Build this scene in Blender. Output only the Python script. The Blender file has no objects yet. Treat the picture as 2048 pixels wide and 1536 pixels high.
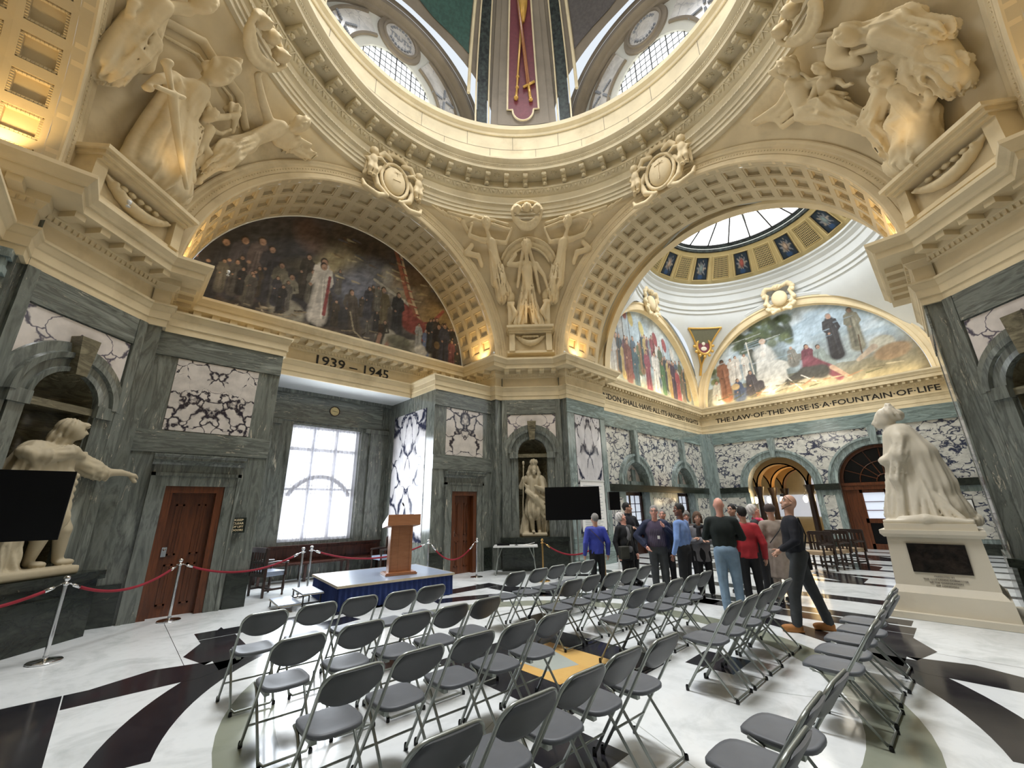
import bpy, math, random
import numpy as np
from math import sin, cos, pi, sqrt, radians as R, atan2
random.seed(7); rng = np.random.default_rng(7)
SC = bpy.context.scene
COL = SC.collection
# ---------------------------------------------------------------- camera
CAMZ = 1.72
yaw, pitch, roll = R(46.56), R(17.0), R(-0.93)
_F = np.array([cos(yaw)*cos(pitch), sin(yaw)*cos(pitch), sin(pitch)])
_r = np.array([sin(yaw), -cos(yaw), 0]); _u = np.cross(_r, _F)
_R = _r*cos(roll)+_u*sin(roll); _U = -_r*sin(roll)+_u*cos(roll)
from mathutils import Matrix, Vector
cam = bpy.data.cameras.new('camera'); camo = bpy.data.objects.new('camera', cam); COL.objects.link(camo)
m = Matrix.Identity(4)
for i in range(3):
    m[i][0], m[i][1], m[i][2] = _R[i], _U[i], -_F[i]
m[0][3], m[1][3], m[2][3] = 0, 0, CAMZ
camo.matrix_world = m
cam.sensor_width = 36; cam.lens = 811.0/2048*36; cam.clip_end = 200; cam.clip_start = 0.05
SC.camera = camo
# ---------------------------------------------------------------- world, exposure, big lights
SC.view_settings.view_transform = 'Standard'; SC.view_settings.look = 'None'
SC.view_settings.exposure = 0.45; SC.view_settings.gamma = 1.0; SC.view_settings.use_curve_mapping = False
wd = bpy.data.worlds.new('world'); SC.world = wd; wd.use_nodes = True
wd.node_tree.nodes['Background'].inputs[0].default_value = (0.86, 0.93, 1.0, 1)
wd.node_tree.nodes['Background'].inputs[1].default_value = 0.7
SC.cycles.max_bounces = 6; SC.cycles.diffuse_bounces = 3; SC.cycles.glossy_bounces = 3
SC.cycles.transmission_bounces = 3; SC.cycles.transparent_max_bounces = 6
SC.cycles.sample_clamp_indirect = 4.0; SC.cycles.caustics_reflective = False; SC.cycles.caustics_refractive = False
SC.cycles.use_adaptive_sampling = True; SC.cycles.adaptive_threshold = 0.03
CX, CY, ZS = 4.2, 3.84, 6.3      # centre of the domed hall, springing of the arches
def light(name, kind, loc, energy, col=(1, 1, 1), size=1.0, target=None, sy=None, spot=None, spread=None):
    l = bpy.data.lights.new(name, kind); o = bpy.data.objects.new(name, l); COL.objects.link(o)
    o.location = loc; l.energy = energy; l.color = col
    if kind == 'AREA':
        l.size = size
        if sy: l.shape = 'RECTANGLE'; l.size_y = sy
        if spread: l.spread = R(spread)
    elif kind in ('POINT', 'SPOT'):
        l.shadow_soft_size = size
        if spot: l.spot_size = R(spot); l.spot_blend = .8
    if target is not None:
        d = Vector(target)-Vector(loc); o.rotation_euler = d.to_track_quat('-Z', 'Y').to_euler()
    return o
DAY = (0.93, 0.96, 1.0); WARM = (1.0, 0.68, 0.30)
light('daylight_lantern', 'AREA', (CX, CY, 21.5), 620, (.97, .98, 1.0), 5.0, (CX, CY, 0), spread=84)
for a in range(4):      # daylight entering through the four dome lunettes
    an = a*pi/2
    light('daylight_lunette', 'AREA', (CX+5.6*cos(an), CY+5.6*sin(an), 15.9), 120, DAY, 2.4, (CX-2*cos(an), CY-2*sin(an), 9.5), 1.4)
light('daylight_skylight', 'AREA', (16.75, 3.7, 13.2), 420, DAY, 5.0, (16.75, 3.7, 0), spread=130)
light('daylight_window', 'AREA', (4.3, 12.35, 2.55), 170, (.85, .92, 1.0), 1.9, (4.3, 5, 1.4), 3.1)
light('fill_west_arm', 'AREA', (-7.6, 3.0, 5.2), 720, (.97, .97, .95), 5.0, (2, 4, 3.5), 4.0)  # added fill lamp out of view to the west, brightens the lower walls
light('fill_south_arm', 'AREA', (4.2, -7.4, 5.2), 600, (.96, .97, .97), 5.0, (4.2, 3, 3.5), 4.0)  # its southern counterpart, likewise an unseen fill added for the marble walls
# ---------------------------------------------------------------- materials
def lin(h):
    h = h.lstrip('#'); c = [int(h[i:i+2], 16)/255 for i in (0, 2, 4)]
    return tuple(((v+0.055)/1.055)**2.4 if v > 0.04045 else v/12.92 for v in c)
MATS = {}
class NT:
    def __init__(s, name):
        s.m = bpy.data.materials.new(name); s.m.use_nodes = True; s.t = s.m.node_tree
        s.b = s.t.nodes['Principled BSDF']; MATS[name] = s.m
    def n(s, typ, **kw):
        nd = s.t.nodes.new(typ)
        for k, v in kw.items():
            if k.startswith('i_'):
                key = k[2:]; key = int(key) if key.isdigit() else key.replace('_', ' ')
                nd.inputs[key].default_value = v
            else: setattr(nd, k, v)
        return nd
    def l(s, a, b): s.t.links.new(a, b)
    def ramp(s, fac, stops):
        r = s.n('ShaderNodeValToRGB'); e = r.color_ramp.elements
        while len(e) < len(stops): e.new(.5)
        for i, (p, c) in enumerate(stops): e[i].position = p; e[i].color = tuple(c)+(1,)
        s.l(fac, r.inputs[0]); return r.outputs[0]
    def mapping(s, scale, src='Object', rot=(0, 0, 0)):
        c = s.n('ShaderNodeTexCoord'); mp = s.n('ShaderNodeMapping')
        mp.inputs['Scale'].default_value = scale; mp.inputs['Rotation'].default_value = rot
        if src == 'World':
            g = s.n('ShaderNodeNewGeometry'); s.l(g.outputs['Position'], mp.inputs[0])
        else: s.l(c.outputs[src], mp.inputs[0])
        return mp.outputs[0]
    def noise(s, vec, scale, detail=3, rough=.55, dist=0):
        nd = s.n('ShaderNodeTexNoise'); nd.inputs['Scale'].default_value = scale; nd.inputs['Detail'].default_value = detail
        nd.inputs['Roughness'].default_value = rough; nd.inputs['Distortion'].default_value = dist
        if vec is not None: s.l(vec, nd.inputs['Vector'])
        return nd.outputs['Fac']
    def mix(s, fac, a, b, mode='MIX'):
        nd = s.n('ShaderNodeMix', data_type='RGBA', blend_type=mode)
        for v, k in ((fac, 0), (a, 6), (b, 7)):
            if isinstance(v, (int, float)): nd.inputs[k].default_value = v
            elif isinstance(v, tuple): nd.inputs[k].default_value = v+(1,) if len(v) == 3 else v
            else: s.l(v, nd.inputs[k])
        return nd.outputs[2]
    def bump(s, h, strength=.3, dist=.01):
        b = s.n('ShaderNodeBump'); b.inputs['Strength'].default_value = strength; b.inputs['Distance'].default_value = dist
        s.l(h, b.inputs['Height']); s.l(b.outputs[0], s.b.inputs['Normal'])
    def fin(s, col=None, rough=.5, metal=0, spec=.5):
        if isinstance(col, tuple): s.b.inputs['Base Color'].default_value = col+(1,)
        elif col is not None: s.l(col, s.b.inputs['Base Color'])
        s.b.inputs['Roughness'].default_value = rough; s.b.inputs['Metallic'].default_value = metal
        s.b.inputs['Specular IOR Level'].default_value = spec
        return s.m
def plain(name, hexc, rough=.5, metal=0, var=.06, spec=.5, sc=9):
    t = NT(name); c = lin(hexc); f = t.noise(t.mapping((1, 1, 1)), sc, 2)
    a = tuple(v*(1-var) for v in c); b = tuple(min(1, v*(1+var)) for v in c)
    return t.fin(t.ramp(f, [(.35, a), (.65, b)]), rough, metal, spec)
def stone(name, hexc, dirt='#8a7350', var=.10, rough=.75, joints=False):
    t = NT(name); c = lin(hexc); v = t.mapping((1, 1, 1), 'World')
    f = t.noise(v, 1.3, 4); g = t.noise(v, 14, 3)
    a = t.ramp(f, [(.3, tuple(x*(1-var) for x in c)), (.7, tuple(min(1, x*(1+var)) for x in c))])
    d = t.ramp(t.noise(v, .7, 5, .7), [(.55, (0, 0, 0)), (.75, (.45, .45, .45))])
    col = t.mix(d, a, lin(dirt)); t.bump(g, .25, .004)
    return t.fin(col, rough, 0, .3)
stone('stone', '#e0cda6', '#a08a60'); stone('stone_pale', '#dccfb0', '#a8966f'); stone('stone_grey', '#857c70', '#5c544a')
stone('plaster_white', '#c9cbc8', '#c6c2b4', .04); stone('plaster_cream', '#cdb986', '#b09a66', .05)
stone('coffer_stone', '#cdbd9b', '#a08c66', .06)
stone('statue_marble', '#d6cdb9', '#b3a283', .05, .45); stone('old_statue', '#b5a88c', '#7d6d50', .08, .6)
stone('tawny_vault', '#b08a58', '#8a6238', .06)
def verde(name, scale, base='#787c74', dark='#444842', fleck='#c4bba6', rough=.16, fl=.60):
    t = NT(name); v = t.mapping(scale, 'World'); w = t.mapping((1, 1, 1), 'World')
    f = t.noise(v, 1.0, 6, .6, .6); g = t.noise(v, 2.6, 5, .75, 1.2); h = t.noise(w, .8, 2)
    col = t.ramp(f, [(.28, lin(dark)), (.46, lin(base)), (.53, tuple(x*.55 for x in lin(base))), (.60, lin(base)), (.70, tuple(min(1, x*1.5) for x in lin(base)))])
    k = t.ramp(g, [(fl, (0, 0, 0)), (fl+.045, (1, 1, 1))]); hm = t.ramp(h, [(.42, (0, 0, 0)), (.58, (1, 1, 1))])
    kk = t.mix(1.0, k, hm, 'MULTIPLY')
    return t.fin(t.mix(kk, col, lin(fleck)), rough, 0, .5)
verde('verde_upright', (5, 5, .8)); verde('verde_level', (.9, .9, 7))
verde('verde_dark', (2.5, 2.5, 5), '#2d322b', '#15181500'[:7], '#6b6650', .2, .66)
verde('verde_pale', (4, 4, .9), '#93a09c', '#6c7975', '#bfc6bc', .2)
verde('verde_pale_level', (.8, .8, 6), '#84948f', '#62716c', '#b4bbb0', .2)
verde('verde_brown', (1.6, 1.6, 5), '#77705a', '#3d3a2f', '#a4977a', .25, .58)
def veined(name, sym=True, scale=2.2, base='#d9d0c6', vein='#2b2732', net=.055, warp=.5, off=(0, 0, 0), an=(1, 1, 1)):
    t = NT(name); tc = t.n('ShaderNodeTexCoord'); v = tc.outputs['Object']
    if sym:
        ab = t.n('ShaderNodeVectorMath', operation='ABSOLUTE'); t.l(v, ab.inputs[0])
        sx = t.n('ShaderNodeSeparateXYZ'); t.l(ab.outputs[0], sx.inputs[0]); s0 = t.n('ShaderNodeSeparateXYZ'); t.l(v, s0.inputs[0])
        cb = t.n('ShaderNodeCombineXYZ'); t.l(sx.outputs[0], cb.inputs[0]); t.l(s0.outputs[1], cb.inputs[1]); t.l(s0.outputs[2], cb.inputs[2]); v = cb.outputs[0]
    mp = t.n('ShaderNodeMapping'); t.l(v, mp.inputs[0]); mp.inputs['Location'].default_value = off; mp.inputs['Scale'].default_value = an; v = mp.outputs[0]
    nz = t.n('ShaderNodeTexNoise'); nz.inputs['Scale'].default_value = scale*1.1; nz.inputs['Detail'].default_value = 4; t.l(v, nz.inputs['Vector'])
    mv = t.n('ShaderNodeVectorMath', operation='MULTIPLY_ADD'); t.l(nz.outputs['Color'], mv.inputs[0]); mv.inputs[1].default_value = (warp,)*3; t.l(v, mv.inputs[2])
    vo = t.n('ShaderNodeTexVoronoi', feature='DISTANCE_TO_EDGE'); vo.inputs['Scale'].default_value = scale; t.l(mv.outputs[0], vo.inputs['Vector'])
    thick = t.ramp(t.noise(v, scale*.7, 3), [(.40, (0, 0, 0)), (.60, (1, 1, 1))])
    dv = t.n('ShaderNodeMath', operation='DIVIDE'); t.l(vo.outputs[0], dv.inputs[0])
    ad = t.n('ShaderNodeMath', operation='MULTIPLY_ADD'); t.l(thick, ad.inputs[0]); ad.inputs[1].default_value = net*1.7; ad.inputs[2].default_value = net*.05
    t.l(ad.outputs[0], dv.inputs[1])
    k = t.ramp(dv.outputs[0], [(.25, (1, 1, 1)), (.95, (0, 0, 0))])
    b2 = t.ramp(t.noise(v, scale*1.5, 4), [(.4, lin(base)), (.7, tuple(x*.72 for x in lin(base)))])
    return t.fin(t.mix(k, b2, lin(vein)), .12, 0, .5)
veined('breccia_panel', True, 2.6, off=(3.1, 0, 2.2)); veined('breccia_panel_b', True, 2.3, off=(.7, 0, 7.4))
veined('breccia_tall', True, 1.7, '#d8d4d4', '#2f3244', .12, .7, (5, 1, 3), (1.2, 1.2, .8))
veined('breccia_wall', False, 3.2, '#d4d1c6', '#3a3f52', .105, .55, (1, 1, 1), (.9, .9, 1.25))
veined('breccia_soft', True, 1.6, '#dcd2c8', '#5a5560', .03, .8, (9, 0, 1))
# floor marbles
def floor_mat(name, hexc, vein, rough, amount=.5):
    t = NT(name); v = t.mapping((1, 1, 1), 'World'); c = lin(hexc)
    f = t.noise(v, 1.6, 5, .65, .8); g = t.noise(v, 9, 3)
    col = t.mix(t.ramp(f, [(.48, (0, 0, 0)), (.72, (amount,)*3)]), c, lin(vein))
    col = t.mix(t.ramp(g, [(.5, (0, 0, 0)), (.75, (.25*amount,)*3)]), col, lin(vein))
    rr = t.n('ShaderNodeMapRange', i_From_Min=.3, i_From_Max=.7, i_To_Min=rough*.7, i_To_Max=rough*1.4); t.l(t.noise(v, 3, 3), rr.inputs[0])
    t.l(rr.outputs[0], t.b.inputs['Roughness']); m = t.fin(col, rough, 0, .5); return m
floor_mat('floor_white', '#e4e7e6', '#9aa09e', .13); floor_mat('floor_black', '#232226', '#39383c', .14, .4)
floor_mat('floor_green', '#8d9180', '#6f7565', .14); floor_mat('floor_yellow', '#d8b06a', '#c08a48', .14)
floor_mat('floor_grey', '#aab0a8', '#8d9590', .14)
def wood(name, hexc, dark, rough=.3, sc=(14, 14, 1.2)):
    t = NT(name); v = t.mapping(sc); f = t.noise(v, 1.5, 4, .6, 1.0)
    return t.fin(t.ramp(f, [(.3, lin(dark)), (.7, lin(hexc))]), rough, 0, .5)
wood('door_wood', '#713f22', '#452514'); wood('lectern_wood', '#a8744f', '#96623f', .35, (2, 2, 14)); wood('dark_wood', '#42241a', '#2a1610', .25)
wood('dark_oak', '#3c2a20', '#241813', .35)
plain('chair_grey', '#5e6165', .5, 0, .05); plain('chair_grey_dark', '#414346', .45); 
t = NT('tube_steel'); t.fin(lin('#9da29c'), .36, .75)
t = NT('chrome'); t.fin(lin('#dcdcdc'), .12, 1)
t = NT('brass'); t.fin(lin('#c9a46a'), .2, 1)
t = NT('black_gloss'); t.fin((.0025, .0025, .003), .35, 0, .25)
t = NT('black_iron'); t.fin((.02, .02, .02), .4, .3)
t = NT('bronze_plaque'); g = t.noise(t.mapping((1, 1, 1)), 9, 4); t.bump(g, .8, .02); t.fin(t.ramp(g, [(.4, (.012, .009, .007)), (.8, (.05, .035, .025))]), .28, .6)
plain('rope_red', '#8c1c2b', .8, 0, .1); plain('skirt_blue', '#1c2f63', .85, 0, .1); plain('stage_deck', '#8d99ab', .28, 0, .05); plain('ply_edge', '#b8aa90', .6)
plain('rubber', '#1b1b1c', .7); plain('white_plastic', '#d8d8d4', .35, 0, .02); plain('paper', '#eceae4', .8, 0, .02)
plain('skin', '#c79a82', .5, 0, .05); plain('skin_dark', '#7a5140', .5, 0, .05); plain('skin_pink', '#dba08c', .5, 0, .05)
plain('letter_black', '#16120f', .5); plain('gilt', '#c9a052', .35, .3); plain('seat_leather', '#b39b7d', .5)
plain('green_leather', '#4c5a4e', .35); plain('clock_face', '#d8c48c', .4); plain('red_leather', '#6e2a2a', .45)
plain('oxblood', '#6e2f38', .6, 0, .1); plain('dome_green', '#2f5148', .6, 0, .2); plain('dome_slate', '#55504f', .6, 0, .15); plain('pendentive_olive', '#6b6a55', .6, 0, .05)
plain('leaf_grey', '#8d929c', .6); plain('wood_frame_paint', '#4a3a30', .4)
plain('dome_marble', '#2b322f', .6, 0, .7, .3, 7); veined('medallion_marble', False, 2.0, '#d6d4d2', '#a9a9ae', .03, .6)
def glow(name, col, st):
    t = NT(name); t.b.inputs['Emission Color'].default_value = col+(1,); t.b.inputs['Emission Strength'].default_value = st
    t.fin(col, .4); return t.m
glow('lamp_glow', (1, .78, .45), 14); glow('frosted_daylight', (.97, .99, 1.0), 2.4); glow('frosted_dome', (.93, .97, 1.0), 1.2)
glow('door_daylight', (.75, .82, .95), .38)
t = NT('curtain_net')   # sheer white net: transparent + translucent
tr = t.n('ShaderNodeBsdfTransparent'); tl = t.n('ShaderNodeBsdfTranslucent'); df = t.n('ShaderNodeBsdfDiffuse')
tl.inputs[0].default_value = (.9, .92, 1, 1); df.inputs[0].default_value = (.85, .87, .95, 1)
m1 = t.n('ShaderNodeMixShader'); m2 = t.n('ShaderNodeMixShader'); m1.inputs[0].default_value = .3; m2.inputs[0].default_value = .72
t.l(tl.outputs[0], m1.inputs[1]); t.l(df.outputs[0], m1.inputs[2]); t.l(tr.outputs[0], m2.inputs[1]); t.l(m1.outputs[0], m2.inputs[2])
t.l(m2.outputs[0], t.t.nodes['Material Output'].inputs[0])
t = NT('window_glass'); tr = t.n('ShaderNodeBsdfTransparent'); gl = t.n('ShaderNodeBsdfGlossy'); gl.inputs[1].default_value = .05
m2 = t.n('ShaderNodeMixShader'); m2.inputs[0].default_value = .08; t.l(tr.outputs[0], m2.inputs[1]); t.l(gl.outputs[0], m2.inputs[2]); t.l(m2.outputs[0], t.t.nodes['Material Output'].inputs[0])
t = NT('painted'); at = t.n('ShaderNodeAttribute', attribute_name='paint'); t.fin(at.outputs['Color'], .55, 0, .3)
# ---------------------------------------------------------------- mesh helpers
def W(k, d, h, z):
    a = k*pi/2; return (CX+d*cos(a)-h*sin(a), CY+d*sin(a)+h*cos(a), z)
class MB:
    def __init__(s): s.v = []; s.f = []; s.mi = []; s.cm = 0
    def pts(s, P): i = len(s.v); s.v.extend(tuple(p) for p in P); return i
    def face(s, idx): s.f.append(tuple(idx)); s.mi.append(s.cm)
    def poly(s, P): i = s.pts(P); s.face(range(i, i+len(P)))
    def box(s, x0, x1, y0, y1, z0, z1, T=None):
        P = [(x, y, z) for z in (z0, z1) for (x, y) in ((x0, y0), (x1, y0), (x1, y1), (x0, y1))]
        if T: P = [T(*p) for p in P]
        i = s.pts(P)
        for q in ((0, 3, 2, 1), (4, 5, 6, 7), (0, 1, 5, 4), (1, 2, 6, 5), (2, 3, 7, 6), (3, 0, 4, 7)): s.face(i+j for j in q)
    def cbox(s, c, hs, rz=0, M=None):
        cr, sr = cos(rz), sin(rz)
        def T(x, y, z):
            if M is not None:
                p = M@Vector((x, y, z)); return (c[0]+p[0], c[1]+p[1], c[2]+p[2])
            return (c[0]+x*cr-y*sr, c[1]+x*sr+y*cr, c[2]+z)
        s.box(-hs[0], hs[0], -hs[1], hs[1], -hs[2], hs[2], T)
    def grid(s, fn, nu, nv, cu=False, cv=False):
        i = s.pts(fn(a/(nu if cu else nu), b/(nv)) for b in range(nv+1) for a in range(nu+(0 if cu else 1)))
        n = nu+(0 if cu else 1)
        for b in range(nv):
            for a in range(nu):
                a2 = (a+1) % n if cu else a+1
                s.face((i+b*n+a, i+b*n+a2, i+(b+1)*n+a2, i+(b+1)*n+a))
    def lathe(s, prof, c=(0, 0, 0), seg=24, a0=0, a1=2*pi, T=None):
        full = abs(a1-a0-2*pi) < 1e-6; n = seg if full else seg+1; i = len(s.v)
        for (r, z) in prof:
            for j in range(n):
                a = a0+(a1-a0)*j/seg; p = (c[0]+r*cos(a), c[1]+r*sin(a), c[2]+z); s.v.append(T(*p) if T else p)
        for k in range(len(prof)-1):
            for j in range(seg):
                j2 = (j+1) % n; s.face((i+k*n+j, i+k*n+j2, i+(k+1)*n+j2, i+(k+1)*n+j))
        return i
    def tube(s, path, r, seg=8, cap=True, closed=False):
        P = [Vector(p) for p in path]; n = len(P); i = len(s.v); up = Vector((0, 0, 1)); last = None
        rr = r if isinstance(r, (list, tuple)) else [r]*n
        for k in range(n):
            a = P[k-1] if (k > 0 or closed) else P[k]; b = P[(k+1) % n] if (k < n-1 or closed) else P[k]
            d = (b-a).normalized() if (b-a).length > 1e-9 else Vector((0, 0, 1))
            if last is None:
                x = d.cross(up)
                if x.length < .1: x = d.cross(Vector((1, 0, 0)))
            else: x = last-d*last.dot(d)
            x.normalize(); y = d.cross(x); last = x
            for j in range(seg):
                an = 2*pi*j/seg; s.v.append(tuple(P[k]+(x*cos(an)+y*sin(an))*rr[k]))
        m = n if closed else n-1
        for k in range(m):
            for j in range(seg):
                k2 = (k+1) % n; s.face((i+k*seg+j, i+k*seg+(j+1) % seg, i+k2*seg+(j+1) % seg, i+k2*seg+j))
        if cap and not closed:
            s.face(range(i+seg-1, i-1, -1)); s.face(range(i+(n-1)*seg, i+n*seg))
    def sweep(s, path, prof, closed=False, T=None, caps=True):
        """profile (d,z) swept along a flat path; d goes to the left of travel, mitred"""
        n = len(path); i = len(s.v); m = len(prof)
        for k in range(n):
            p = path[k]; a = path[k-1] if (k or closed) else None; b = path[(k+1) % n] if (k < n-1 or closed) else None
            def nr(u, v):
                dx, dy = v[0]-u[0], v[1]-u[1]; L = sqrt(dx*dx+dy*dy); return (-dy/L, dx/L)
            if a is None: nx = nr(p, b)
            elif b is None: nx = nr(a, p)
            else:
                n1, n2 = nr(a, p), nr(p, b); sx, sy = n1[0]+n2[0], n1[1]+n2[1]; q = (sx*n1[0]+sy*n1[1]) or 1e-6; nx = (sx/q, sy/q)
            for (d, z) in prof:
                pt = (p[0]+nx[0]*d, p[1]+nx[1]*d, z); s.v.append(T(*pt) if T else pt)
        for k in range(n if closed else n-1):
            k2 = (k+1) % n
            for j in range(m-1): s.face((i+k*m+j, i+k2*m+j, i+k2*m+j+1, i+k*m+j+1))
        if caps and not closed: s.face(range(i, i+m)); s.face(range(i+n*m-1, i+n*m-m-1, -1))
    def blob(s, c, r, seg=10, rings=6, M=None):
        i = len(s.v)
        for a in range(rings+1):
            ph = pi*a/rings
            for b in range(seg):
                th = 2*pi*b/seg; p = Vector((r[0]*sin(ph)*cos(th), r[1]*sin(ph)*sin(th), r[2]*cos(ph)))
                if M is not None: p = M@p
                s.v.append((c[0]+p[0], c[1]+p[1], c[2]+p[2]))
        for a in range(rings):
            for b in range(seg):
                s.face((i+a*seg+b, i+(a+1)*seg+b, i+(a+1)*seg+(b+1) % seg, i+a*seg+(b+1) % seg))
    def add(s, other, T=None):
        i = len(s.v); s.v.extend((T(*p) if T else p) for p in other.v)
        s.f.extend(tuple(i+j for j in f) for f in other.f); s.mi.extend(other.mi)
    def build(s, name, mats, parent=None, smooth=False, kind=None, loc=None, rz=0, angle=None):
        if isinstance(mats, str): mats = [mats]
        me = bpy.data.meshes.new(name); me.from_pydata(s.v, [], s.f); me.validate(); me.update()
        for m in mats: me.materials.append(MATS[m])
        if len(mats) > 1 and len(me.polygons) == len(s.mi): me.polygons.foreach_set('material_index', s.mi)
        if smooth:
            me.polygons.foreach_set('use_smooth', [True]*len(me.polygons))
            if angle: me.set_sharp_from_angle(angle=R(angle))
        o = bpy.data.objects.new(name, me); COL.objects.link(o)
        if loc is not None: o.location = loc
        if rz: o.rotation_euler = (0, 0, rz)
        if parent is not None: o.parent = parent
        if kind: o['kind'] = kind
        return o
def tag(o, label, cat, group=None, kind=None):
    o['label'] = label; o['category'] = cat
    if group: o['group'] = group
    if kind: o['kind'] = kind
    return o
def empty(name, loc=(0, 0, 0), rz=0, label=None, cat=None, group=None):
    o = bpy.data.objects.new(name, None); COL.objects.link(o); o.location = loc; o.rotation_euler = (0, 0, rz)
    o.empty_display_size = .1
    if label: tag(o, label, cat, group)
    return o
def copy_tree(o, parent=None):
    c = o.copy(); COL.objects.link(c); c.parent = parent
    for ch in list(o.children): copy_tree(ch, c)
    return c
# ---------------------------------------------------------------- implicit surfaces
def nets(val, lo, h):
    """surface nets of the zero level of val (negative inside)"""
    ins = val < 0; sh = np.array(val.shape)-1
    cnt = np.zeros(sh, int); 
    for dx in (0, 1):
        for dy in (0, 1):
            for dz in (0, 1): cnt += ins[dx:sh[0]+dx, dy:sh[1]+dy, dz:sh[2]+dz]
    act = (cnt > 0) & (cnt < 8); idx = -np.ones(sh, int); cells = np.argwhere(act); idx[act] = np.arange(len(cells))
    acc = np.zeros((len(cells), 3)); num = np.zeros(len(cells))
    C = [(a, b, c) for a in (0, 1) for b in (0, 1) for c in (0, 1)]
    for p in C:
        for ax in range(3):
            if p[ax]: continue
            q = list(p); q[ax] = 1
            a = val[cells[:, 0]+p[0], cells[:, 1]+p[1], cells[:, 2]+p[2]]; b = val[cells[:, 0]+q[0], cells[:, 1]+q[1], cells[:, 2]+q[2]]
            mk = (a < 0) != (b < 0); tt = np.where(mk, a/np.where(mk, a-b, 1), 0)
            pt = np.tile(np.array(p, float), (len(cells), 1)); pt[:, ax] += tt
            acc += pt*mk[:, None]; num += mk
    V = (cells+acc/np.maximum(num, 1)[:, None])*h+np.array(lo)
    F = []
    for ax in range(3):
        o1, o2 = (ax+1) % 3, (ax+2) % 3
        sl0 = [slice(None)]*3; sl1 = [slice(None)]*3; sl0[ax] = slice(0, -1); sl1[ax] = slice(1, None)
        a = ins[tuple(sl0)]; b = ins[tuple(sl1)]; E = np.argwhere(a != b)
        E = E[(E[:, o1] > 0) & (E[:, o2] > 0) & (E[:, o1] < val.shape[o1]-1) & (E[:, o2] < val.shape[o2]-1)]
        if not len(E): continue
        s = a[E[:, 0], E[:, 1], E[:, 2]]
        def gi(d1, d2):
            q = E.copy(); q[:, o1] -= d1; q[:, o2] -= d2; return idx[q[:, 0], q[:, 1], q[:, 2]]
        Q = np.stack([gi(1, 1), gi(0, 1), gi(0, 0), gi(1, 0)], 1); Q[~s] = Q[~s][:, ::-1]; F.append(Q)
    return V, (np.concatenate(F) if F else np.zeros((0, 4), int))
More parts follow.
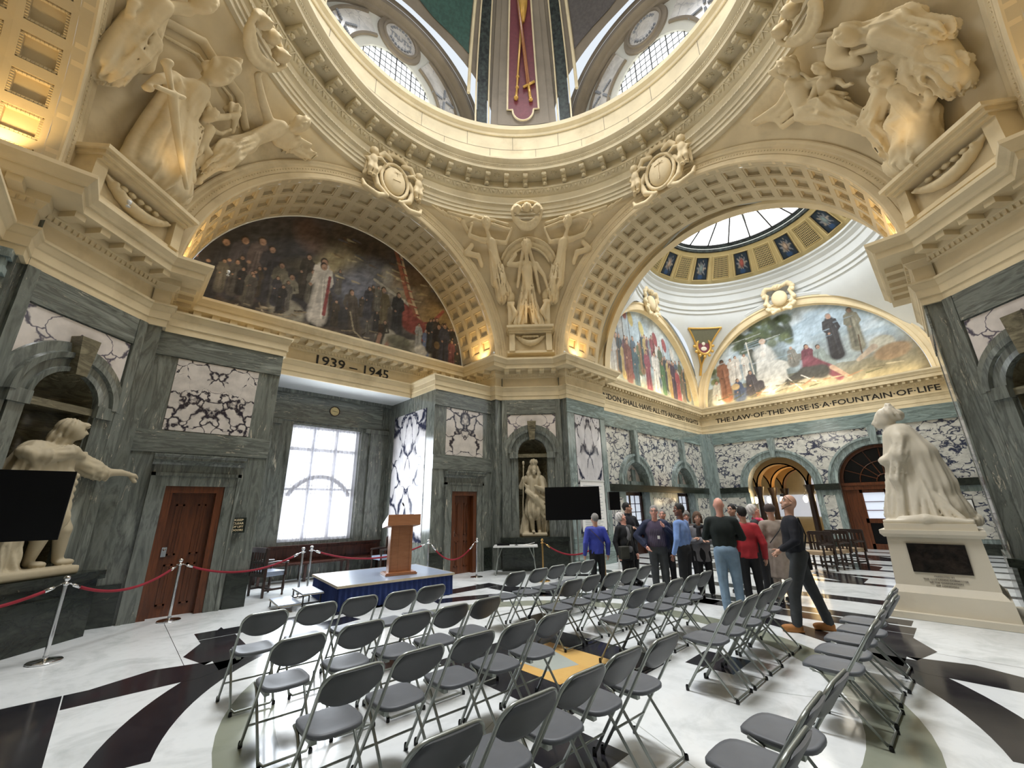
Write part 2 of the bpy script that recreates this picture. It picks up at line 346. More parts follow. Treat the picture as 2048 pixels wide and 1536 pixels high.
class SDF:
    """tapered capsules, ellipsoids and boxes melted together; coordinates in metres"""
    def __init__(s, h=.02): s.p = []; s.h = h
    def cap(s, a, b, ra, rb=None, k=.03, fold=None, sub=False, flat=None):
        rb = ra if rb is None else rb; a = np.array(a, float); b = np.array(b, float)
        s.p.append(('c', a, b, ra, rb, k, fold, sub, flat)); return s
    def chain(s, pts, rs, k=.03, **kw):
        for i in range(len(pts)-1): s.cap(pts[i], pts[i+1], rs[i], rs[i+1], k, **kw)
        return s
    def ell(s, c, r, k=.03, sub=False, rot=None, fold=None):
        s.p.append(('e', np.array(c, float), np.array(r, float), rot, 0, k, fold, sub, None)); return s
    def boxp(s, c, hs, rd=.01, k=.01, sub=False):
        s.p.append(('b', np.array(c, float), np.array(hs, float), rd, 0, k, None, sub, None)); return s
    def bounds(s, q):
        if q[0] == 'c':
            r = max(q[3], q[4])*(1.25 if q[6] else 1.0)*(max(max(q[8]), 1) if q[8] else 1)
            return np.minimum(q[1], q[2])-r, np.maximum(q[1], q[2])+r
        r = q[2].max() if q[3] is not None and q[0] == 'e' else q[2]
        return q[1]-r-.01, q[1]+r+.01
    def mesh(s):
        adds = [q for q in s.p if not q[7]]
        lo = np.min([s.bounds(q)[0] for q in adds], 0)-3*s.h; hi = np.max([s.bounds(q)[1] for q in adds], 0)+3*s.h
        n = np.ceil((hi-lo)/s.h).astype(int)+1
        val = np.full(n, 9.0, np.float32)
        ax = [lo[i]+s.h*np.arange(n[i]) for i in range(3)]
        for q in s.p:
            l, u = s.bounds(q); mg = q[5]+2.5*s.h
            i0 = np.maximum(np.floor((l-mg-lo)/s.h).astype(int), 0); i1 = np.minimum(np.ceil((u+mg-lo)/s.h).astype(int)+1, n)
            if (i1 <= i0).any(): continue
            X, Y, Z = np.meshgrid(*[ax[i][i0[i]:i1[i]] for i in range(3)], indexing='ij')
            if q[0] == 'c':
                a, b, ra, rb, fl = q[1], q[2], q[3], q[4], q[8]; d = b-a; L2 = max(d@d, 1e-9)
                t = np.clip(((X-a[0])*d[0]+(Y-a[1])*d[1]+(Z-a[2])*d[2])/L2, 0, 1)
                px, py, pz = X-a[0]-t*d[0], Y-a[1]-t*d[1], Z-a[2]-t*d[2]
                if fl: px = px/fl[0]; py = py/fl[1]; pz = pz/fl[2]
                dist = np.sqrt(px*px+py*py+pz*pz)-(ra+(rb-ra)*t)
                if fl: dist = dist*min(fl)
                if q[6]:
                    am, nf, ph = q[6]; an = np.arctan2(py, px)
                    dist = dist-am*(.25+.75*t)*(np.sin(nf*an+ph+1.3*np.sin(3*t+an))+.5*np.sin(2.3*nf*an-ph*2+4*t))
            elif q[0] == 'e':
                px, py, pz = X-q[1][0], Y-q[1][1], Z-q[1][2]
                if q[3] is not None:
                    M = q[3]; px, py, pz = (M[0][0]*px+M[1][0]*py+M[2][0]*pz, M[0][1]*px+M[1][1]*py+M[2][1]*pz, M[0][2]*px+M[1][2]*py+M[2][2]*pz)
                r = q[2]; k0 = np.sqrt((px/r[0])**2+(py/r[1])**2+(pz/r[2])**2); k1 = np.sqrt((px/r[0]**2)**2+(py/r[1]**2)**2+(pz/r[2]**2)**2)+1e-9
                dist = k0*(k0-1)/k1
                if q[6]: am, nf, ph = q[6]; dist = dist-am*np.sin(nf*np.arctan2(py, px)+ph+3*pz/r[2])
            else:
                dx, dy, dz = np.abs(X-q[1][0])-q[2][0]+q[3], np.abs(Y-q[1][1])-q[2][1]+q[3], np.abs(Z-q[1][2])-q[2][2]+q[3]
                dist = np.sqrt(np.maximum(dx, 0)**2+np.maximum(dy, 0)**2+np.maximum(dz, 0)**2)+np.minimum(np.maximum(np.maximum(dx, dy), dz), 0)-q[3]
            sl = tuple(slice(i0[i], i1[i]) for i in range(3)); c = val[sl]; k = max(q[5], 1e-4)
            if q[7]:
                dist = -dist; hh = np.maximum(k-np.abs(c-dist), 0)/k; val[sl] = np.maximum(c, dist)+hh*hh*k*.25
            else:
                hh = np.maximum(k-np.abs(c-dist), 0)/k; val[sl] = np.minimum(c, dist)-hh*hh*k*.25
        return nets(val, lo, s.h)
    def into(s, mb, T=None):
        V, F = s.mesh(); i = len(mb.v)
        mb.v.extend((T(*p) if T else tuple(p)) for p in V.tolist()); mb.f.extend(tuple(int(j)+i for j in f) for f in F.tolist()); mb.mi.extend([mb.cm]*len(F))
    def build(s, name, mat, parent=None, T=None, **kw):
        mb = MB(); s.into(mb, T); return mb.build(name, mat, parent, smooth=True, **kw)
def rotm(ax, deg): return Matrix.Rotation(R(deg), 3, ax)
# ================================================================ THE SETTING
def ST(name, mb, mats, parent=None, smooth=False, angle=None, **kw):
    o = mb.build(name, mats, parent, smooth, kind='structure', angle=angle, **kw); return o
def FR(p0, u, n):
    """local wall frame: (s along the wall, d out of it, z up) -> world"""
    L = sqrt(u[0]**2+u[1]**2); u = (u[0]/L, u[1]/L); L = sqrt(n[0]**2+n[1]**2); n = (n[0]/L, n[1]/L)
    def T(s, d, z): return (p0[0]+u[0]*s+n[0]*d, p0[1]+u[1]*s+n[1]*d, z)
    T.u = u; T.n = n; T.p = p0; return T
def Q(k, a, b):      # offset from hall centre, rotated by k quarter turns
    an = k*pi/2; return (CX+a*cos(an)-b*sin(an), CY+a*sin(an)+b*cos(an))
def Qd(k, a, b): an = k*pi/2; return (a*cos(an)-b*sin(an), a*sin(an)+b*cos(an))
def panel(name, T, s0, s1, z0, z1, mat, d=.012, parent=None, th=.02):
    """a marble panel as its own mesh with its origin at its middle so that its veins are book-matched"""
    mb = MB(); hs, hz = (s1-s0)/2, (z1-z0)/2; mb.box(-hs, hs, -th/2, th/2, -hz, hz)
    c = T((s0+s1)/2, d-th/2, (z0+z1)/2); o = mb.build(name, mat); o.location = c; o.rotation_euler = (0, 0, atan2(T.u[1], T.u[0]))
    if parent is not None: o.parent = parent
    else: o['kind'] = 'structure'
    return o
def arch_hole(mb, T, s0, s1, z0, z1, sc, r, zb, zs, d=0, seg=20):
    """flat wall s0..s1 x z0..z1 with an arched opening centred on sc (radius r, sill zb, springing zs)"""
    if zb > z0: mb.poly([T(sc-r, d, z0), T(sc+r, d, z0), T(sc+r, d, zb), T(sc-r, d, zb)])
    mb.poly([T(s0, d, z0), T(sc-r, d, z0), T(sc-r, d, zs), T(s0, d, zs)]); mb.poly([T(sc+r, d, z0), T(s1, d, z0), T(s1, d, zs), T(sc+r, d, zs)])
    for i in range(seg):
        a, b = pi-pi*i/seg, pi-pi*(i+1)/seg; p = (sc+r*cos(a), zs+r*sin(a)); q = (sc+r*cos(b), zs+r*sin(b))
        def up(x, z, an):
            ss = s0 if cos(an) < -.02 and i < seg//2 else s1
            return (x, z1)
        mb.poly([T(p[0], d, p[1]), T(q[0], d, q[1]), T(q[0], d, z1), T(p[0], d, z1)])
    mb.poly([T(s0, d, zs), T(sc-r, d, zs), T(sc-r, d, z1), T(s0, d, z1)]); mb.poly([T(sc+r, d, zs), T(s1, d, zs), T(s1, d, z1), T(sc+r, d, z1)])
def arc_band(mb, T, sc, zs, prof, a0=0, a1=pi, seg=32):
    """profile (r,d) swept round an arch in the plane of frame T"""
    i = len(mb.v); m = len(prof)
    for k in range(seg+1):
        a = a0+(a1-a0)*k/seg
        for (r, d) in prof: mb.v.append(T(sc+r*cos(a), d, zs+r*sin(a)))
    for k in range(seg):
        for j in range(m-1): mb.face((i+k*m+j, i+(k+1)*m+j, i+(k+1)*m+j+1, i+k*m+j+1))
# ---- floor -------------------------------------------------------
fl = MB()
def flat(pts, mi, z): fl.cm = mi; fl.poly([(x, y, z) for x, y in pts])
FX, FY = 4.08, 3.7
flat([(-12, -12), (23, -12), (23, 15.5), (-12, 15.5)], 0, 0)
def ring(r0, r1, mi, z, a0=0, a1=360, n=72):
    for i in range(n):
        a, b = R(a0+(a1-a0)*i/n), R(a0+(a1-a0)*(i+1)/n)
        flat([(FX+r0*cos(a), FY+r0*sin(a)), (FX+r1*cos(a), FY+r1*sin(a)), (FX+r1*cos(b), FY+r1*sin(b)), (FX+r0*cos(b), FY+r0*sin(b))], mi, z)
ring(2.83, 3.25, 2, .0006)
for k in range(4):     # the black bands that wrap the green ring, one set per quarter
    def P(a, b): q = Qd(k, a, b); return (FX+q[0], FY+q[1])
    ring(3.62, 4.02, 1, .0006, 90*k+12, 90*k+78, 24)
    for s in (1, -1):
        def S(a, b): return P(a, b) if s == 1 else P(b, a)
        flat([S(2.3, 2.86), S(4.55, 2.86), S(4.55, 2.42), S(3.05, 2.42)], 1, .0012)
        flat([S(4.1, 2.84), S(4.55, 2.84), S(4.55, -.2), S(4.1, -.2)], 1, .0011)
        flat([S(2.45, 3.4), S(2.95, 2.86), S(3.1, 3.4), S(2.5, 4.7)], 1, .0013)
        flat([S(4.095, 2.9), S(4.105, 2.9), S(4.105, .0), S(4.095, .0)], 0, .0020)
def rect(x0, x1, y0, y1, mi, z): flat([(x0, y0), (x1, y0), (x1, y1), (x0, y1)], mi, z)
rect(FX-.98, FX+.98, FY-.98, FY+.98, 1, .0006); rect(FX-.45, FX+.5, FY-.5, FY+.48, 3, .0018)
flat([(FX-.28, FY-.18), (FX+.12, FY-.3), (FX+.33, FY+.4), (FX-.3, FY+.45)], 4, .0024)
for a in (-1, 1):
    for b in (-1, 1):
        rect(FX+a*1.3-.28, FX+a*1.3+.28, FY+b*1.38-.26, FY+b*1.38+.26, 1, .0007)
# black and white paving of the adjoining bay
for x in (12.2, 13.5, 14.8, 16.1, 17.4, 18.7, 20.0): rect(x, x+.3, -.7, 8.2, 1, .0007)
for y, x0, x1 in ((1.1, 11.2, 20.5), (6.2, 11.2, 20.5)): rect(x0, x1, y, y+.28, 1, .0008)
for x in (13.1, 15.7, 18.3):
    for y in (1.9, 4.6): flat([(x-.9, y), (x+.1, y), (x+.9, y+1.1), (x-.1, y+1.1)], 1, .0012)
rect(10.1, 10.55, -.2, 7.9, 1, .0008); rect(8.7, 9.1, .9, 6.6, 1, .0007)
rect(9.4, 10.1, 1.5, 3.2, 0, .0014)
# slab joints
for x, y0, y1 in ((-.95, 6.5, 9.6), (.95, 6.57, 9.6), (5.6, 5.9, 7.8), (7.4, -1.0, 2.0)): rect(x, x+.006, y0, y1, 1, .0009)
for i in range(8):
    a = R(22.5+45*i); c, s_ = cos(a), sin(a); w = .003
    flat([(FX+1.45*c-w*s_, FY+1.45*s_+w*c), (FX+1.45*c+w*s_, FY+1.45*s_-w*c), (FX+2.83*c+w*s_, FY+2.83*s_-w*c), (FX+2.83*c-w*s_, FY+2.83*s_+w*c)], 4, .0009)
ST('floor', fl, ['floor_white', 'floor_black', 'floor_green', 'floor_yellow', 'floor_grey'])
# ---- entablature profiles ----------------------------------------
ARCHI = [(0, 5.10), (.05, 5.10), (.05, 5.23), (.07, 5.24), (.07, 5.38), (.085, 5.40), (.12, 5.49), (.14, 5.50), (.14, 5.54)]
ENT = ARCHI+[(.02, 5.55), (.02, 5.84), (.05, 5.86), (.09, 5.95), (.11, 5.96), (.11, 6.08), (.42, 6.08), (.42, 6.21), (.45, 6.22), (.47, 6.27), (.53, 6.35), (.53, 6.41), (-.2, 6.41)]
hall_path = []
base = [(5.8, 4.18), (5.8, 4.44), (4.44, 5.8), (4.18, 5.8)]
pth = [Q(0, 7.84, 4.62), Q(0, 7.84, 4.18)]+[Q(0, *p) for p in base]+[Q(1, 7.4, -4.18), Q(1, 7.4, 4.18)]
pth += [Q(1, *p) for p in [(5.8, 4.18), (5.8, 4.44), (4.44, 5.8), (4.18, 5.8)]][0:0]
for k in (1, 2, 3):
    pth += [Q(k, 5.8, 4.18), Q(k, 5.8, 4.44), Q(k, 4.44, 5.8), Q(k, 4.18, 5.8)]
    if k < 3: pth += [Q(k+1, 7.4, -4.18), Q(k+1, 7.4, 4.18)]
pth += [Q(0, 7.84, -4.18), Q(0, 7.84, -4.62)]
# travel: from the east arch north jamb anticlockwise; the hall lies to the left
ent = MB(); ent.sweep(pth, ENT)
hall_ent = ST('trim_1', ent, 'stone')
mod = MB()
def blocks(mb, path, step, w, d0, d1, z0, z1, T=None, skip=0.0):
    for a, b in zip(path[:-1], path[1:]):
        dx, dy = b[0]-a[0], b[1]-a[1]; L = sqrt(dx*dx+dy*dy)
        if L < .5: continue
        ux, uy = dx/L, dy/L; nx, ny = -uy, ux; n = max(1, int((L-skip)/step))
        for i in range(n):
            s = (i+.5)*L/n
            def T(x, y, z): return (a[0]+ux*(s+x)+nx*y, a[1]+uy*(s+x)+ny*y, z)
            mb.box(-w/2, w/2, d0, d1, z0, z1, T)
blocks(mod, pth, .34, .15, .10, .37, 5.985, 6.082); mod.build('modillions', 'stone', hall_ent)['kind'] = 'stuff'
lf = MB(); blocks(lf, pth, .085, .055, .02, .10, 5.88, 5.965); lf.build('leaf_moulding', 'stone', hall_ent)['kind'] = 'stuff'
# ---- piers ---------------------------------------------------------
NICHE = dict(hw=.45, zb=.90, zs=3.36)
def niche(T, parent):
    """arched niche sunk in a wall at s=0 with its stone surround"""
    hw, zb, zs = NICHE['hw'], NICHE['zb'], NICHE['zs']; m = MB()
    m.grid(lambda u, v: T(hw*cos(pi*u), -hw*1.1*sin(pi*u), zb+(zs-zb)*v), 16, 1)
    m.grid(lambda u, v: T(hw*cos(pi*u)*cos(pi/2*v), -hw*1.1*sin(pi*u)*cos(pi/2*v), zs+hw*sin(pi/2*v)), 16, 8)
    m.poly([T(hw*cos(pi*i/16), -hw*1.1*sin(pi*i/16), zb) for i in range(17)])
    m.build('niche_lining', 'verde_brown', parent, smooth=True)
    m = MB()
    for s in (-1, 1):                      # side pilasters and imposts
        m.box(min(s*.47, s*.66), max(s*.47, s*.66), 0, .07, zb, zs-.16, T); m.box(min(s*.45, s*.72), max(s*.45, s*.72), 0, .12, zs-.16, zs+.03, T)
        m.box(min(s*.68, s*.88), max(s*.68, s*.88), 0, .045, zb, zs+.1, T)
        m.box(min(s*.45, s*.74), max(s*.45, s*.74), 0, .10, zb, zb+.16, T)
    m.build('niche_pilasters', 'verde_upright', parent)
    m = MB(); arc_band(m, T, 0, zs, [(.45, -.02), (.45, .10), (.52, .11), (.53, .07), (.64, .08), (.66, .13), (.74, .14), (.76, .06), (.90, .05), (.92, 0)])
    m.build('niche_arch', 'verde_upright', parent, smooth=True, angle=25)
    m = MB(); m.box(-.46, .46, -.42, .03, zs-.13, zs-.02, T); m.build('niche_impost', 'verde_brown', parent)
    m = MB(); P = [(-.08, zs+.40), (.08, zs+.40), (.14, zs+1.0), (-.14, zs+1.0)]
    i = m.pts([T(x, .20, z) for x, z in P]+[T(x, 0, z) for x, z in P])
    for q in ((0, 1, 2, 3), (0, 4, 5, 1), (1, 5, 6, 2), (2, 6, 7, 3), (3, 7, 4, 0)): m.face(i+j for j in q)
    m.build('niche_keystone', 'verde_brown', parent)
    m = MB(); m.box(-.95, .95, 0, .34, .0, .78, T); m.box(-1.0, 1.0, 0, .40, .78, .90, T); m.box(-.6, .6, .34, .37, .15, .62, T)
    m.build('niche_plinth', 'verde_dark', parent)
SIDES = ['northeast', 'northwest', 'southwest', 'southeast']
for k in range(4):
    c = Q(k, 5.09, 5.09); u = Qd(k, 1, -1); n = Qd(k, -1, -1); T = FR(c, u, n)
    w = MB()
    arch_hole(w, T, -.93, .93, 0, 5.1, 0, .45, .90, 3.36)
    # returns beside the chamfer and the jambs of the two arches
    def qd(a, b, z0=0, z1=6.4):
        w.poly([Q(k, *a)+(z0,), Q(k, *b)+(z0,), Q(k, *b)+(z1,), Q(k, *a)+(z1,)])
    qd((5.735, 4.43), (5.81, 4.43)); qd((5.8, 4.44), (5.8, 4.18)); qd((5.8, 4.18), (7.84 if k in (0,) else 7.4, 4.18)); qd((4.43, 5.735), (4.43, 5.81)); qd((4.44, 5.8), (4.18, 5.8)); qd((4.18, 5.8), (4.18, 7.84 if k == 3 else 7.4))
    po = ST('wall_'+SIDES[k], w, 'verde_upright')
    niche(T, po)
    if k == 1: pm = 'breccia_panel_b'
    else: pm = 'breccia_panel'
    # white panel with the niche arch cut out of it
    m = MB(); m.cm = 0
    seg = 16
    for i in range(seg):
        a, b = pi-pi*i/seg, pi-pi*(i+1)/seg; rr = .91
        def cl(an):
            x, z = rr*cos(an), 3.36+rr*sin(an); return (max(-.77, min(.77, x)), z)
        p, q = cl(a), cl(b); m.poly([(p[0], 0, p[1]-3.9), (q[0], 0, q[1]-3.9), (q[0], 0, .70), (p[0], 0, .70)])
    o = m.build('spandrel_panel', 'breccia_soft', po); cc = T(0, .012, 3.9); o.location = cc; o.rotation_euler = (0, 0, atan2(u[1], u[0]))
    m = MB(); m.box(-.93, .93, 0, .035, 4.62, 5.1, T); m.build('top_band', 'verde_level', po)
    m = MB()
    for s in (-1, 1): m.box(min(s*.79, s*.95), max(s*.79, s*.95), 0, .05, .9, 5.1, T)
    m.build('corner_pilaster', 'verde_upright', po)
    if k == 1:      # pale fluted pilaster on the west jamb
        mm = MB(); TT = FR((CX-5.8, CY+4.18), (-1, 0), (0, -1)); mm.box(.10, .62, 0, .10, .9, 4.75, TT); mm.box(.04, .68, 0, .16, 4.75, 4.85, TT); mm.box(.07, .65, 0, .13, 4.62, 4.66, TT); mm.box(.02, .7, 0, .18, 4.98, 5.1, TT); mm.box(.06, .66, 0, .14, 4.85, 4.98, TT)
        for q in range(4): mm.box(.15+.11*q, .20+.11*q, .10, .12, 1.1, 4.5, TT)
        mm.build('jamb_pilaster', 'verde_pale', po)
    # tall bookmatched panels on the open east jambs
    for (a0, a1, kk, side) in (((5.8, 4.18), (7.84, 4.18), 0, 1),):
        if k in (0, 3):
            h = 4.18 if k == 0 else -4.18
            TT = FR(W(0, 6.82, h, 0)[:2], (1, 0), (0, -1 if k == 0 else 1))
            panel('tall_panel', TT, -.66, .70, .95, 4.62, 'breccia_tall', parent=po); mm = MB()
            mm.box(-1.04, 1.04, 0, .03, 4.64, 5.1, TT); mm.box(-1.04, 1.02, 0, .05, 0, .85, TT); mm.build('jamb_bands', 'verde_pale_level' if k == 0 else 'verde_level', po)
            mm = MB(); mm.box(-1.04, -.7, 0, .02, .85, 4.64, TT); mm.box(.74, 1.02, 0, .02, .85, 4.64, TT)
            if k == 3: pass
            mm.build('jamb_pilasters', 'verde_upright' if k == 3 else 'verde_pale', po)
# ---- north arm: door bays, recess, window --------------------------
def door(T, s0, s1, z1, parent, n, open_=False):
    """panelled door with wooden frame, marble architrave and hood"""
    d = MB(); d.box(s0, s1, -.16, -.12, 0, z1, T); dr = d.build('door_%d' % n, 'door_wood'); dr['kind'] = 'structure'
    p = MB(); w = (s1-s0)/2
    for a in (0, 1):
        x0 = s0+.10+a*w; x1 = x0+w-.20
        for (za, zb) in ((.18, .85), (1.0, z1-.2)):
            for (xa, xb, ya, yb) in ((x0, x1, za, za+.03), (x0, x1, yb_ := zb-.03, zb), (x0, x0+.03, za, zb), (x1-.03, x1, za, zb)): p.box(xa, xb, -.12, -.105, ya, yb, T)
            p.box(x0+.06, x1-.06, -.12, -.108, za+.07, zb-.07, T)
    p.build('door_panel', 'door_wood', dr)
    f = MB(); f.box(s0-.12, s0, -.16, .03, 0, z1+.1, T); f.box(s1, s1+.12, -.16, .03, 0, z1+.1, T); f.box(s0-.12, s1+.12, -.16, .035, z1, z1+.12, T); f.build('door_frame', 'door_wood', dr)
    h = MB(); h.box(s1-.10, s1-.03, -.12, -.10, .98, 1.14, T); h.blob(T(s1-.065, -.07, 1.1), (.022, .022, .022), 8, 5); h.build('door_handle', 'chrome', dr)
    a = MB()
    for (x0, x1, z0, z2, dd) in ((s0-.30, s0-.12, 0, z1+.12, .06), (s1+.12, s1+.30, 0, z1+.12, .06), (s0-.30, s1+.30, z1+.12, z1+.30, .065)): a.box(x0, x1, 0, dd, z0, z2, T)
    a.box(s0-.36, s0-.30, 0, .09, 0, z1+.36, T); a.box(s1+.30, s1+.36, 0, .09, 0, z1+.36, T); a.box(s0-.36, s1+.36, 0, .09, z1+.30, z1+.36, T)
    a.box(s0-.34, s1+.34, 0, .05, z1+.36, z1+.50, T)
    prof = [(0, z1+.50), (.07, z1+.50), (.09, z1+.54), (.15, z1+.57), (.19, z1+.58), (.19, z1+.62), (.24, z1+.66), (.24, z1+.68), (0, z1+.68)]
    L = T; pa = [(s0-.36, 0), (s0-.36, .001), (s1+.36, .001), (s1+.36, 0)]
    for e in (0, 1):
        pass
    m = MB(); path = [(s1+.38, 0), (s0-.38, 0)]
    def TL(x, y, z): return T(x, -y, z)
    a.sweep([(s1+.38, 0), (s0-.38, 0)], [(-d_, z_) for d_, z_ in prof], T=lambda x, y, z: T(x, y, z))
    a.build('door_hood', 'verde_brown' if n == 9 else 'verde_upright', dr)
    return dr
def bay(k, s, n, sk):
    """the wall bay beside a closed arch's recess; s = -1 or +1 side"""
    T = FR(W(k, 6.03, 0, 0)[:2], Qd(k, 0, 1), Qd(k, -1, 0))
    x0, x1 = (2.04, 4.26) if s > 0 else (-4.26, -2.04); w = MB()
    dc = (3.14*s); dw = .33
    w.poly([T(x0, 0, 0), T(dc-dw-.02, 0, 0), T(dc-dw-.02, 0, 5.1), T(x0, 0, 5.1)]); w.poly([T(dc+dw+.02, 0, 0), T(x1, 0, 0), T(x1, 0, 5.1), T(dc+dw+.02, 0, 5.1)])
    w.poly([T(dc-dw-.02, 0, 2.1), T(dc+dw+.02, 0, 2.1), T(dc+dw+.02, 0, 5.1), T(dc-dw-.02, 0, 5.1)])
    for e in (-1, 1): w.poly([T(dc+e*(dw+.02), 0, 0), T(dc+e*(dw+.02), -.3, 0), T(dc+e*(dw+.02), -.3, 2.1), T(dc+e*(dw+.02), 0, 2.1)])
    w.poly([T(dc-dw-.02, 0, 2.1), T(dc+dw+.02, 0, 2.1), T(dc+dw+.02, -.3, 2.1), T(dc-dw-.02, -.3, 2.1)])
    e = 2.04*s; w.poly([T(e, 0, 0), T(e, -2.78, 0), T(e, -2.78, 5.1), T(e, 0, 5.1)])
    o = ST('wall_'+sk, w, 'verde_upright')
    return T, o, (x0, x1, dc, dw)
for k, nm in ((1, 'north'), (2, 'west'), (3, 'south')):
    for s in (-1, 1):
        T, o, (x0, x1, dc, dw) = bay(k, s, 0, nm)
        panel('marble_panel', T, dc-.69, dc+.69, 3.22, 4.62, 'breccia_panel' if (k == 1 and s > 0) else 'breccia_panel_b', parent=o)
        m = MB(); m.box(x0, x1, 0, .03, 4.64, 5.1, T); m.box(x0, x1, 0, .02, 2.8, 3.2, T); m.build('level_band', 'verde_level', o)
        m = MB()
        for a, b in ((x0, dc-dw-.4), (dc+dw+.4, x1)): m.box(a, b, 0, .05, 0, .62, T)
        m.build('plinth', 'verde_dark', o)
        if k == 1:
            door(T, dc-dw, dc+dw, 2.08, o, 1 if s > 0 else 2)
            # inner side of the recess, lined with a tall bookmatched panel
            TT = FR(T(2.04*s, 0, 0)[:2], Qd(1, 1, 0), Qd(1, 0, -s))
            panel('tall_panel', TT, .42, 2.35, .85, 4.62, 'breccia_tall', parent=o)
        # architrave block returning into the recess
        a = MB(); P0 = [T(2.04*s, -1.4, 0)[:2], T(2.04*s, 0, 0)[:2], T(4.3*s, 0, 0)[:2]]
        if s < 0: P0 = P0[::-1]
        prof = ARCHI+[(-1.4, 5.54)] if False else ARCHI
        a.sweep(P0 if True else P0, prof); a.poly([T(2.04*s, .14, 5.54), T(4.3*s, .14, 5.54), T(4.3*s, -1.4, 5.54), T(2.04*s, -1.4, 5.54)])
        a.build('architrave_block', 'stone', o)
    # recess soffit, back wall above the frieze
    T = FR(W(k, 7.4, 0, 0)[:2], Qd(k, 0, 1), Qd(k, -1, 0)); m = MB()
    m.poly([T(-2.04, 0, 5.1), T(2.04, 0, 5.1), T(2.04, -1.5, 5.1), T(-2.04, -1.5, 5.1)]); ST('ceiling_recess_'+nm, m, 'plaster_white')
    T = FR(W(k, 8.81, 0, 0)[:2], Qd(k, 0, 1), Qd(k, -1, 0)); m = MB()
    if k == 1:
        xa, xb = -1.13, .90          # window opening (local s runs west)
        m.poly([T(-2.04, 0, 0), T(xa, 0, 0), T(xa, 0, 5.1), T(-2.04, 0, 5.1)]); m.poly([T(xb, 0, 0), T(2.04, 0, 0), T(2.04, 0, 5.1), T(xb, 0, 5.1)])
        m.poly([T(xa, 0, 0), T(xb, 0, 0), T(xb, 0, .92), T(xa, 0, .92)]); m.poly([T(xa, 0, 4.16), T(xb, 0, 4.16), T(xb, 0, 5.1), T(xa, 0, 5.1)])
        for (a, b) in ((xa, xa), (xb, xb)): m.poly([T(a, 0, .92), T(a, -.35, .92), T(a, -.35, 4.16), T(a, 0, 4.16)])
        m.poly([T(xa, 0, .92), T(xb, 0, .92), T(xb, -.35, .92), T(xa, -.35, .92)]); m.poly([T(xa, 0, 4.16), T(xb, 0, 4.16), T(xb, -.35, 4.16), T(xa, -.35, 4.16)])
        nb = ST('wall_north_recess', m, 'verde_upright')
        b = MB(); b.box(-1.75, 1.75, 0, .07, 4.22, 5.0, T); b.build('clock_beam', 'verde_level', nb)
        b = MB(); b.box(-2.04, 2.04, 0, .16, 5.0, 5.1, T)
        for s in (-1, 1): b.box(min(s*1.22, s*2.0)-(.0), max(s*1.22, s*2.0), 0, .12, 4.08, 4.22, T); b.box(min(s*1.4, s*1.85), max(s*1.4, s*1.85), 0, .08, .2, 4.08, T)
        b.build('recess_pilasters', 'verde_upright', nb)
        wn = MB(); wn.box(xa, xa+.07, -.30, -.22, .92, 4.16, T); wn.box(xb-.07, xb, -.30, -.22, .92, 4.16, T); wn.box(xa, xb, -.30, -.22, .92, 1.0, T); wn.box(xa, xb, -.30, -.22, 4.08, 4.16, T)
        for q in (1/3, 2/3): x = xa+(xb-xa)*q; wn.box(x-.035, x+.035, -.30, -.22, .92, 4.16, T)
        wn.box(xa, xb, -.30, -.22, 3.42, 3.50, T); wn.box(xa, xb, -.29, -.23, 2.30, 2.36, T)
        win = ST('window_1', wn, 'wood_frame_paint')
        wl = MB()
        for i in range(1, 18):
            x = xa+(xb-xa)*i/18; wl.box(x-.006, x+.006, -.275, -.265, .95, 4.12, T)
        for i in range(1, 15): z = .92+3.24*i/15; wl.box(xa, xb, -.275, -.265, z-.006, z+.006, T)
        wl.build('leading', 'black_iron', win)
        # arched head of the lower lights, seen through the net curtain
        ar = MB(); arc_band(ar, T, (xa+xb)/2, 1.75, [(.88, -.24), (.88, -.22), (1.0, -.22), (1.0, -.24)], R(24), R(156), 20); ar.build('arched_rail', 'wood_frame_paint', win)
        gp = MB(); gp.box(xa, xb, -.285, -.28, .92, 4.16, T); gp.build('glass_pane', 'frosted_daylight', win)
        for nq, (q0, q1) in enumerate(((0, .34), (.33, .67), (.66, 1))):
            cu = MB(); n_ = 60; c0 = xa+.02+(xb-xa-.04)*q0; c1 = xa+.02+(xb-xa-.04)*q1
            cu.grid(lambda u, v: T(c0+(c1-c0)*u, -.13+.03*sin(u*34+nq)+.012*sin(u*87), .93+3.2*v), n_, 6)
            o2 = cu.build('net_curtain', 'curtain_net', smooth=True)
            tag(o2, ['sheer white net curtain at the east side of the tall window', 'sheer white net curtain in the middle of the tall window', 'sheer white net curtain at the west side of the tall window'][nq], 'curtain', 'net curtains')
        rod = MB(); rod.tube([T(xa, -.13, 4.14), T(xb, -.13, 4.14)], .012, 8); tag(rod.build('curtain_rail', 'white_plastic'), 'thin curtain rail across the top of the tall window', 'rail')
    else:
        m.poly([T(-2.04, 0, 0), T(2.04, 0, 0), T(2.04, 0, 5.1), T(-2.04, 0, 5.1)]); ST('wall_%s_recess' % nm, m, 'verde_level')
    # wall of the lunette above
    T = FR(W(k, 7.66, 0, 0)[:2], Qd(k, 0, 1), Qd(k, -1, 0)); m = MB()
    if k != 1: m.poly([T(4.3*cos(pi*i/24), 0, 6.3+4.3*sin(pi*i/24)) for i in range(25)]); ST('wall_lunette_'+nm, m, 'stone_pale')
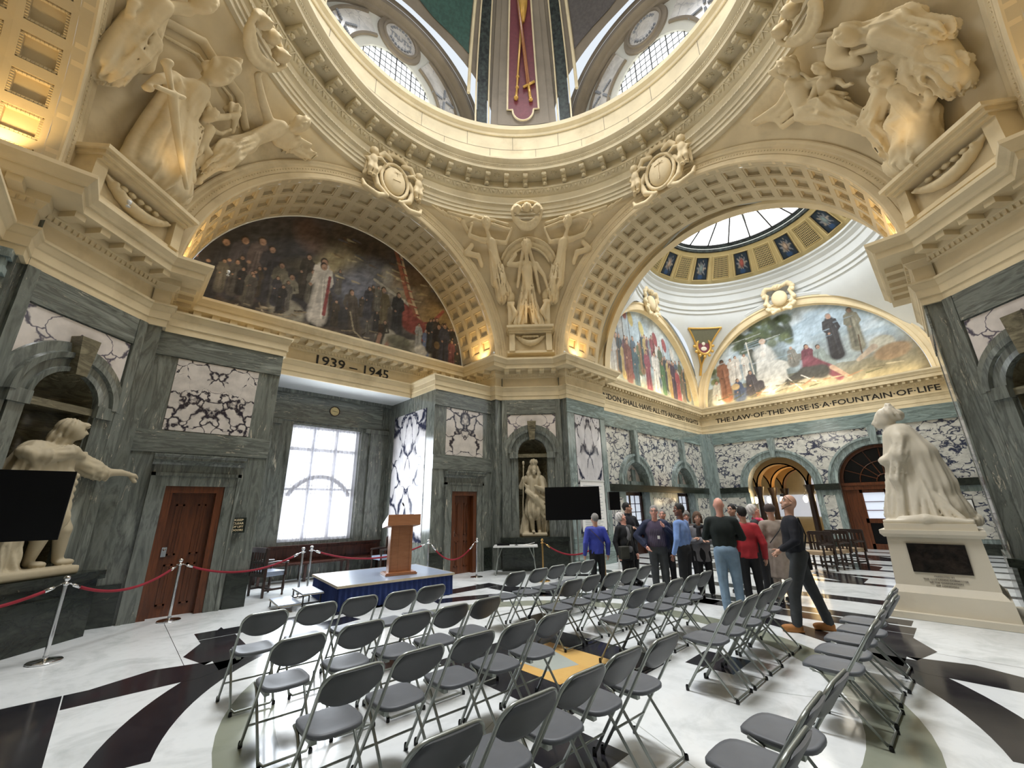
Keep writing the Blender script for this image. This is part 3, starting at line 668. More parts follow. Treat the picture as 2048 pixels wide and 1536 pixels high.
# ---- arches: archivolts and coffered soffits ------------------------
RI = 4.18
for k in range(4):
    T = FR(W(k, 5.8, 0, 0)[:2], Qd(k, 0, 1), Qd(k, -1, 0)); dep = 1.86
    m = MB(); arc_band(m, T, 0, ZS, [(RI, -.12), (RI, .03), (RI+.03, .05), (RI+.15, .05), (RI+.16, .03), (RI+.17, .055), (RI+.30, .055), (RI+.32, .085), (RI+.38, .09), (RI+.42, .12), (RI+.45, .12), (RI+.46, 0)], 0, pi, 64)
    ar = ST('trim_%d' % (2+k), m, 'stone', smooth=True, angle=30)
    bd = MB()
    for i in range(190):
        a = pi*(i+.5)/190; r = RI+.245
        c = T(r*cos(a), .06, ZS+r*sin(a)); bd.blob(c, (.018, .018, .018), 5, 3)
    b_ = bd.build('bead_course', 'stone', ar); b_['kind'] = 'stuff'
    # coffers
    nc = 25; cols = 3; rib = .15; m = MB(); dm = MB()
    def S(a, y, r): return T(r*cos(a), -.06-y, ZS+r*sin(a))
    dd = (dep-.18)/cols
    for i in range(nc):
        a0, a1 = pi*i/nc, pi*(i+1)/nc; ra = rib/2/RI
        for j in range(cols):
            y0, y1 = .08+dd*j, .08+dd*(j+1); loops = []
            for (ia, iy, r) in ((0, 0, RI), (ra, rib/2, RI), (ra, rib/2, RI+.045), (ra*1.45, rib*.72, RI+.052), (ra*1.45, rib*.72, RI+.10)):
                loops.append([(a0+ia, y0+iy, r), (a1-ia, y0+iy, r), (a1-ia, y1-iy, r), (a0+ia, y1-iy, r)])
            for la, lb in zip(loops[:-1], loops[1:]):
                for q in range(4): m.poly([S(*la[q]), S(*la[(q+1) % 4]), S(*lb[(q+1) % 4]), S(*lb[q])])
            m.poly([S(*p) for p in loops[-1]])
            # dart and bead course round each coffer
            nb_ = 9
            for q in range(nb_):
                f = (q+.5)/nb_
                for (aa, yy) in ((a0+ra*1.25+(a1-a0-2.5*ra)*f, y0+rib*.62), (a0+ra*1.25+(a1-a0-2.5*ra)*f, y1-rib*.62)):
                    c = S(aa, yy, RI+.03); dm.cbox(c, (.019, .019, .019))
                for aa in (a0+ra*1.25, a1-ra*1.25):
                    c = S(aa, y0+rib*.62+(dd-1.24*rib)*f, RI+.03); dm.cbox(c, (.019, .019, .019))
    for (ya, yb) in ((-.06, .08), (dep-.10, dep)):
        m.grid(lambda u, v: S(pi*u, ya+(yb-ya)*v, RI), 48, 1)
    so = ST('ceiling_arch_%s' % ('east', 'north', 'west', 'south')[k], m, 'coffer_stone')
    o = dm.build('coffer_moulding', 'coffer_stone', so); o['kind'] = 'stuff'
# ---- pendentives --------------------------------------------------
ZR = 10.96
def pend_pt(k, u, v, off=0.0, RO=RI+.40):
    """point on the pendentive between arches k and k+1: u across 0..1, v up 0..1; off = towards the hall"""
    z = 6.35+(ZR-6.35)*v; w = sqrt(max(0, RO*RO-(z-ZS)**2)) if z-ZS < RO else 0
    w = min(w, 4.44 + 0*w)
    f0 = atan2(w, 5.8); f1 = pi/2-f0; f = f0+(f1-f0)*u; s = v**.85
    D = (5.8+w)/sqrt(2); rl = D/max(cos(f-pi/4), .3); re = sqrt(5.8**2+w*w); 
    r = (1-s)*rl+s*re-.10*v*4*u*(1-u)-off; q = Qd(k, r*cos(f), r*sin(f)); return (CX+q[0], CY+q[1], z)
for k in range(4):
    m = MB(); m.grid(lambda u, v: pend_pt(k, u, v), 28, 30); ST('wall_pendentive_'+SIDES[k], m, 'stone', smooth=True)
# ---- the great ring, drum and dome ----------------------------------
C3 = (CX, CY, 0)
m = MB(); m.lathe([(5.86, 10.90), (5.62, 10.92), (5.62, 11.04), (5.58, 11.05), (5.58, 11.15), (5.54, 11.16), (5.54, 11.27), (5.47, 11.33), (5.45, 11.33), (5.45, 11.38), (5.58, 11.40), (5.58, 11.72), (5.54, 11.74), (5.50, 11.78), (5.42, 11.90), (5.40, 11.90), (5.40, 11.97), (5.47, 11.98), (5.47, 12.26), (4.97, 12.27), (4.97, 12.38), (4.95, 12.40), (4.93, 12.48), (4.88, 12.52), (4.83, 12.60), (4.83, 12.66), (5.1, 12.70), (5.5, 12.8)], C3, 144)
rg = ST('trim_6', m, 'stone_pale', smooth=True, angle=28)
m = MB(); nm_ = 52
for i in range(nm_):
    a = 2*pi*(i+.5)/nm_
    def T(x, y, z): r = 5.47-x; return (CX+r*cos(a)-y*sin(a), CY+r*sin(a)+y*cos(a), z)
    m.box(0, .42, -.075, .075, 12.14, 12.27, T); m.box(.0, .14, -.07, .07, 12.0, 12.15, T); m.box(.14, .30, -.065, .065, 12.08, 12.15, T)
    m.tube([T(.40, -.078, 12.16), T(.40, .078, 12.16)], .05, 8); m.blob(T(.40, 0, 12.12), (.035, .035, .03), 6, 4); m.blob(T(.16, 0, 12.02), (.06, .06, .06), 6, 4)
o = m.build('scroll_brackets', 'stone_pale', rg); o['kind'] = 'stuff'
m = MB(); 
for i in range(nm_):     # rosettes between the brackets
    a = 2*pi*i/nm_; c = (CX+5.2*cos(a), CY+5.2*sin(a), 12.25)
    m.blob(c, (.06, .06, .03), 8, 4)
    for q in range(6): b = q*pi/3; m.blob((c[0]+.075*cos(b), c[1]+.075*sin(b), 12.26), (.035, .035, .02), 5, 3)
o = m.build('rosettes', 'stone_pale', rg); o['kind'] = 'stuff'
m = MB()
for i in range(224):     # egg and dart
    a = 2*pi*i/224; r = 5.45
    if i % 2: m.blob((CX+r*cos(a), CY+r*sin(a), 11.85), (.05, .05, .06), 6, 4)
    else:
        for s in (-1, 1):
            b = a+s*.006; m.tube([(CX+5.40*cos(a), CY+5.40*sin(a), 11.90), (CX+5.48*cos(b+s*.008), CY+5.48*sin(b+s*.008), 11.78)], .014, 4)
o = m.build('egg_and_dart', 'stone_pale', rg); o['kind'] = 'stuff'
m = MB()
for i in range(420):
    a = 2*pi*i/420; m.cbox((CX+5.46*cos(a), CY+5.46*sin(a), 11.355), (.02, .014, .018), a)
for i in range(500):
    a = 2*pi*i/500; m.cbox((CX+4.93*cos(a), CY+4.93*sin(a), 12.44), (.012, .011, .018), a)
o = m.build('leaf_course', 'stone_pale', rg); o['kind'] = 'stuff'
# drum of ashlar blocks
m = MB(); m.lathe([(5.66, 12.7), (5.66, 14.42), (5.62, 14.44), (5.60, 14.52), (5.64, 14.54), (5.60, 14.60), (5.54, 14.66), (5.54, 14.74), (5.58, 14.76), (5.58, 14.88), (5.75, 14.92), (6.3, 14.95)], C3, 144)
dr = ST('wall_drum', m, 'stone_pale', smooth=True, angle=28)
m = MB()
for r_, z_ in ((0, 13.28), (1, 13.85), (2, 14.42)):
    m.lathe([(5.655, z_-.006), (5.655, z_+.006)], C3, 144)
    for i in range(22):
        a = 2*pi*(i+.5*(r_ % 2))/22
        m.cbox((CX+5.657*cos(a), CY+5.657*sin(a), z_-.28), (.004, .006, .28), a)
m.build('block_joints', 'stone_grey', dr)
LR = 3.2       # big lunettes cut into the dome
def dome_r(z): return 5.72 if z < 15.4 else 5.72*cos(min(1.45, (z-15.4)/7.4))
for k in range(4):
    m = MB()
    def dp(u, v):
        z = 14.9+6.6*v; w = sqrt(max(0, LR*LR-(z-15.0)**2)) if z-15.0 < LR else 0; r = dome_r(z); f0 = math.asin(min(.98, w/r)); f = f0+(pi/2-2*f0)*u
        q = Qd(k, r*cos(f), r*sin(f)); return (CX+q[0], CY+q[1], z)
    m.grid(dp, 20, 44); do = ST('ceiling_dome_'+SIDES[k], m, 'stone_grey', smooth=True)
    def dq(az, z, off=0.0, k=k): r = dome_r(z)-off; a = R(az)+k*pi/2; return (CX+r*cos(a), CY+r*sin(a), z)
    def strip(name, az0, az1, z0, z1, off, mat, taper=1.0, n=24, parent=do):
        mm = MB(); mid = (az0+az1)/2
        def f(u, v): tt = 1-(1-taper)*v; az = mid+(az0-mid+(az1-az0)*u)*tt; return dq(az, z0+(z1-z0)*v, off)
        mm.grid(f, 4, n); e = [f(0, 0), f(1, 0)]
        for uu in (0, 1):
            i = len(mm.v)
            for b in range(n+1):
                tt = 1-(1-taper)*b/n; az = mid+((az0 if uu == 0 else az1)-mid)*tt; z = z0+(z1-z0)*b/n; mm.v.append(dq(az, z, off)); mm.v.append(dq(az, z, 0))
            for b in range(n): mm.face((i+2*b, i+2*b+1, i+2*b+3, i+2*b+2))
        return mm.build(name, mat, parent)
    strip('rib_panel', 33.0, 57.0, 14.9, 21.5, .10, 'stone_grey', .86)
    strip('inner_panel', 35.5, 54.5, 14.9, 21.5, .14, 'stone_grey', .84)
    strip('marble_strip', 28.0, 31.6, 14.9, 21.5, .06, 'dome_marble', 1.15)
    strip('marble_strip', 58.4, 62.0, 14.9, 21.5, .06, 'dome_marble', 1.15)
    for az in (27.4, 32.2, 57.8, 62.6):
        mm = MB(); mm.tube([dq(az+(45-az)*.0, 14.9+6.5*i/20, .07) for i in range(21)], .03, 6); mm.build('pale_fillet', 'stone_pale', do)
    # painted regalia panel
    mm = MB(); zb_, zt_ = 15.35, 21.3
    outline = lambda v: 5.6 if v > .08 else 0
    def ox(u, v):
        z = 15.55+5.8*v; hw = 5.6-1.3*v; return dq(45+(u-.5)*2*hw, z, .17)
    mm.grid(ox, 4, 20); i = len(mm.v)
    n_ = 16; mm.poly([dq(45+3.7*cos(pi+pi*j/n_), 15.57+.42*sin(pi+pi*j/n_)*1.0, .17) for j in range(n_+1)])
    mm.build('red_field', 'oxblood', do)
    mm = MB(); pts = [dq(45+5.9-1.3*v, 15.55+5.8*v, .2) for v in [q/10 for q in range(11)]][::-1]+[dq(45+3.9, 15.56, .2)]+[dq(45+3.9*cos(-pi*j/12), 15.52+.46*sin(-pi*j/12), .2) for j in range(13)]+[dq(45-3.9, 15.56, .2)]+[dq(45-5.9+1.3*v, 15.55+5.8*v, .2) for v in [q/10 for q in range(11)]]
    mm.tube(pts, .035, 6); mm.build('gilt_border', 'stone_pale', do)
    mm = MB()            # crossed mace and sword
    mm.tube([dq(47.6, 16.0, .22), dq(47.1, 16.5, .22), dq(46.6, 17.2, .22), dq(44.6, 19.0, .22)], [.05, .035, .04, .05], 8)
    for az, z, r in ((47.5, 16.1, .09), (47.0, 16.55, .07), (46.7, 17.0, .07)): mm.blob(dq(az, z, .22), (r, r, r*.8), 8, 5)
    c = [dq(44.3, 19.0, .24), dq(43.9, 19.5, .24), dq(43.6, 20.1, .24)]; mm.tube(c, [.09, .17, .22], 10); mm.blob(dq(43.5, 20.35, .24), (.2, .2, .22), 10, 6); mm.blob(dq(43.4, 20.7, .24), (.07, .07, .1), 8, 5)
    mm.build('gilt_mace', 'gilt', do, smooth=True)
    mm = MB(); mm.tube([dq(42.0, 16.0, .22), dq(42.5, 16.6, .22)], .05, 8); mm.tube([dq(40.2, 16.75, .22), dq(44.6, 16.55, .22)], .05, 8); mm.blob(dq(41.9, 15.98, .22), (.08, .08, .08), 8, 5)
    mm.build('gilt_hilt', 'gilt', do, smooth=True)
    mm = MB(); mm.tube([dq(42.6, 16.65, .22), dq(46.3, 19.9, .22)], [.07, .05], 6); mm.build('sword_scabbard', 'lectern_wood', do, smooth=True)
    # painted triangles beside the rib, green on one side and slate on the other
    for sgn, mt in ((1, 'dome_green'), (-1, 'dome_slate')):
        mm = MB()
        def tri(u, v):
            z = 16.9+4.4*v; w = sqrt(max(0, 3.5**2-(z-15.0)**2)) if z-15 < 3.5 else 0; f0 = math.degrees(math.asin(min(.98, w/dome_r(z)))); e = 23.6
            az = f0+1.2+(max(e-f0-1.2, .05))*u; az = az if sgn < 0 else 90-az; return dq(az, z, .03)
        mm.grid(tri, 8, 20); mm.build('painted_field', mt, do)
    for s in (0, 1):
        mm = MB(); mm.tube([dq((24.6 if s == 0 else 65.4), 16.2+5.2*i/12, .05) for i in range(13)], .06, 6); mm.build('stone_fillet', 'stone_pale', do)
    # lunette: window, medallion, panels
    T = FR(W(k, 6.05, 0, 0)[:2], Qd(k, 0, 1), Qd(k, -1, 0)); g0 = 1.45; m = MB()
    arc_band(m, T, 0, 15.3, [(g0-.06, -.12), (g0-.06, .0), (g0+.05, .02), (2.9, .02)], 0, pi, 48)
    lu = ST('wall_lunette_dome', m, 'plaster_white', smooth=True, angle=30)
    m = MB(); arc_band(m, T, 0, 15.0, [(LR+.02, .42), (LR-.16, .42), (LR-.2, .36), (LR-.22, .2), (LR-.3, .16), (LR-.34, 0)], 0, pi, 48); arc_band(m, T, 0, 15.0, [(LR+.26, .34), (LR+.2, .47), (LR+.0, .44)], 0, pi, 48)
    m.build('lunette_arch', 'stone_grey', lu, smooth=True, angle=30)
    m = MB(); m.box(-3.2, -1.4, 0, .03, 14.9, 15.35, T); m.box(1.4, 3.2, 0, .03, 14.9, 15.35, T); m.build('lunette_sill', 'plaster_white', lu)
    for s in (0, 1):
        m = MB(); a0, a1 = (R(4), R(62)) if s == 0 else (R(118), R(176)); arc_band(m, T, 0, 15.3, [(1.75, .05), (2.45, .05)], a0, a1, 20); m.build('grey_panel', 'medallion_marble', lu)
        for rr in (1.70, 2.50):
            m = MB(); arc_band(m, T, 0, 15.3, [(rr-.05, .03), (rr-.04, .10), (rr+.04, .10), (rr+.05, .03)], a0, a1, 20); m.build('panel_moulding', 'stone_grey', lu)
        m = MB(); am = (a0+a1)/2+(.12 if s else -.12)
        for q in range(4):
            b = am+pi/2+q*pi/2+.5; c0 = (2.08*cos(am), 15.3+2.08*sin(am))
            for w_ in range(6):
                t_ = .12+.07*w_; p = (c0[0]+t_*cos(b), c0[1]+t_*sin(b)); m.cbox(T(p[0], .06, p[1]), (.035, .035, .035), 0)
        m.build('leaf_spray', 'leaf_grey', lu)
    m = MB(); n_ = 32; cz = 17.38; m.poly([T(.56*cos(2*pi*j/n_), .10, cz+.56*sin(2*pi*j/n_)) for j in range(n_)]); m.build('medallion', 'medallion_marble', lu)
    m = MB(); arc_band(m, T, 0, cz, [(.82, .02), (.80, .09), (.66, .11), (.64, .16), (.57, .16), (.56, .08)], 0, 2*pi, 40); m.build('medallion_frame', 'stone_grey', lu, smooth=True, angle=30)
    m = MB()
    for q in range(22):
        b = 2*pi*q/22; 
        if abs(sin(b)) > .35: m.cbox(T(.42*cos(b), .11, cz+.42*sin(b)), (.035, .035, .03), b)
    m.build('medallion_wreath', 'leaf_grey', lu)
    m = MB(); m.poly([T(g0*cos(pi*j/32), -.10, 15.3+g0*sin(pi*j/32)) for j in range(33)]); m.poly([T(-g0, -.10, 14.6), T(g0, -.10, 14.6), T(g0, -.10, 15.3), T(-g0, -.10, 15.3)]); wn = ST('window_%d' % (2+k), m, 'frosted_dome')
    m = MB()
    for q in range(-7, 8):
        x = q*.19; h = sqrt(max(0, g0*g0-x*x)); tk = .016 if q % 3 == 0 else .007; m.box(x-tk, x+tk, -.09, -.06, 14.6, 15.3+h, T)
    for z in (14.9, 15.15, 15.4, 15.65, 15.9, 16.15, 16.4, 16.65):
        h = sqrt(max(0, g0*g0-max(0, z-15.3)**2)); m.box(-h, h, -.09, -.07, z-.007, z+.007, T)
    m.build('glazing_bars', 'black_iron', wn)
# ---- lettering ------------------------------------------------------
def text(body, T, s0, s1, z0, height, d, mat, parent, name='inscription', z_is_base=True):
    cu = bpy.data.curves.new(name, 'FONT'); cu.body = body; cu.size = 1.0; cu.extrude = .003; cu.offset = .012; cu.resolution_u = 2
    o = bpy.data.objects.new(name, cu); COL.objects.link(o); cu.materials.append(MATS[mat]); bpy.context.view_layer.update()
    w = max(o.dimensions[0], .01); hgt = .70; sx = abs(s1-s0)/w; sz = height/hgt
    u = Vector(T.u+(0,)) * (1 if s1 > s0 else -1); n = Vector(T.n+(0,)); p = Vector(T(s0, d, z0)); mx = Matrix.Identity(4)
    for i in range(3): mx[i][0] = u[i]*sx; mx[i][1] = (0, 0, 1)[i]*sz; mx[i][2] = n[i]; mx[i][3] = p[i]
    o.matrix_world = mx
    if parent is not None: o.parent = parent
    return o
T = FR(W(1, 7.4, 0, 0)[:2], Qd(1, 0, 1), Qd(1, -1, 0))
text('1939 – 1945', T, 1.02, -1.10, 5.56, .27, .03, 'letter_black', hall_ent)
for k, wd_ in enumerate(('EQUITY', 'TRUTH', 'MERCY', 'JUSTICE')):
    pass
T = FR(W(1, 6.05, 0, 0)[:2], Qd(1, 0, 1), Qd(1, -1, 0)); text('TRUTH', T, .40, -.40, 17.29, .2, .115, 'leaf_grey', None)['kind'] = 'structure'
# ---- adjoining bay --------------------------------------------------
BX, BY, BH = 16.72, 3.72, 4.42
X0, X1, Y0, Y1 = 12.04, 21.12, BY-4.6, 8.3
TE = FR((X1, BY), (0, -1), (-1, 0)); TN = FR((BX, Y1), (1, 0), (0, -1)); TS = FR((BX, Y0), (-1, 0), (0, 1))
def arched_wall(T, s0, s1, arches, z1=5.1):
    m = MB(); ed = [s0]+[(arches[i][0]+arches[i+1][0])/2 for i in range(len(arches)-1)]+[s1]
    for i, (sc, r, zs) in enumerate(arches): arch_hole(m, T, ed[i], ed[i+1], 0, z1, sc, r, 0, zs, 0, 24)
    return m
AF = [(-1.58, 1.25, 2.47), (1.92, 1.42, 2.47)]         # far wall (s runs south)
wE = ST('wall_east', arched_wall(TE, -4.58, 4.6, AF), 'breccia_wall')
AL = [(-2.45, .85, 2.47), (1.6, .85, 2.47)]
wN = ST('wall_london', arched_wall(TN, -4.68, 4.4, AL), 'breccia_wall')
m = MB(); m.box(-4.7, 4.7, -.1, 0, 0, 5.1, TS); wS = ST('wall_southeast_bay', m, 'breccia_wall')
for T, w_, s0, s1, AR in ((TE, wE, -4.58, 4.6, AF), (TN, wN, -4.68, 4.4, AL), (TS, wS, -4.4, 4.7, [])):
    m = MB(); m.box(s0, s1, 0, .05, 4.55, 5.1, T); m.build('top_band', 'verde_pale_level', w_)
    ed = [s0]+[v for a in AR for v in (a[0]-a[1], a[0]+a[1])]+[s1]
    m = MB(); b = MB(); p = MB(); q = MB()
    for i in range(0, len(ed), 2):
        b.box(ed[i], ed[i+1], 0, .14, 2.22, 2.47, T); m.box(ed[i], ed[i+1], 0, .04, .0, 2.22, T); p.box(ed[i], ed[i+1], 0, .08, 0, .35, T)
        wd2 = ed[i+1]-ed[i]
        if wd2 > .5: q.box(ed[i]+.22, ed[i+1]-.22, .04, .052, .5, 2.02, T)
    b.build('string_course', 'verde_dark', w_); m.build('lower_lining', 'verde_pale', w_); p.build('plinth', 'verde_dark', w_); q.build('white_inlay', 'breccia_wall', w_)
    m = MB()
    for (sc, r, zs) in AR:
        arc_band(m, T, sc, zs, [(r, -.5), (r, .10), (r+.10, .11), (r+.11, .08), (r+.22, .10), (r+.24, .14), (r+.32, .14), (r+.33, 0)], 0, pi, 32)
        P = [(-.09, zs+r-.02), (.09, zs+r-.02), (.14, 4.55), (-.14, 4.55)]; i = m.pts([T(sc+x, .20, z) for x, z in P]+[T(sc+x, 0, z) for x, z in P])
        for f in ((0, 1, 2, 3), (0, 4, 5, 1), (1, 5, 6, 2), (3, 7, 4, 0)): m.face(i+j for j in f)
        for e in (-1, 1): m.poly([T(sc+e*r, 0, 0), T(sc+e*r, -.5, 0), T(sc+e*r, -.5, zs), T(sc+e*r, 0, zs)])
    if AR: m.build('arch_moulding', 'verde_pale', w_, smooth=True, angle=30)
m = MB()      # corner pilasters
for (x, y, sx, sy) in ((X1, Y1, -1, -1),):
    m.box(x-.5, x, y-.16, y, 0, 5.1); m.box(x-.16, x, y-.5, y, 0, 5.1); m.box(x-.30, x, y-.30, y, 0, 5.1)
ST('wall_corner_pilaster', m, 'verde_pale')
ENB = [(d*.62, z) for d, z in ENT]
m = MB(); m.sweep([(X0-.05, Y0), (X1, Y0), (X1, Y1), (X0-.05, Y1)], ENB); eb = ST('trim_7', m, 'stone')
m = MB(); blocks(m, [(X0, Y0), (X1, Y0), (X1, Y1), (X0, Y1)], .21, .09, .05, .22, 5.99, 6.085); o = m.build('dentils', 'stone', eb); o['kind'] = 'stuff'
m = MB(); blocks(m, [(X0, Y0), (X1, Y0), (X1, Y1), (X0, Y1)], .07, .045, .01, .06, 5.88, 5.965); o = m.build('leaf_moulding', 'stone', eb); o['kind'] = 'stuff'
text('THE·LAW·OF·THE·WISE·IS·A·FOUNTAIN·OF·LIFE', TE, -3.80, 4.12, 5.60, .215, .02, 'letter_black', eb)
text('LONDON·SHALL·HAVE·ALL·ITS·ANCIENT·RIGHTS', TN, -4.75, 4.05, 5.60, .215, .02, 'letter_black', eb)
# bay 2 vault: lunette arches, pendentives, cove, inscribed attic and skylight
for j, (T, k) in enumerate(((TE, 0), (TN, 1), (FR((12.3, BY), (0, 1), (1, 0)), 2), (TS, 3))):
    RB = 4.08 if j != 2 else 4.18; c0 = 0 if j != 1 else .0
    m = MB(); arc_band(m, T, 0, ZS, [(RB, -.1), (RB, .22), (RB+.10, .24), (RB+.12, .20), (RB+.26, .21), (RB+.3, .26), (RB+.36, .26), (RB+.38, 0)], 0, pi, 56); ST('trim_%d' % (8+j), m, 'stone', smooth=True, angle=30)
    m = MB(); arc_band(m, T, 0, ZS, [(RB+.36, .10), (RB+.40, .22), (RB+.52, .26), (RB+.58, .20), (RB+.62, 0)], R(24), R(156), 56); ST('trim_%d' % (12+j), m, 'plaster_white', smooth=True, angle=30)
m = MB()
for k in range(4):
    def bp(u, v):
        z = 6.4+(10.85-6.4)*v; Rr_ = 4.46; w = sqrt(max(0, Rr_*Rr_-(z-ZS)**2)); w = min(w, BH); f0 = atan2(w, BH); f = f0+(pi/2-2*f0)*u; re = sqrt(BH*BH+w*w); r = re*(1-v**2)+v**2*BH
        return (BX+r*cos(f+k*pi/2), BY+r*sin(f+k*pi/2), z)
    m.grid(bp, 16, 24)
pb = ST('ceiling_pendentives_bay', m, 'plaster_white', smooth=True)
m = MB()
for k in range(1):
    def op(u, v):
        z = 8.1+(10.2-8.1)*v; w = sqrt(max(0, 4.95**2-(z-ZS)**2)); f0 = atan2(w, BH); f0 = min(f0, pi/4-.004); f = f0+(pi/2-2*f0)*u
        re = sqrt(BH*BH+min(w, BH)**2); vv = (z-6.4)/4.45; w0 = min(sqrt(max(0, 4.46**2-(z-ZS)**2)), BH); re = sqrt(BH*BH+w0*w0); r = re*(1-vv**2)+vv**2*BH-.03
        return (BX+r*cos(f), BY+r*sin(f), z)
    m.grid(op, 12, 16)
m.build('olive_field', 'pendentive_olive', pb, smooth=True)
m = MB(); e = [op(0, v/16) for v in range(17)]+[op(u/12, 1) for u in range(13)]+[op(1, 1-v/16) for v in range(17)]; m.tube(e, .045, 6); m.build('gilt_border', 'gilt', pb)
CB = (BX, BY, 0); m = MB()
m.lathe([(4.45, 10.8), (4.40, 10.9), (4.36, 10.92), (4.36, 11.1), (4.30, 11.12), (4.30, 11.32), (4.22, 11.42), (4.20, 11.75), (4.15, 11.8), (4.14, 11.95), (4.02, 12.1), (4.02, 12.18), (3.92, 12.25), (3.92, 12.34)], CB, 96); ST('trim_16', m, 'plaster_white', smooth=True, angle=28)
m = MB(); m.lathe([(4.3, 12.3), (4.10, 12.36), (3.12, 13.62), (3.05, 13.66)], CB, 96); at_ = ST('ceiling_attic_bay', m, 'plaster_cream', smooth=True, angle=20)
def atp(az, v, off=0.0):     # on the sloping attic
    r = 4.10+(3.12-4.10)*v; z = 12.36+1.26*v; a = R(az); n = (-.79*cos(a), -.79*sin(a), -.61); return (BX+r*cos(a)+n[0]*off, BY+r*sin(a)+n[1]*off, z+n[2]*off)
m = MB(); m.lathe([(3.12, 13.60), (3.02, 13.60), (3.0, 13.72), (3.06, 13.78), (3.0, 13.84), (3.0, 13.95)], CB, 96); rr_ = ST('trim_17', m, 'dome_marble', smooth=True, angle=30)
m = MB(); m.lathe([(3.03, 13.70), (2.99, 13.72), (2.99, 13.75), (3.03, 13.77)], CB, 96); m.build('pale_bead', 'plaster_white', rr_)
m = MB(); m.lathe([(3.02, 13.95), (1.5, 14.5), (.02, 14.75)], CB, 64); sk = ST('window_6', m, 'frosted_daylight', smooth=True)
m = MB()
for i in range(20): a = 2*pi*(i+.4)/20; m.tube([(BX+3.02*cos(a), BY+3.02*sin(a), 13.88), (BX+1.5*cos(a), BY+1.5*sin(a), 14.42), (BX+.1*cos(a), BY+.1*sin(a), 14.68)], .034, 5)
m.lathe([(3.04, 13.88), (2.96, 13.90), (2.98, 13.96)], CB, 64); m.build('glazing_bars', 'black_iron', sk)
m = MB()
for i in range(5): a = 2*pi*(i+.1)/5; m.tube([(BX+3.0*cos(a), BY+3.0*sin(a), 14.15), (BX+.2*cos(a), BY+.2*sin(a), 14.66)], .06, 6)
m.build('roof_trusses', 'plaster_white', sk)
# grilles and painted portrait panels round the attic
NAT = 24
for i in range(NAT):
    az = 360*i/NAT+2.0; hw = 4.9
    if i % 2 == 0:
        g = MB(); N = 10
        g.poly([atp(az-hw, .22, .02), atp(az+hw, .22, .02), atp(az+hw*1.05, .82, .02), atp(az-hw*1.05, .82, .02)]); go = g.build('attic_grille', 'black_iron'); go['kind'] = 'structure'
        b = MB()
        for q in range(N+1):
            x = az-hw+2*hw*q/N; b.tube([atp(x, .22, .03), atp(x, .82, .03)], .013, 4); v = .22+.6*q/N; b.tube([atp(az-hw, v, .03), atp(az, v, .035), atp(az+hw, v, .03)], .013, 4)
        b.build('grille_bars', 'plaster_cream', go)
    fr = MB(); cs = [atp(az-hw-1, .17, .05), atp(az+hw+1, .17, .05), atp(az+hw+1.2, .87, .05), atp(az-hw-1.2, .87, .05)]; fr.tube(cs, .03, 4, closed=True); fr.build('panel_frame', 'plaster_cream', at_)
# side doors of the London wall: tympana and doors
for j, (sc, r, zs) in enumerate(AL):
    T = TN; m = MB(); m.poly([T(sc+r*cos(pi*q/24), -.30, zs+r*sin(pi*q/24)) for q in range(25)]); ty = ST('wall_tympanum', m, 'breccia_soft')
    b = MB(); b.box(sc-.42, sc-.18, -.30, -.24, zs, zs+.72*r, T); b.box(sc+.18, sc+.42, -.30, -.24, zs, zs+.72*r, T); b.box(sc-r, sc+r, -.34, -.18, zs-.02, zs+.16, T); b.box(sc-.12, sc+.12, -.3, -.14, zs-.02, zs+.16, T); b.build('tympanum_bars', 'verde_pale', ty)
    b = MB(); b.box(sc-r, sc+r, -.3, .14, 2.22, 2.47, T); b.build('lintel', 'verde_dark', ty)
    d = MB(); d.box(sc-r, sc-r+.12, -.42, -.30, 0, 2.22, T); d.box(sc+r-.12, sc+r, -.42, -.30, 0, 2.22, T); d.box(sc-r, sc+r, -.42, -.30, 2.1, 2.22, T)
    do = ST('door_%d' % (3+j), d, 'dark_wood'); g = MB(); w2 = r-.12
    g.box(sc-.05, sc+.05, -.40, -.34, 0, 2.1, T); g.box(sc-w2, sc+w2, -.40, -.34, 0, .9, T)
    for q in (-.5, .5): g.box(sc+q*w2-.02, sc+q*w2+.02, -.39, -.35, .9, 2.1, T)
    for z in (1.2, 1.5, 1.8): g.box(sc-w2, sc+w2, -.39, -.35, z-.012, z+.012, T)
    g.build('door_leaves', 'dark_wood', do); g = MB(); g.box(sc-w2, sc+w2, -.375, -.365, .9, 2.1, T); g.build('glass_pane', 'door_daylight', do)
# far wall: fanlit double door in the right arch
sc, r, zs = AF[1]; T = TE
m = MB(); m.box(sc-r, sc-r+.10, -.40, -.25, 0, zs, T); m.box(sc+r-.10, sc+r, -.40, -.25, 0, zs, T); m.box(sc-r, sc+r, -.42, -.22, 2.20, 2.36, T); m.box(sc-r, sc+r, -.44, -.18, 2.36, 2.47, T)
arc_band(m, T, sc, zs, [(r, -.40), (r, -.25), (r-.12, -.25), (r-.12, -.40)], 0, pi, 32)
for x in (-.95, 0, .95): m.box(sc+x-.05, sc+x+.05, -.38, -.27, 0, 2.2, T)
dd = ST('door_5', m, 'door_wood')
g = MB()
for q in (-1, 1):
    a, b = (sc-.95, sc-.02) if q < 0 else (sc+.02, sc+.95)
    for (x0, x1, z0, z1) in ((a, a+.14, 0, 2.2), (b-.14, b, 0, 2.2), (a, b, 0, .2), (a, b, .95, 1.12), (a, b, 2.08, 2.2)): g.box(x0, x1, -.36, -.29, z0, z1, T)
    for z in (1.42, 1.74): g.box(a, b, -.35, -.30, z-.012, z+.012, T)
    for x in (a-.2, b+.2): pass
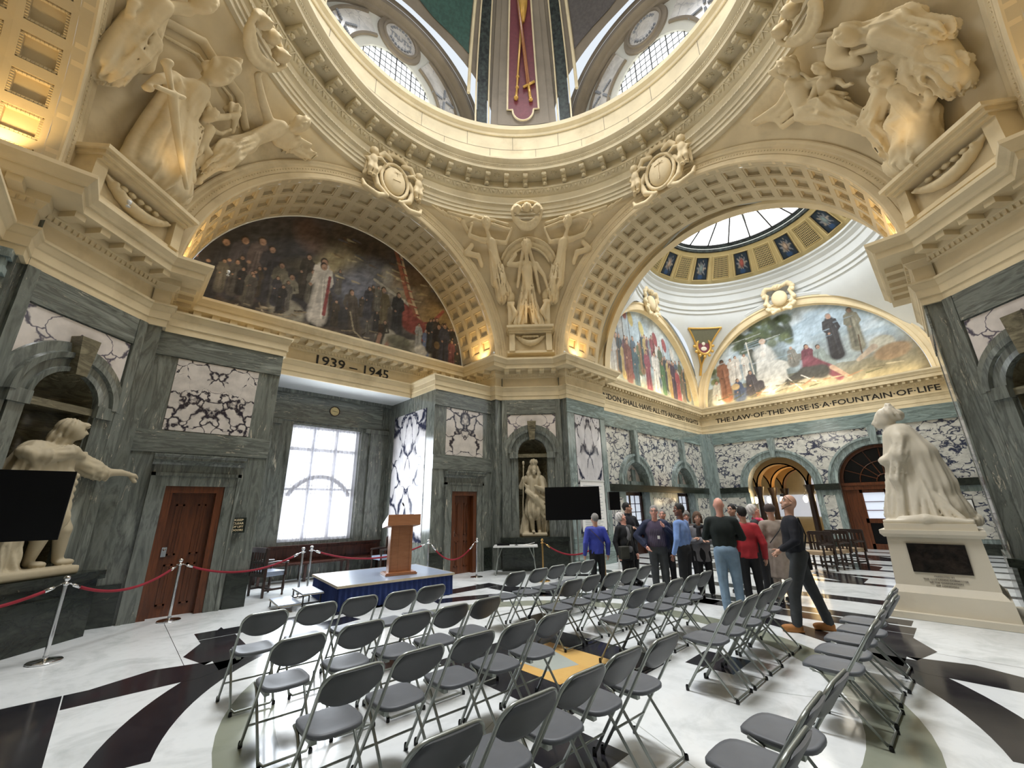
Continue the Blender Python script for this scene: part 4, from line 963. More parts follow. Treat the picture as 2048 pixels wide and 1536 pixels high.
g.box(sc-r+.1, sc-.95, -.36, -.30, 0, 2.2, T); g.box(sc+.95, sc+r-.1, -.36, -.30, 0, 2.2, T); g.build('door_leaves', 'door_wood', dd)
g = MB(); g.box(sc-.93, sc+.93, -.335, -.325, 1.12, 2.08, T); g.build('glass_pane', 'door_daylight', dd)
g = MB(); g.box(sc-.93, sc+.93, -.345, -.335, .2, .95, T); g.build('lower_panel', 'black_gloss', dd)
g = MB()
for q in range(1, 8): a = pi*q/8; g.tube([T(sc+.25*cos(a), -.32, zs+.02+.25*sin(a)), T(sc+(r-.12)*cos(a), -.32, zs+.02+(r-.12)*sin(a))], .018, 5)
for rr in (.28, .78): g.tube([T(sc+rr*cos(pi*q/20), -.32, zs+.02+rr*sin(pi*q/20)) for q in range(21)], .018, 5)
g.build('fanlight_bars', 'door_wood', dd); g = MB(); g.poly([T(sc+(r-.1)*cos(pi*q/24), -.36, zs+(r-.1)*sin(pi*q/24)) for q in range(25)]); g.build('fanlight_glass', 'black_gloss', dd)
# corridor beyond the left arch: warm vaults, columns and bright lights
m = MB(); x0, x1, y0, y1 = X1+.5, X1+7.5, 2.6, 8.6
m.poly([(x1, y0, 0), (x1, y1, 0), (x1, y1, 4.6), (x1, y0, 4.6)]); m.poly([(x0, y0, 0), (x1, y0, 0), (x1, y0, 4.6), (x0, y0, 4.6)]); m.poly([(x0, y1, 0), (x1, y1, 0), (x1, y1, 4.6), (x0, y1, 4.6)])
cw = ST('wall_corridor', m, 'stone_pale')
m = MB(); m.poly([(X1-1, -1, -.001), (x1, -1, -.001), (x1, y1, -.001), (X1-1, y1, -.001)]); ST('floor_corridor', m, 'floor_grey')
m = MB()
for j in range(3):
    xa = X1+1.0+2.1*j
    for (yc, rr) in ((3.45, .95), (5.45, .95), (7.45, .95)):
        Tq = FR((xa, 0), (0, 1), (-1, 0)); arc_band(m, Tq, yc, 2.5, [(rr, -.25), (rr, .25), (rr+.06, .25)], 0, pi, 20)
    Tq = FR((xa, 0), (0, 1), (-1, 0)); arch_hole(m, Tq, 2.5, 4.45, 2.5, 4.7, 3.45, .95, 2.5, 2.5, .25); arch_hole(m, Tq, 4.45, 6.45, 2.5, 4.7, 5.45, .95, 2.5, 2.5, .25); arch_hole(m, Tq, 6.45, 8.45, 2.5, 4.7, 7.45, .95, 2.5, 2.5, .25)
m.grid(lambda u, v: (x0+(x1-x0)*v, 2.5+6.1*u, 3.5+1.0*abs(sin(3*pi*u))), 36, 4)
ST('ceiling_corridor', m, 'tawny_vault')
m = MB()
for j in range(3):
    for y in (4.45, 6.45):
        c = (X1+1.0+2.1*j, y); m.lathe([(.17, 0), (.17, .12), (.13, .16), (.12, 2.1), (.15, 2.2), (.2, 2.4), (.22, 2.5)], (c[0], c[1], 0), 16)
ST('wall_corridor_columns', m, 'dark_oak', smooth=True, angle=30)
m = MB(); m.box(x1-.1, x1-.05, 2.7, 8.5, 1.0, 2.2); m.box(x1-.1, x1-.05, 3.0, 4.0, 2.4, 3.3); m.box(x1-.1, x1-.05, 4.9, 5.9, 2.4, 3.3); wn = ST('window_7', m, 'door_daylight')
for (x, y) in ((X1+1.3, 4.15), (X1+1.3, 4.75), (X1+1.3, 6.2), (X1+1.3, 6.75), (X1+3.4, 4.2), (X1+3.4, 6.2)):
    m = MB(); m.lathe([(.02, 2.05), (.07, 2.0), (.09, 1.9), (.06, 1.78), (.015, 1.74)], (x, y, 0), 10); o = m.build('wall_lantern', 'lamp_glow', smooth=True)
    tag(o, 'glowing warm lantern in the vaulted corridor beyond the left arch', 'lamp', 'corridor lanterns')
    b = MB(); b.tube([(x, y, 2.05), (x, y, 2.12), (x+.12, y, 2.2)], .012, 5); b.build('bracket', 'black_iron', o)
light('corridor_glow', 'POINT', (X1+2.6, 5.4, 2.2), 45, WARM, .3)
# warm uplighters standing on the cornices
for k in range(4):
    for s in (-1, 1):
        p = W(k, 6.3, s*3.86, 6.50); light('cornice_uplighter', 'SPOT', p, 52, WARM, .06, W(k, 6.9, s*4.5, 9.0), spot=120)
    q = Qd(k, 1, 1); c = (CX+4.45*q[0], CY+4.45*q[1], 7.75); light('pendentive_uplighter', 'SPOT', c, 4, WARM, .30, (CX+5.0*q[0], CY+5.0*q[1], 9.0), spot=140)
for TT in (TE, TN):     # concealed warm strips behind the cornice
    o = light('lunette_uplighter', 'AREA', TT(0, .24, 6.47), 40, (1.0, .80, .45), 7.6, None, .06)
    mx = Matrix.Identity(4); u = Vector(TT.u+(0,)); z_ = -(Vector(TT(0, -.10, 7.0))-Vector(TT(0, .24, 6.47))).normalized(); y_ = z_.cross(u)
    for i in range(3): mx[i][0], mx[i][1], mx[i][2], mx[i][3] = u[i], y_[i], z_[i], TT(0, .24, 6.47)[i]
    o.matrix_world = mx
for s, e in ((-1.2, 1), (1.2, 1)): light('bay_light', 'POINT', (BX+s*1.5, BY, 5.0), 30, (1, .95, .85), .6)
# ================================================================ RELIEF SCULPTURE
def rT(k):
    def T(x, y, z):
        v = min(1.0, max(.01, (z-6.35)/(ZR-6.35))); a, b = pend_pt(k, 0, v), pend_pt(k, 1, v); w = math.hypot(a[0]-b[0], a[1]-b[1])
        p = pend_pt(k, .5+x/max(w, .3), v, y*1.25); return (p[0], p[1], z)
    return T
def rfig(S, J, s, robe=True, nude=False, y0=.10, wings=0):
    """one carved figure from its joints (x along the wall, z up); s = head half-height"""
    def P(n, y=0): return (J[n][0], y0+y, J[n][1])
    h, c, hp = P('head', .24), P('chest', .10), P('hip', .06); hs = s*1.22
    s_ = s; s = hs; S.ell(h, (s*.74, s*.85, s), .01); S.ell((h[0], h[1]+s*.78, h[2]-s*.1), (s*.15, s*.28, s*.26), .008); S.ell((h[0], h[1]+s*.6, h[2]-s*.62), (s*.3, s*.3, s*.22), .01)
    for e in (-1, 1): S.ell((h[0]+e*s*.3, h[1]+s*.80, h[2]+s*.12), (s*.19, s*.2, s*.13), .006, sub=True)
    S.ell((h[0], h[1]-s*.25, h[2]+s*.35), (s*.98, s*.85, s*.85), .01, fold=(s*.12, 7, 0)); s = s_
    S.cap((h[0], h[1]-.10, h[2]-s*.6), c, s*.42, s*.6, .02)
    S.cap(c, hp, s*1.25, s*1.1, .04, fold=None if nude else (s*.10, 7, 1))
    S.cap(P('sL', .04), P('sR', .04), s*.6, s*.6, .06)
    for q in ('L', 'R'):
        S.chain([P('s'+q, .05), P('e'+q, .12), P('h'+q, .12)], [s*.50, s*.40, s*.30], .012); S.ell(P('h'+q, .15), (s*.36, s*.3, s*.36), .01)
        S.chain([P('hip', .04), P('k'+q, .14), P('f'+q, .06)], [s*.85, s*.62, s*.38], .02)
        S.ell(P('f'+q, .10), (s*.5, s*.5, s*.28), .02)
        if robe:
            S.cap(P('hip', .02), P('f'+q, .02), s*1.0, s*1.25, .03, fold=(s*.34, 8, 2.0 if q == 'L' else .5))
            S.cap(P('chest', .03), P('k'+q, .02), s*.85, s*1.0, .03, fold=(s*.26, 7, 1.0))
    if robe:
        for i in range(9):
            f = i/8; a = (J['kL'][0]*(1-f)+J['kR'][0]*f*1.0, y0+.20, J['hip'][1]-.05*s); b = (J['fL'][0]*(1-f)+J['fR'][0]*f+s*.5*sin(i*2.1), y0+.17+.03*sin(i*3), min(J['fL'][1], J['fR'][1])+.03)
            mid = ((a[0]+b[0])/2+s*.25*sin(i*1.7), y0+.25, (a[2]+b[2])/2); S.chain([a, mid, b], [s*.10, s*.15, s*.19], .012)
        for i in range(5): S.cap((J['sL'][0]*(1-i*.12)+J['sR'][0]*i*.12, y0+.17, J['sL'][1]-.25*i*s), (J['hip'][0]*.7+J['sR'][0]*.3+s*(.5-i*.3), y0+.19, J['hip'][1]+.5*s-.1*i*s), s*.09, s*.12, .012)
        for i in range(4): S.cap((J['kL'][0], y0+.24, J['kL'][1]+.1*s*i), (J['kR'][0], y0+.22, J['kR'][1]-.5*s*(i-1)), s*.08, s*.1, .012)
    for i in range(7): a_ = i*2*pi/7; S.ell((h[0]+s*.7*cos(a_), h[1]-s*.1, h[2]+s*.35+s*.62*sin(a_)*(1 if sin(a_) > 0 else .5)), (s*.28, s*.3, s*.25), .01)
def band(S, pts, r, k=.02, y=.06):
    S.chain([(p[0], y, p[1]) for p in pts], [r]*len(pts), k)
def arc(c, r0, a0, a1, n=10, rz=None): return [(c[0]+r0*cos(R(a0+(a1-a0)*i/n)), c[1]+(rz or r0)*sin(R(a0+(a1-a0)*i/n))) for i in range(n+1)]
def ledge(k, x0, x1, zt, zb, parent):
    """bracketed shelf with a swag that carries the figures"""
    T = rT(k); m = MB()
    def seg(xa, xb, ya, yb, za, zb2):
        n = 8; f = lambda u, v: T(xa+(xb-xa)*u, yb, za+(zb2-za)*v); m.grid(f, n, 1); m.grid(lambda u, v: T(xa+(xb-xa)*u, ya+(yb-ya)*v, zb2), n, 1); m.grid(lambda u, v: T(xa+(xb-xa)*u, ya+(yb-ya)*v, za), n, 1)
        for xx in (xa, xb): m.poly([T(xx, ya, za), T(xx, yb, za), T(xx, yb, zb2), T(xx, ya, zb2)])
    seg(x0-.10, x1+.10, 0, .46, zt-.07, zt); seg(x0-.05, x1+.05, 0, .40, zt-.14, zt-.07); seg(x0, x1, 0, .34, zt-.20, zt-.14)
    seg(x0, x1, 0, .16, zb, zt-.2); seg(x0, x0+.2, .16, .28, zb, zt-.2); seg(x1-.2, x1, .16, .28, zb, zt-.2); seg(x0-.06, x1+.06, 0, .24, zb-.06, zb+.02)
    o = m.build('shelf', 'stone', parent)
    S = SDF(.025); xm = (x0+x1)/2; w = (x1-x0)/2-.26
    pts = [(xm+w*(-1+2*i/8), .22, zt-.30-.24*sin(pi*i/8)) for i in range(9)]; S.chain(pts, [.03, .06, .08, .09, .10, .09, .08, .06, .03], .02)
    for i in range(9): S.ell((xm+w*(-.8+.2*i), .27, zt-.30-.22*sin(pi*(.1+.1*i))), (.045, .05, .045), .01)
    for i in range(5): S.ell((xm+w*(-.5+.25*i), .22, zt-.30), (.07, .04, .05), .02)
    S.build('swag', 'stone', parent, T)
RF0 = {"woman":{"head":(0.02,9.95),"chest":(0.01,9.34),"hip":(-0.01,8.82),"kL":(0.22,8.2),"fL":(0.37,7.64),"kR":(-0.2,8.19),"fR":(-0.36,7.62),"sL":(0.31,9.56),"eL":(0.68,9.53),"hL":(0.4,9.8),"sR":(-0.33,9.54),"eR":(-0.59,9.18),"hR":(-0.75,8.71)},"angelL":{"head":(1.38,10.54),"chest":(1.22,10.1),"hip":(1.08,9.55),"kL":(1.14,9.06),"fL":(0.92,8.58),"kR":(0.87,9.17),"fR":(0.75,8.75),"sL":(1.57,10.24),"eL":(1.99,10.28),"hL":(1.86,10.55),"sR":(0.95,10.19),"eR":(0.72,10.15),"hR":(0.51,10.5)},"angelR":{"head":(-1.41,10.5),"chest":(-1.26,10.05),"hip":(-1.09,9.49),"kL":(-1.13,9.01),"fL":(-0.89,8.53),"kR":(-0.86,9.12),"fR":(-0.79,8.71),"sL":(-1.58,10.19),"eL":(-1.98,10.22),"hL":(-2.17,10.43),"sR":(-0.99,10.17),"eR":(-0.8,10.13),"hR":(-0.63,10.45)},"pts":{"ch1":(0.3,10.96),"ch2":(-0.02,10.96),"ch3":(-0.34,10.92),"sw1":(0.37,10.64),"sw2":(0.0,10.4),"sw3":(-0.41,10.61),"pal1":(2.75,10.58),"pal2":(1.89,10.67),"pbr1":(-2.72,10.67),"pbr2":(-2.03,10.61),"ar1":(0.81,10.09),"ar2":(-0.03,10.38),"ar3":(-0.93,10.06),"ledL":(0.77,7.39),"ledR":(-0.89,7.35),"botL":(0.7,6.73),"botR":(-0.84,6.69),"top":(-0.12,10.68)}}
RF1 = {"justice":{"head":(0.21,9.71),"chest":(0.23,9.22),"hip":(0.1,8.9),"kL":(0.14,8.28),"fL":(-0.11,7.56),"kR":(-0.24,8.37),"fR":(-0.54,7.66),"sL":(0.58,9.17),"eL":(0.76,8.92),"hL":(0.81,8.65),"sR":(0.04,9.34),"eR":(-0.29,9.22),"hR":(-0.48,9.44)},"recl":{"head":(-1.62,10.42),"chest":(-1.41,10.12),"hip":(-1.2,9.6),"kL":(-0.92,9.07),"fL":(-0.9,8.47),"kR":(-0.98,8.81),"fR":(-0.85,8.18),"sL":(-1.22,10.16),"eL":(-0.76,10.26),"hL":(-0.36,10.45),"sR":(-1.59,10.23),"eR":(-2.15,10.38),"hR":(-1.84,10.31)},"up":{"head":(1.12,10.18),"chest":(1.4,9.65),"hip":(1.35,9.35),"kL":(1.3,8.97),"fL":(1.21,8.46),"kR":(1.07,9.21),"fR":(1.1,8.93),"sL":(1.53,9.5),"eL":(1.6,9.38),"hL":(1.55,9.24),"sR":(1.27,9.81),"eR":(1.08,10.0),"hR":(1.01,10.22)},"child":{"head":(-0.2,9.15),"chest":(-0.4,9.01),"hip":(-0.49,8.82),"kL":(-0.49,8.57),"fL":(-0.5,8.28),"kR":(-0.68,8.7),"fR":(-0.73,8.44),"sL":(-0.25,9.0),"eL":(-0.2,8.79),"hL":(-0.19,8.62),"sR":(-0.44,9.14),"eR":(-0.64,9.17),"hR":(-0.71,9.35)},"pts":{"d1":(0.48,9.15),"d1b":(0.3,7.5),"d2":(0.29,9.09),"d2b":(-0.02,7.48),"d3":(0.12,9.05),"d3b":(-0.48,7.5),"d4":(0.01,8.94),"d4b":(-0.52,8.05),"sw1":(1.11,8.86),"sw2":(0.78,8.59),"sw3":(-0.31,7.55),"cg1":(0.99,8.44),"cg2":(0.68,8.67),"a1":(1.4,9.6),"a2":(0.5,10.15),"a3":(-0.55,10.14),"a4":(-1.06,9.83),"led1":(0.63,7.18),"led2":(-1.06,7.15),"led3":(-0.48,7.5),"rob1":(-2.29,10.3),"fal":(-2.43,10.41),"w1":(-0.59,7.82),"w2":(-0.72,8.24),"sc":(-0.56,9.8)}}
RF3 = {"nude":{"head":(0.73,10.44),"chest":(0.97,10.21),"hip":(1.28,9.8),"kL":(0.75,9.28),"fL":(0.67,8.41),"kR":(1.01,9.28),"fR":(0.74,8.63),"sL":(1.0,10.46),"eL":(1.01,10.72),"hL":(0.58,10.55),"sR":(0.71,9.96),"eR":(0.98,9.82),"hR":(1.43,9.79)},"kid":{"head":(0.42,9.95),"chest":(0.63,9.83),"hip":(0.77,9.76),"kL":(0.75,9.52),"fL":(0.58,9.37),"kR":(0.66,9.61),"fR":(0.55,9.46),"sL":(0.64,10.01),"eL":(0.74,10.08),"hL":(0.72,10.27),"sR":(0.48,9.71),"eR":(0.43,9.51),"hR":(0.32,9.43)},"seated":{"head":(-0.29,8.84),"chest":(-0.22,8.5),"hip":(-0.18,8.09),"kL":(0.19,8.23),"fL":(0.53,7.66),"kR":(0.04,7.72),"fR":(0.28,7.52),"sL":(-0.11,8.65),"eL":(0.13,8.72),"hL":(0.06,8.95),"sR":(-0.45,8.38),"eR":(-0.47,8.12),"hR":(-0.29,8.01)},"cloak":{"head":(-0.35,9.77),"chest":(-0.59,9.39),"hip":(-0.76,8.87),"kL":(-0.49,8.91),"fL":(-0.17,9.01),"kR":(-0.64,8.58),"fR":(-0.53,8.38),"sL":(-0.58,9.53),"eL":(-0.35,9.44),"hL":(-0.14,9.63),"sR":(-0.81,9.39),"eR":(-0.79,9.56),"hR":(-0.61,9.61)},"pts":{"c1":(-0.15,10.01),"c1b":(-0.88,9.35),"c2":(-0.88,9.35),"c2b":(-1.0,8.84),"c3":(-0.38,9.2),"c3b":(-0.82,8.31),"r1":(-0.21,8.34),"r1b":(0.14,7.59),"r2":(-0.29,8.01),"r2b":(-0.22,7.32),"h1":(1.09,10.34),"h2":(1.47,10.39),"h3":(2.1,10.53),"s1":(-0.7,8.73),"s2":(-0.68,8.06),"wv1":(1.98,10.3),"wv2":(1.4,9.98),"led1":(0.78,7.37),"led2":(-0.9,7.4),"b1":(0.49,8.59),"b2":(0.51,7.99),"kk":(-0.13,10.96)}}
REL = {}
def relief(k, name, label, parts):
    o = empty('relief_sculpture', rT(k)(0, 0, 7.6), 0, label, 'sculpture', 'pendentive reliefs'); return o
def unparent_build(S, name, k, parent):
    T = rT(k); l = parent.location; return S.build(name, 'stone', parent, lambda x, y, z: tuple(a-b for a, b in zip(T(x, y, z), l)))
def do_ledge(k, x0, x1, zt, zb, parent):
    before = set(bpy.data.objects); ledge(k, x0, x1, zt, zb, parent)
    for o in set(bpy.data.objects)-before:
        o.location = (-parent.location[0], -parent.location[1], -parent.location[2])
# north-east: standing woman between two winged trumpeters
P0 = relief(0, 'a', 'carved relief of a crowned standing woman between two flying angels, above the corner pier', None)
S = SDF(.026); rfig(S, RF0['woman'], .15, y0=.16)
w = RF0['woman']; S.chain([(w['head'][0]+.1, .2, 9.95), (.26, .22, 9.4), (.36, .2, 8.9)], [.08, .07, .05], .03); S.chain([(w['head'][0]-.1, .2, 9.95), (-.28, .22, 9.4), (-.42, .22, 8.7)], [.08, .07, .05], .03)
S.ell((0, .24, 10.08), (.15, .14, .05), .02, fold=(.02, 8, 0)); unparent_build(S, 'standing_woman', 0, P0)
S = SDF(.03)
for x, zt in ((.62, 8.35), (-.66, 8.4)): S.boxp((x, .14, (7.62+zt)/2), (.11, .12, (zt-7.62)/2), .02); S.boxp((x, .16, zt), (.14, .15, .05), .02); S.chain([(x, .26, zt), (x*.75, .3, zt-.35), (x*.95, .28, zt-.6)], [.06, .09, .04], .03)
S.ell((.62, .15, 8.6), (.16, .1, .2), .03); S.ell((-.66, .15, 8.62), (.16, .1, .2), .03); unparent_build(S, 'lion_pedestals', 0, P0)
for nm, key, sg in (('left_angel', 'angelL', 1), ('right_angel', 'angelR', -1)):
    S = SDF(.026); rfig(S, RF0[key], .125, y0=.13)
    j = RF0[key]; hx = j['head'][0]
    band(S, [(hx+sg*.55, 10.35), (hx+sg*.75, 10.62), (hx+sg*.25, 10.80), (hx-sg*.3, 10.74), (hx-sg*.75, 10.66)], .055, .03, .16)
    band(S, [(hx-sg*.8, 10.52), (hx-sg*.3, 10.62), (hx+sg*.3, 10.7), (hx+sg*1.2, 10.74)], .035, .02, .22)
    band(S, [(hx+sg*.5, 10.1), (hx+sg*.72, 9.9), (hx+sg*.3, 9.85), (hx+sg*.2, 9.6)], .07, .03, .12)
    for i in range(5): band(S, [(hx+sg*(.8+.12*i), 10.66+.02*i), (hx+sg*(1.0+.14*i), 10.78+.02*i)], .025, .01, .1)
    unparent_build(S, nm, 0, P0)
S = SDF(.026)
for x, z in ((.30, 10.93), (-.02, 11.0), (-.34, 10.93)):
    S.ell((x, .42, z), (.12, .13, .14), .02); S.ell((x, .36, z+.05), (.15, .12, .15), .02, fold=(.015, 7, 0)); S.ell((x, .55, z-.02), (.025, .03, .03), .01)
    for e in (-1, 1): S.ell((x+e*.045, .54, z+.02), (.02, .015, .015), .005, sub=True)
band(S, arc((-.02, 10.86), .48, 0, 360, 28, .42), .05, .02, .36)
for i in range(8): S.ell((-.35+.1*i, .36, 10.66-.12*sin(pi*i/7)), (.09, .08, .07), .02)
unparent_build(S, 'cherub_heads', 0, P0); CH = S
S = SDF(.03); band(S, arc((-.05, 9.3), 1.05, 28, 152, 16), .045, .02, .10); band(S, arc((-.05, 9.3), .80, 28, 152, 16), .035, .02, .10); band(S, arc((-.05, 9.3), .93, 28, 152, 16), .12, .02, -.03); unparent_build(S, 'arched_banner', 0, P0)
do_ledge(0, -.80, .70, 7.55, 6.72, P0)
# north-west: great draped figure with a sword, reclining nude, child
P1 = relief(1, 'b', 'carved relief of a helmeted draped figure leaning on a long sword beside a reclining nude', None)
S = SDF(.030); rfig(S, RF1['justice'], .19, y0=.18); D = RF1['pts']
for a, b in (('d1', 'd1b'), ('d2', 'd2b'), ('d3', 'd3b'), ('d4', 'd4b')):
    for i in range(3): o_ = (i-1)*.13; S.cap((D[a][0]+o_*.4, .22, D[a][1]), (D[b][0]+o_, .26, D[b][1]), .06, .11, .05)
S.cap((.2, .08, 9.0), (-.1, .06, 7.7), .22, .42, .04, fold=(.09, 9, 0))
for i in range(9): a_ = i/8; S.chain([(.45-.35*a_, .30, 9.05), (.42-.62*a_+.06*sin(i*2), .42, 8.4), (.36-.92*a_, .36, 7.6)], [.05, .085, .10], .012)
S.cap((.5, .3, 9.1), (.3, .34, 8.9), .06, .06, .012); S.ell((.21, .42, 9.90), (.20, .20, .12), .01); S.ell((.21, .4, 9.98), (.05, .2, .17), .01)
unparent_build(S, 'draped_swordsman', 1, P1)
S = SDF(.024); S.chain([(D['sw1'][0], .62, D['sw1'][1]), (D['sw2'][0], .64, D['sw2'][1])], [.045, .03], .01); S.cap((D['sw2'][0], .64, D['sw2'][1]), (D['sw3'][0]-.05, .60, D['sw3'][1]), .060, .035, .01); S.cap((D['cg1'][0]+.05, .66, D['cg1'][1]), (D['cg2'][0]-.05, .66, D['cg2'][1]), .04, .04, .01); S.ell((D['sw1'][0], .62, D['sw1'][1]+.02), (.07, .07, .07), .01); unparent_build(S, 'sword', 1, P1)
S = SDF(.026); rfig(S, RF1['recl'], .15, robe=False, nude=True, y0=.14); S.chain([(-1.2, .2, 9.5), (-.95, .26, 8.95), (-.75, .22, 8.5)], [.2, .24, .12], .06, fold=(.06, 7, 0)); S.chain([(-1.5, .16, 10.2), (-1.9, .16, 10.2), (-2.4, .16, 10.35)], [.16, .12, .06], .05, fold=(.05, 7, 0)); unparent_build(S, 'reclining_nude', 1, P1)
S = SDF(.026); rfig(S, RF1['up'], .14, y0=.12)
for i in range(4): S.cap((1.5-.1*i, .16, 9.7), (1.35-.14*i, .2, 8.5+.15*i), .07, .11, .04)
unparent_build(S, 'draped_attendant', 1, P1)
S = SDF(.028); rfig(S, RF1['child'], .11, robe=False, nude=True, y0=.14); S.boxp((-.55, .14, 7.95), (.16, .14, .28), .03); S.cap((-.3, .2, 8.2), (-.75, .2, 7.7), .07, .09, .03); S.ell((-.56, .18, 9.75), (.12, .1, .12), .03, fold=(.03, 5, 0)); S.chain([(-.4, .25, 9.35), (-.62, .28, 9.65), (-.8, .25, 9.4)], [.04, .06, .04], .03); unparent_build(S, 'child_with_scales', 1, P1)
S = SDF(.03); band(S, [D['a1'], D['a2'], D['a3'], D['a4']], .06, .02, .05); band(S, [(D['a1'][0]-.15, D['a1'][1]-.1), (D['a2'][0]-.1, D['a2'][1]-.2), (D['a3'][0]+.1, D['a3'][1]-.15), (D['a4'][0]+.12, D['a4'][1]-.1)], .03, .02, .05); unparent_build(S, 'arched_band', 1, P1)
unparent_build(CH, 'cherub_heads', 1, P1)
do_ledge(1, -.95, .85, 7.32, 6.60, P1)
# south-east: cloaked group above a ledge
P3 = relief(3, 'c', 'carved relief of a cloaked seated group with a nude woman trailing flowing hair', None)
S = SDF(.028); rfig(S, RF3['nude'], .14, robe=False, nude=True, y0=.16)
for i in range(4): band(S, [(1.05+.05*i, 10.4-.16*i), (1.5+.1*i, 10.35-.1*i), (2.05-.1*i, 10.5-.06*i)], .07-.008*i, .02, .12)
S.chain([(1.25, .2, 9.75), (.85, .26, 9.45), (.62, .2, 8.8)], [.2, .22, .12], .05, fold=(.06, 7, 1)); unparent_build(S, 'nude_woman', 3, P3)
S = SDF(.028); rfig(S, RF3['kid'], .10, robe=False, nude=True, y0=.14); unparent_build(S, 'child', 3, P3)
S = SDF(.030); rfig(S, RF3['seated'], .17, y0=.24); D = RF3['pts']
for i in range(4): S.cap((-.3+.1*i, .3, 8.5), (.0+.17*i, .34, 7.55), .08, .13, .05)
S.chain([(-.1, .3, 8.9), (.5, .3, 8.6), (.55, .3, 7.95)], [.14, .17, .13], .06, fold=(.05, 8, 0)); unparent_build(S, 'seated_reader', 3, P3)
S = SDF(.030); rfig(S, RF3['cloak'], .16, y0=.24)
for a, b in (('c1', 'c1b'), ('c2', 'c2b'), ('c3', 'c3b'), ('s1', 's2')): S.cap((D[a][0], .30, D[a][1]), (D[b][0], .26, D[b][1]), .11, .15, .06, fold=(.05, 8, 1))
S.chain([(-.05, .3, 10.05), (.15, .3, 9.85), (.0, .3, 9.6)], [.12, .16, .1], .05); unparent_build(S, 'cloaked_figure', 3, P3)
S = SDF(.03); S.boxp((-.62, .18, 8.7), (.2, .16, .34), .03); S.boxp((.52, .16, 8.2), (.16, .14, .4), .03); S.cap((-.8, .2, 8.9), (-.78, .24, 8.1), .2, .16, .05); unparent_build(S, 'scroll_and_pedestal', 3, P3)
S = SDF(.03); band(S, [(.2, 10.6), (-.35, 9.9), (-.3, 9.2), (.1, 8.9)], .05, .02, .05); band(S, [(.38, 10.55), (-.15, 9.95), (-.12, 9.3), (.22, 9.0)], .03, .02, .05); unparent_build(S, 'carved_band', 3, P3)
unparent_build(CH, 'cherub_heads', 3, P3)
do_ledge(3, -.88, .90, 7.42, 6.65, P3)
# ================================================================ CARTOUCHES on the crowns of the arches
def cart(k, rmap, base_z, s, label, mat, group):
    o = empty('cartouche', W(k, 5.4, 0, base_z) if k < 10 else rmap, 0, label, 'carving', group)
    T0 = (lambda x, y, z: tuple(Vector(W(k, 5.62-y, -x, base_z+z))-o.location)) if k < 10 else None
    return o, T0
def putto(S, x, z, s, sg):
    y = .16*s/.3
    S.ell((x, y+.05, z+s*1.0), (s*.26, s*.26, s*.3), .02); S.ell((x, y+.02, z+s*1.08), (s*.3, s*.28, s*.28), .02, fold=(.01, 7, 0)); S.ell((x, y+.03, z+s*.35), (s*.28, s*.24, s*.42), .03)
    S.chain([(x-sg*.0, y, z+s*.6), (x-sg*s*.5, y+.04, z+s*.75), (x-sg*s*.85, y+.04, z+s*.55)], [s*.13, s*.12, s*.09], .02)
    S.chain([(x, y, z+s*.6), (x+sg*s*.35, y, z+s*.3), (x+sg*s*.2, y+.05, z-.0)], [s*.13, s*.12, s*.09], .02)
    for e in (-1, 1): S.chain([(x+e*s*.1, y, z+s*.05), (x+e*s*.2, y+.06, z-s*.45), (x+e*s*.12+sg*.03, y, z-s*.9)], [s*.22, s*.17, s*.1], .02); S.ell((x+e*s*.13, y+.05, z-s*.92), (s*.12, s*.16, s*.08), .01)
    for i in range(3): S.chain([(x+sg*s*.25, y-.08, z+s*.5), (x+sg*s*(.55+.05*i), y-.08, z+s*(.9-.25*i))], [s*.1, s*.07], .02)
for k, lb in ((1, 'carved cartouche with shield and two cherubs over the crown of the left mural arch'), (0, 'carved oval cartouche with sword relief and two cherubs over the crown of the open arch'), (2, 'carved oval cartouche above the crown of the coffered arch at the picture edge'), (3, 'carved cartouche above the crown of the gold lit coffered arch')):
    o, T0 = cart(k, None, 10.95, 1, lb, 'stone', 'arch crown cartouches')
    S = SDF(.026); S.ell((0, .14, .0), (.34, .16, .46), .02); band(S, arc((0, .0), .42, 0, 360, 28, .56), .05, .02, .16)
    unp = lambda S, nm: S.build(nm, 'stone', o, T0)
    unp(S, 'shield')
    S = SDF(.024)
    for e in (-1, 1):
        S.chain([(e*.20, .2, .62), (e*.42, .24, .66), (e*.56, .22, .5), (e*.48, .2, .40)], [.07, .08, .07, .05], .02); S.chain([(e*.45, .16, .2), (e*.62, .14, -.1), (e*.5, .16, -.45), (e*.2, .2, -.66)], [.06, .09, .08, .05], .02)
        S.chain([(e*.2, .16, -.62), (e*.5, .18, -.78), (e*.85, .16, -.68), (e*.92, .14, -.5)], [.06, .08, .07, .04], .02); S.chain([(e*.55, .12, .1), (e*.8, .1, .15), (e*.85, .1, -.2)], [.07, .09, .05], .03, fold=(.03, 6, 0))
    band(S, arc((0, .62), .34, 20, 160, 8, .2), .06, .02, .2)
    for i in range(5): S.ell((-.3+.15*i, .22, .84+.05*sin(pi*i/4)), (.05, .05, .06), .01)
    unp(S, 'scrollwork')
    S = SDF(.024); putto(S, .72, .1, .42, 1); unp(S, 'cherub'); S = SDF(.024); putto(S, -.72, .1, .42, -1); unp(S, 'cherub')
    S = SDF(.02)
    if k == 0: S.cap((.0, .29, -.34), (.06, .31, .28), .018, .014, .01); S.cap((-.1, .3, .14), (.16, .3, .18), .014, .014, .01)
    else: S.cap((-.12, .30, -.08), (.12, .30, -.05), .015, .015, .01); S.cap((-.1, .3, .2), (.1, .3, .2), .015, .015, .01); S.cap((.0, .3, .06), (0, .3, .28), .012, .012, .01)
    unp(S, 'shield_relief')
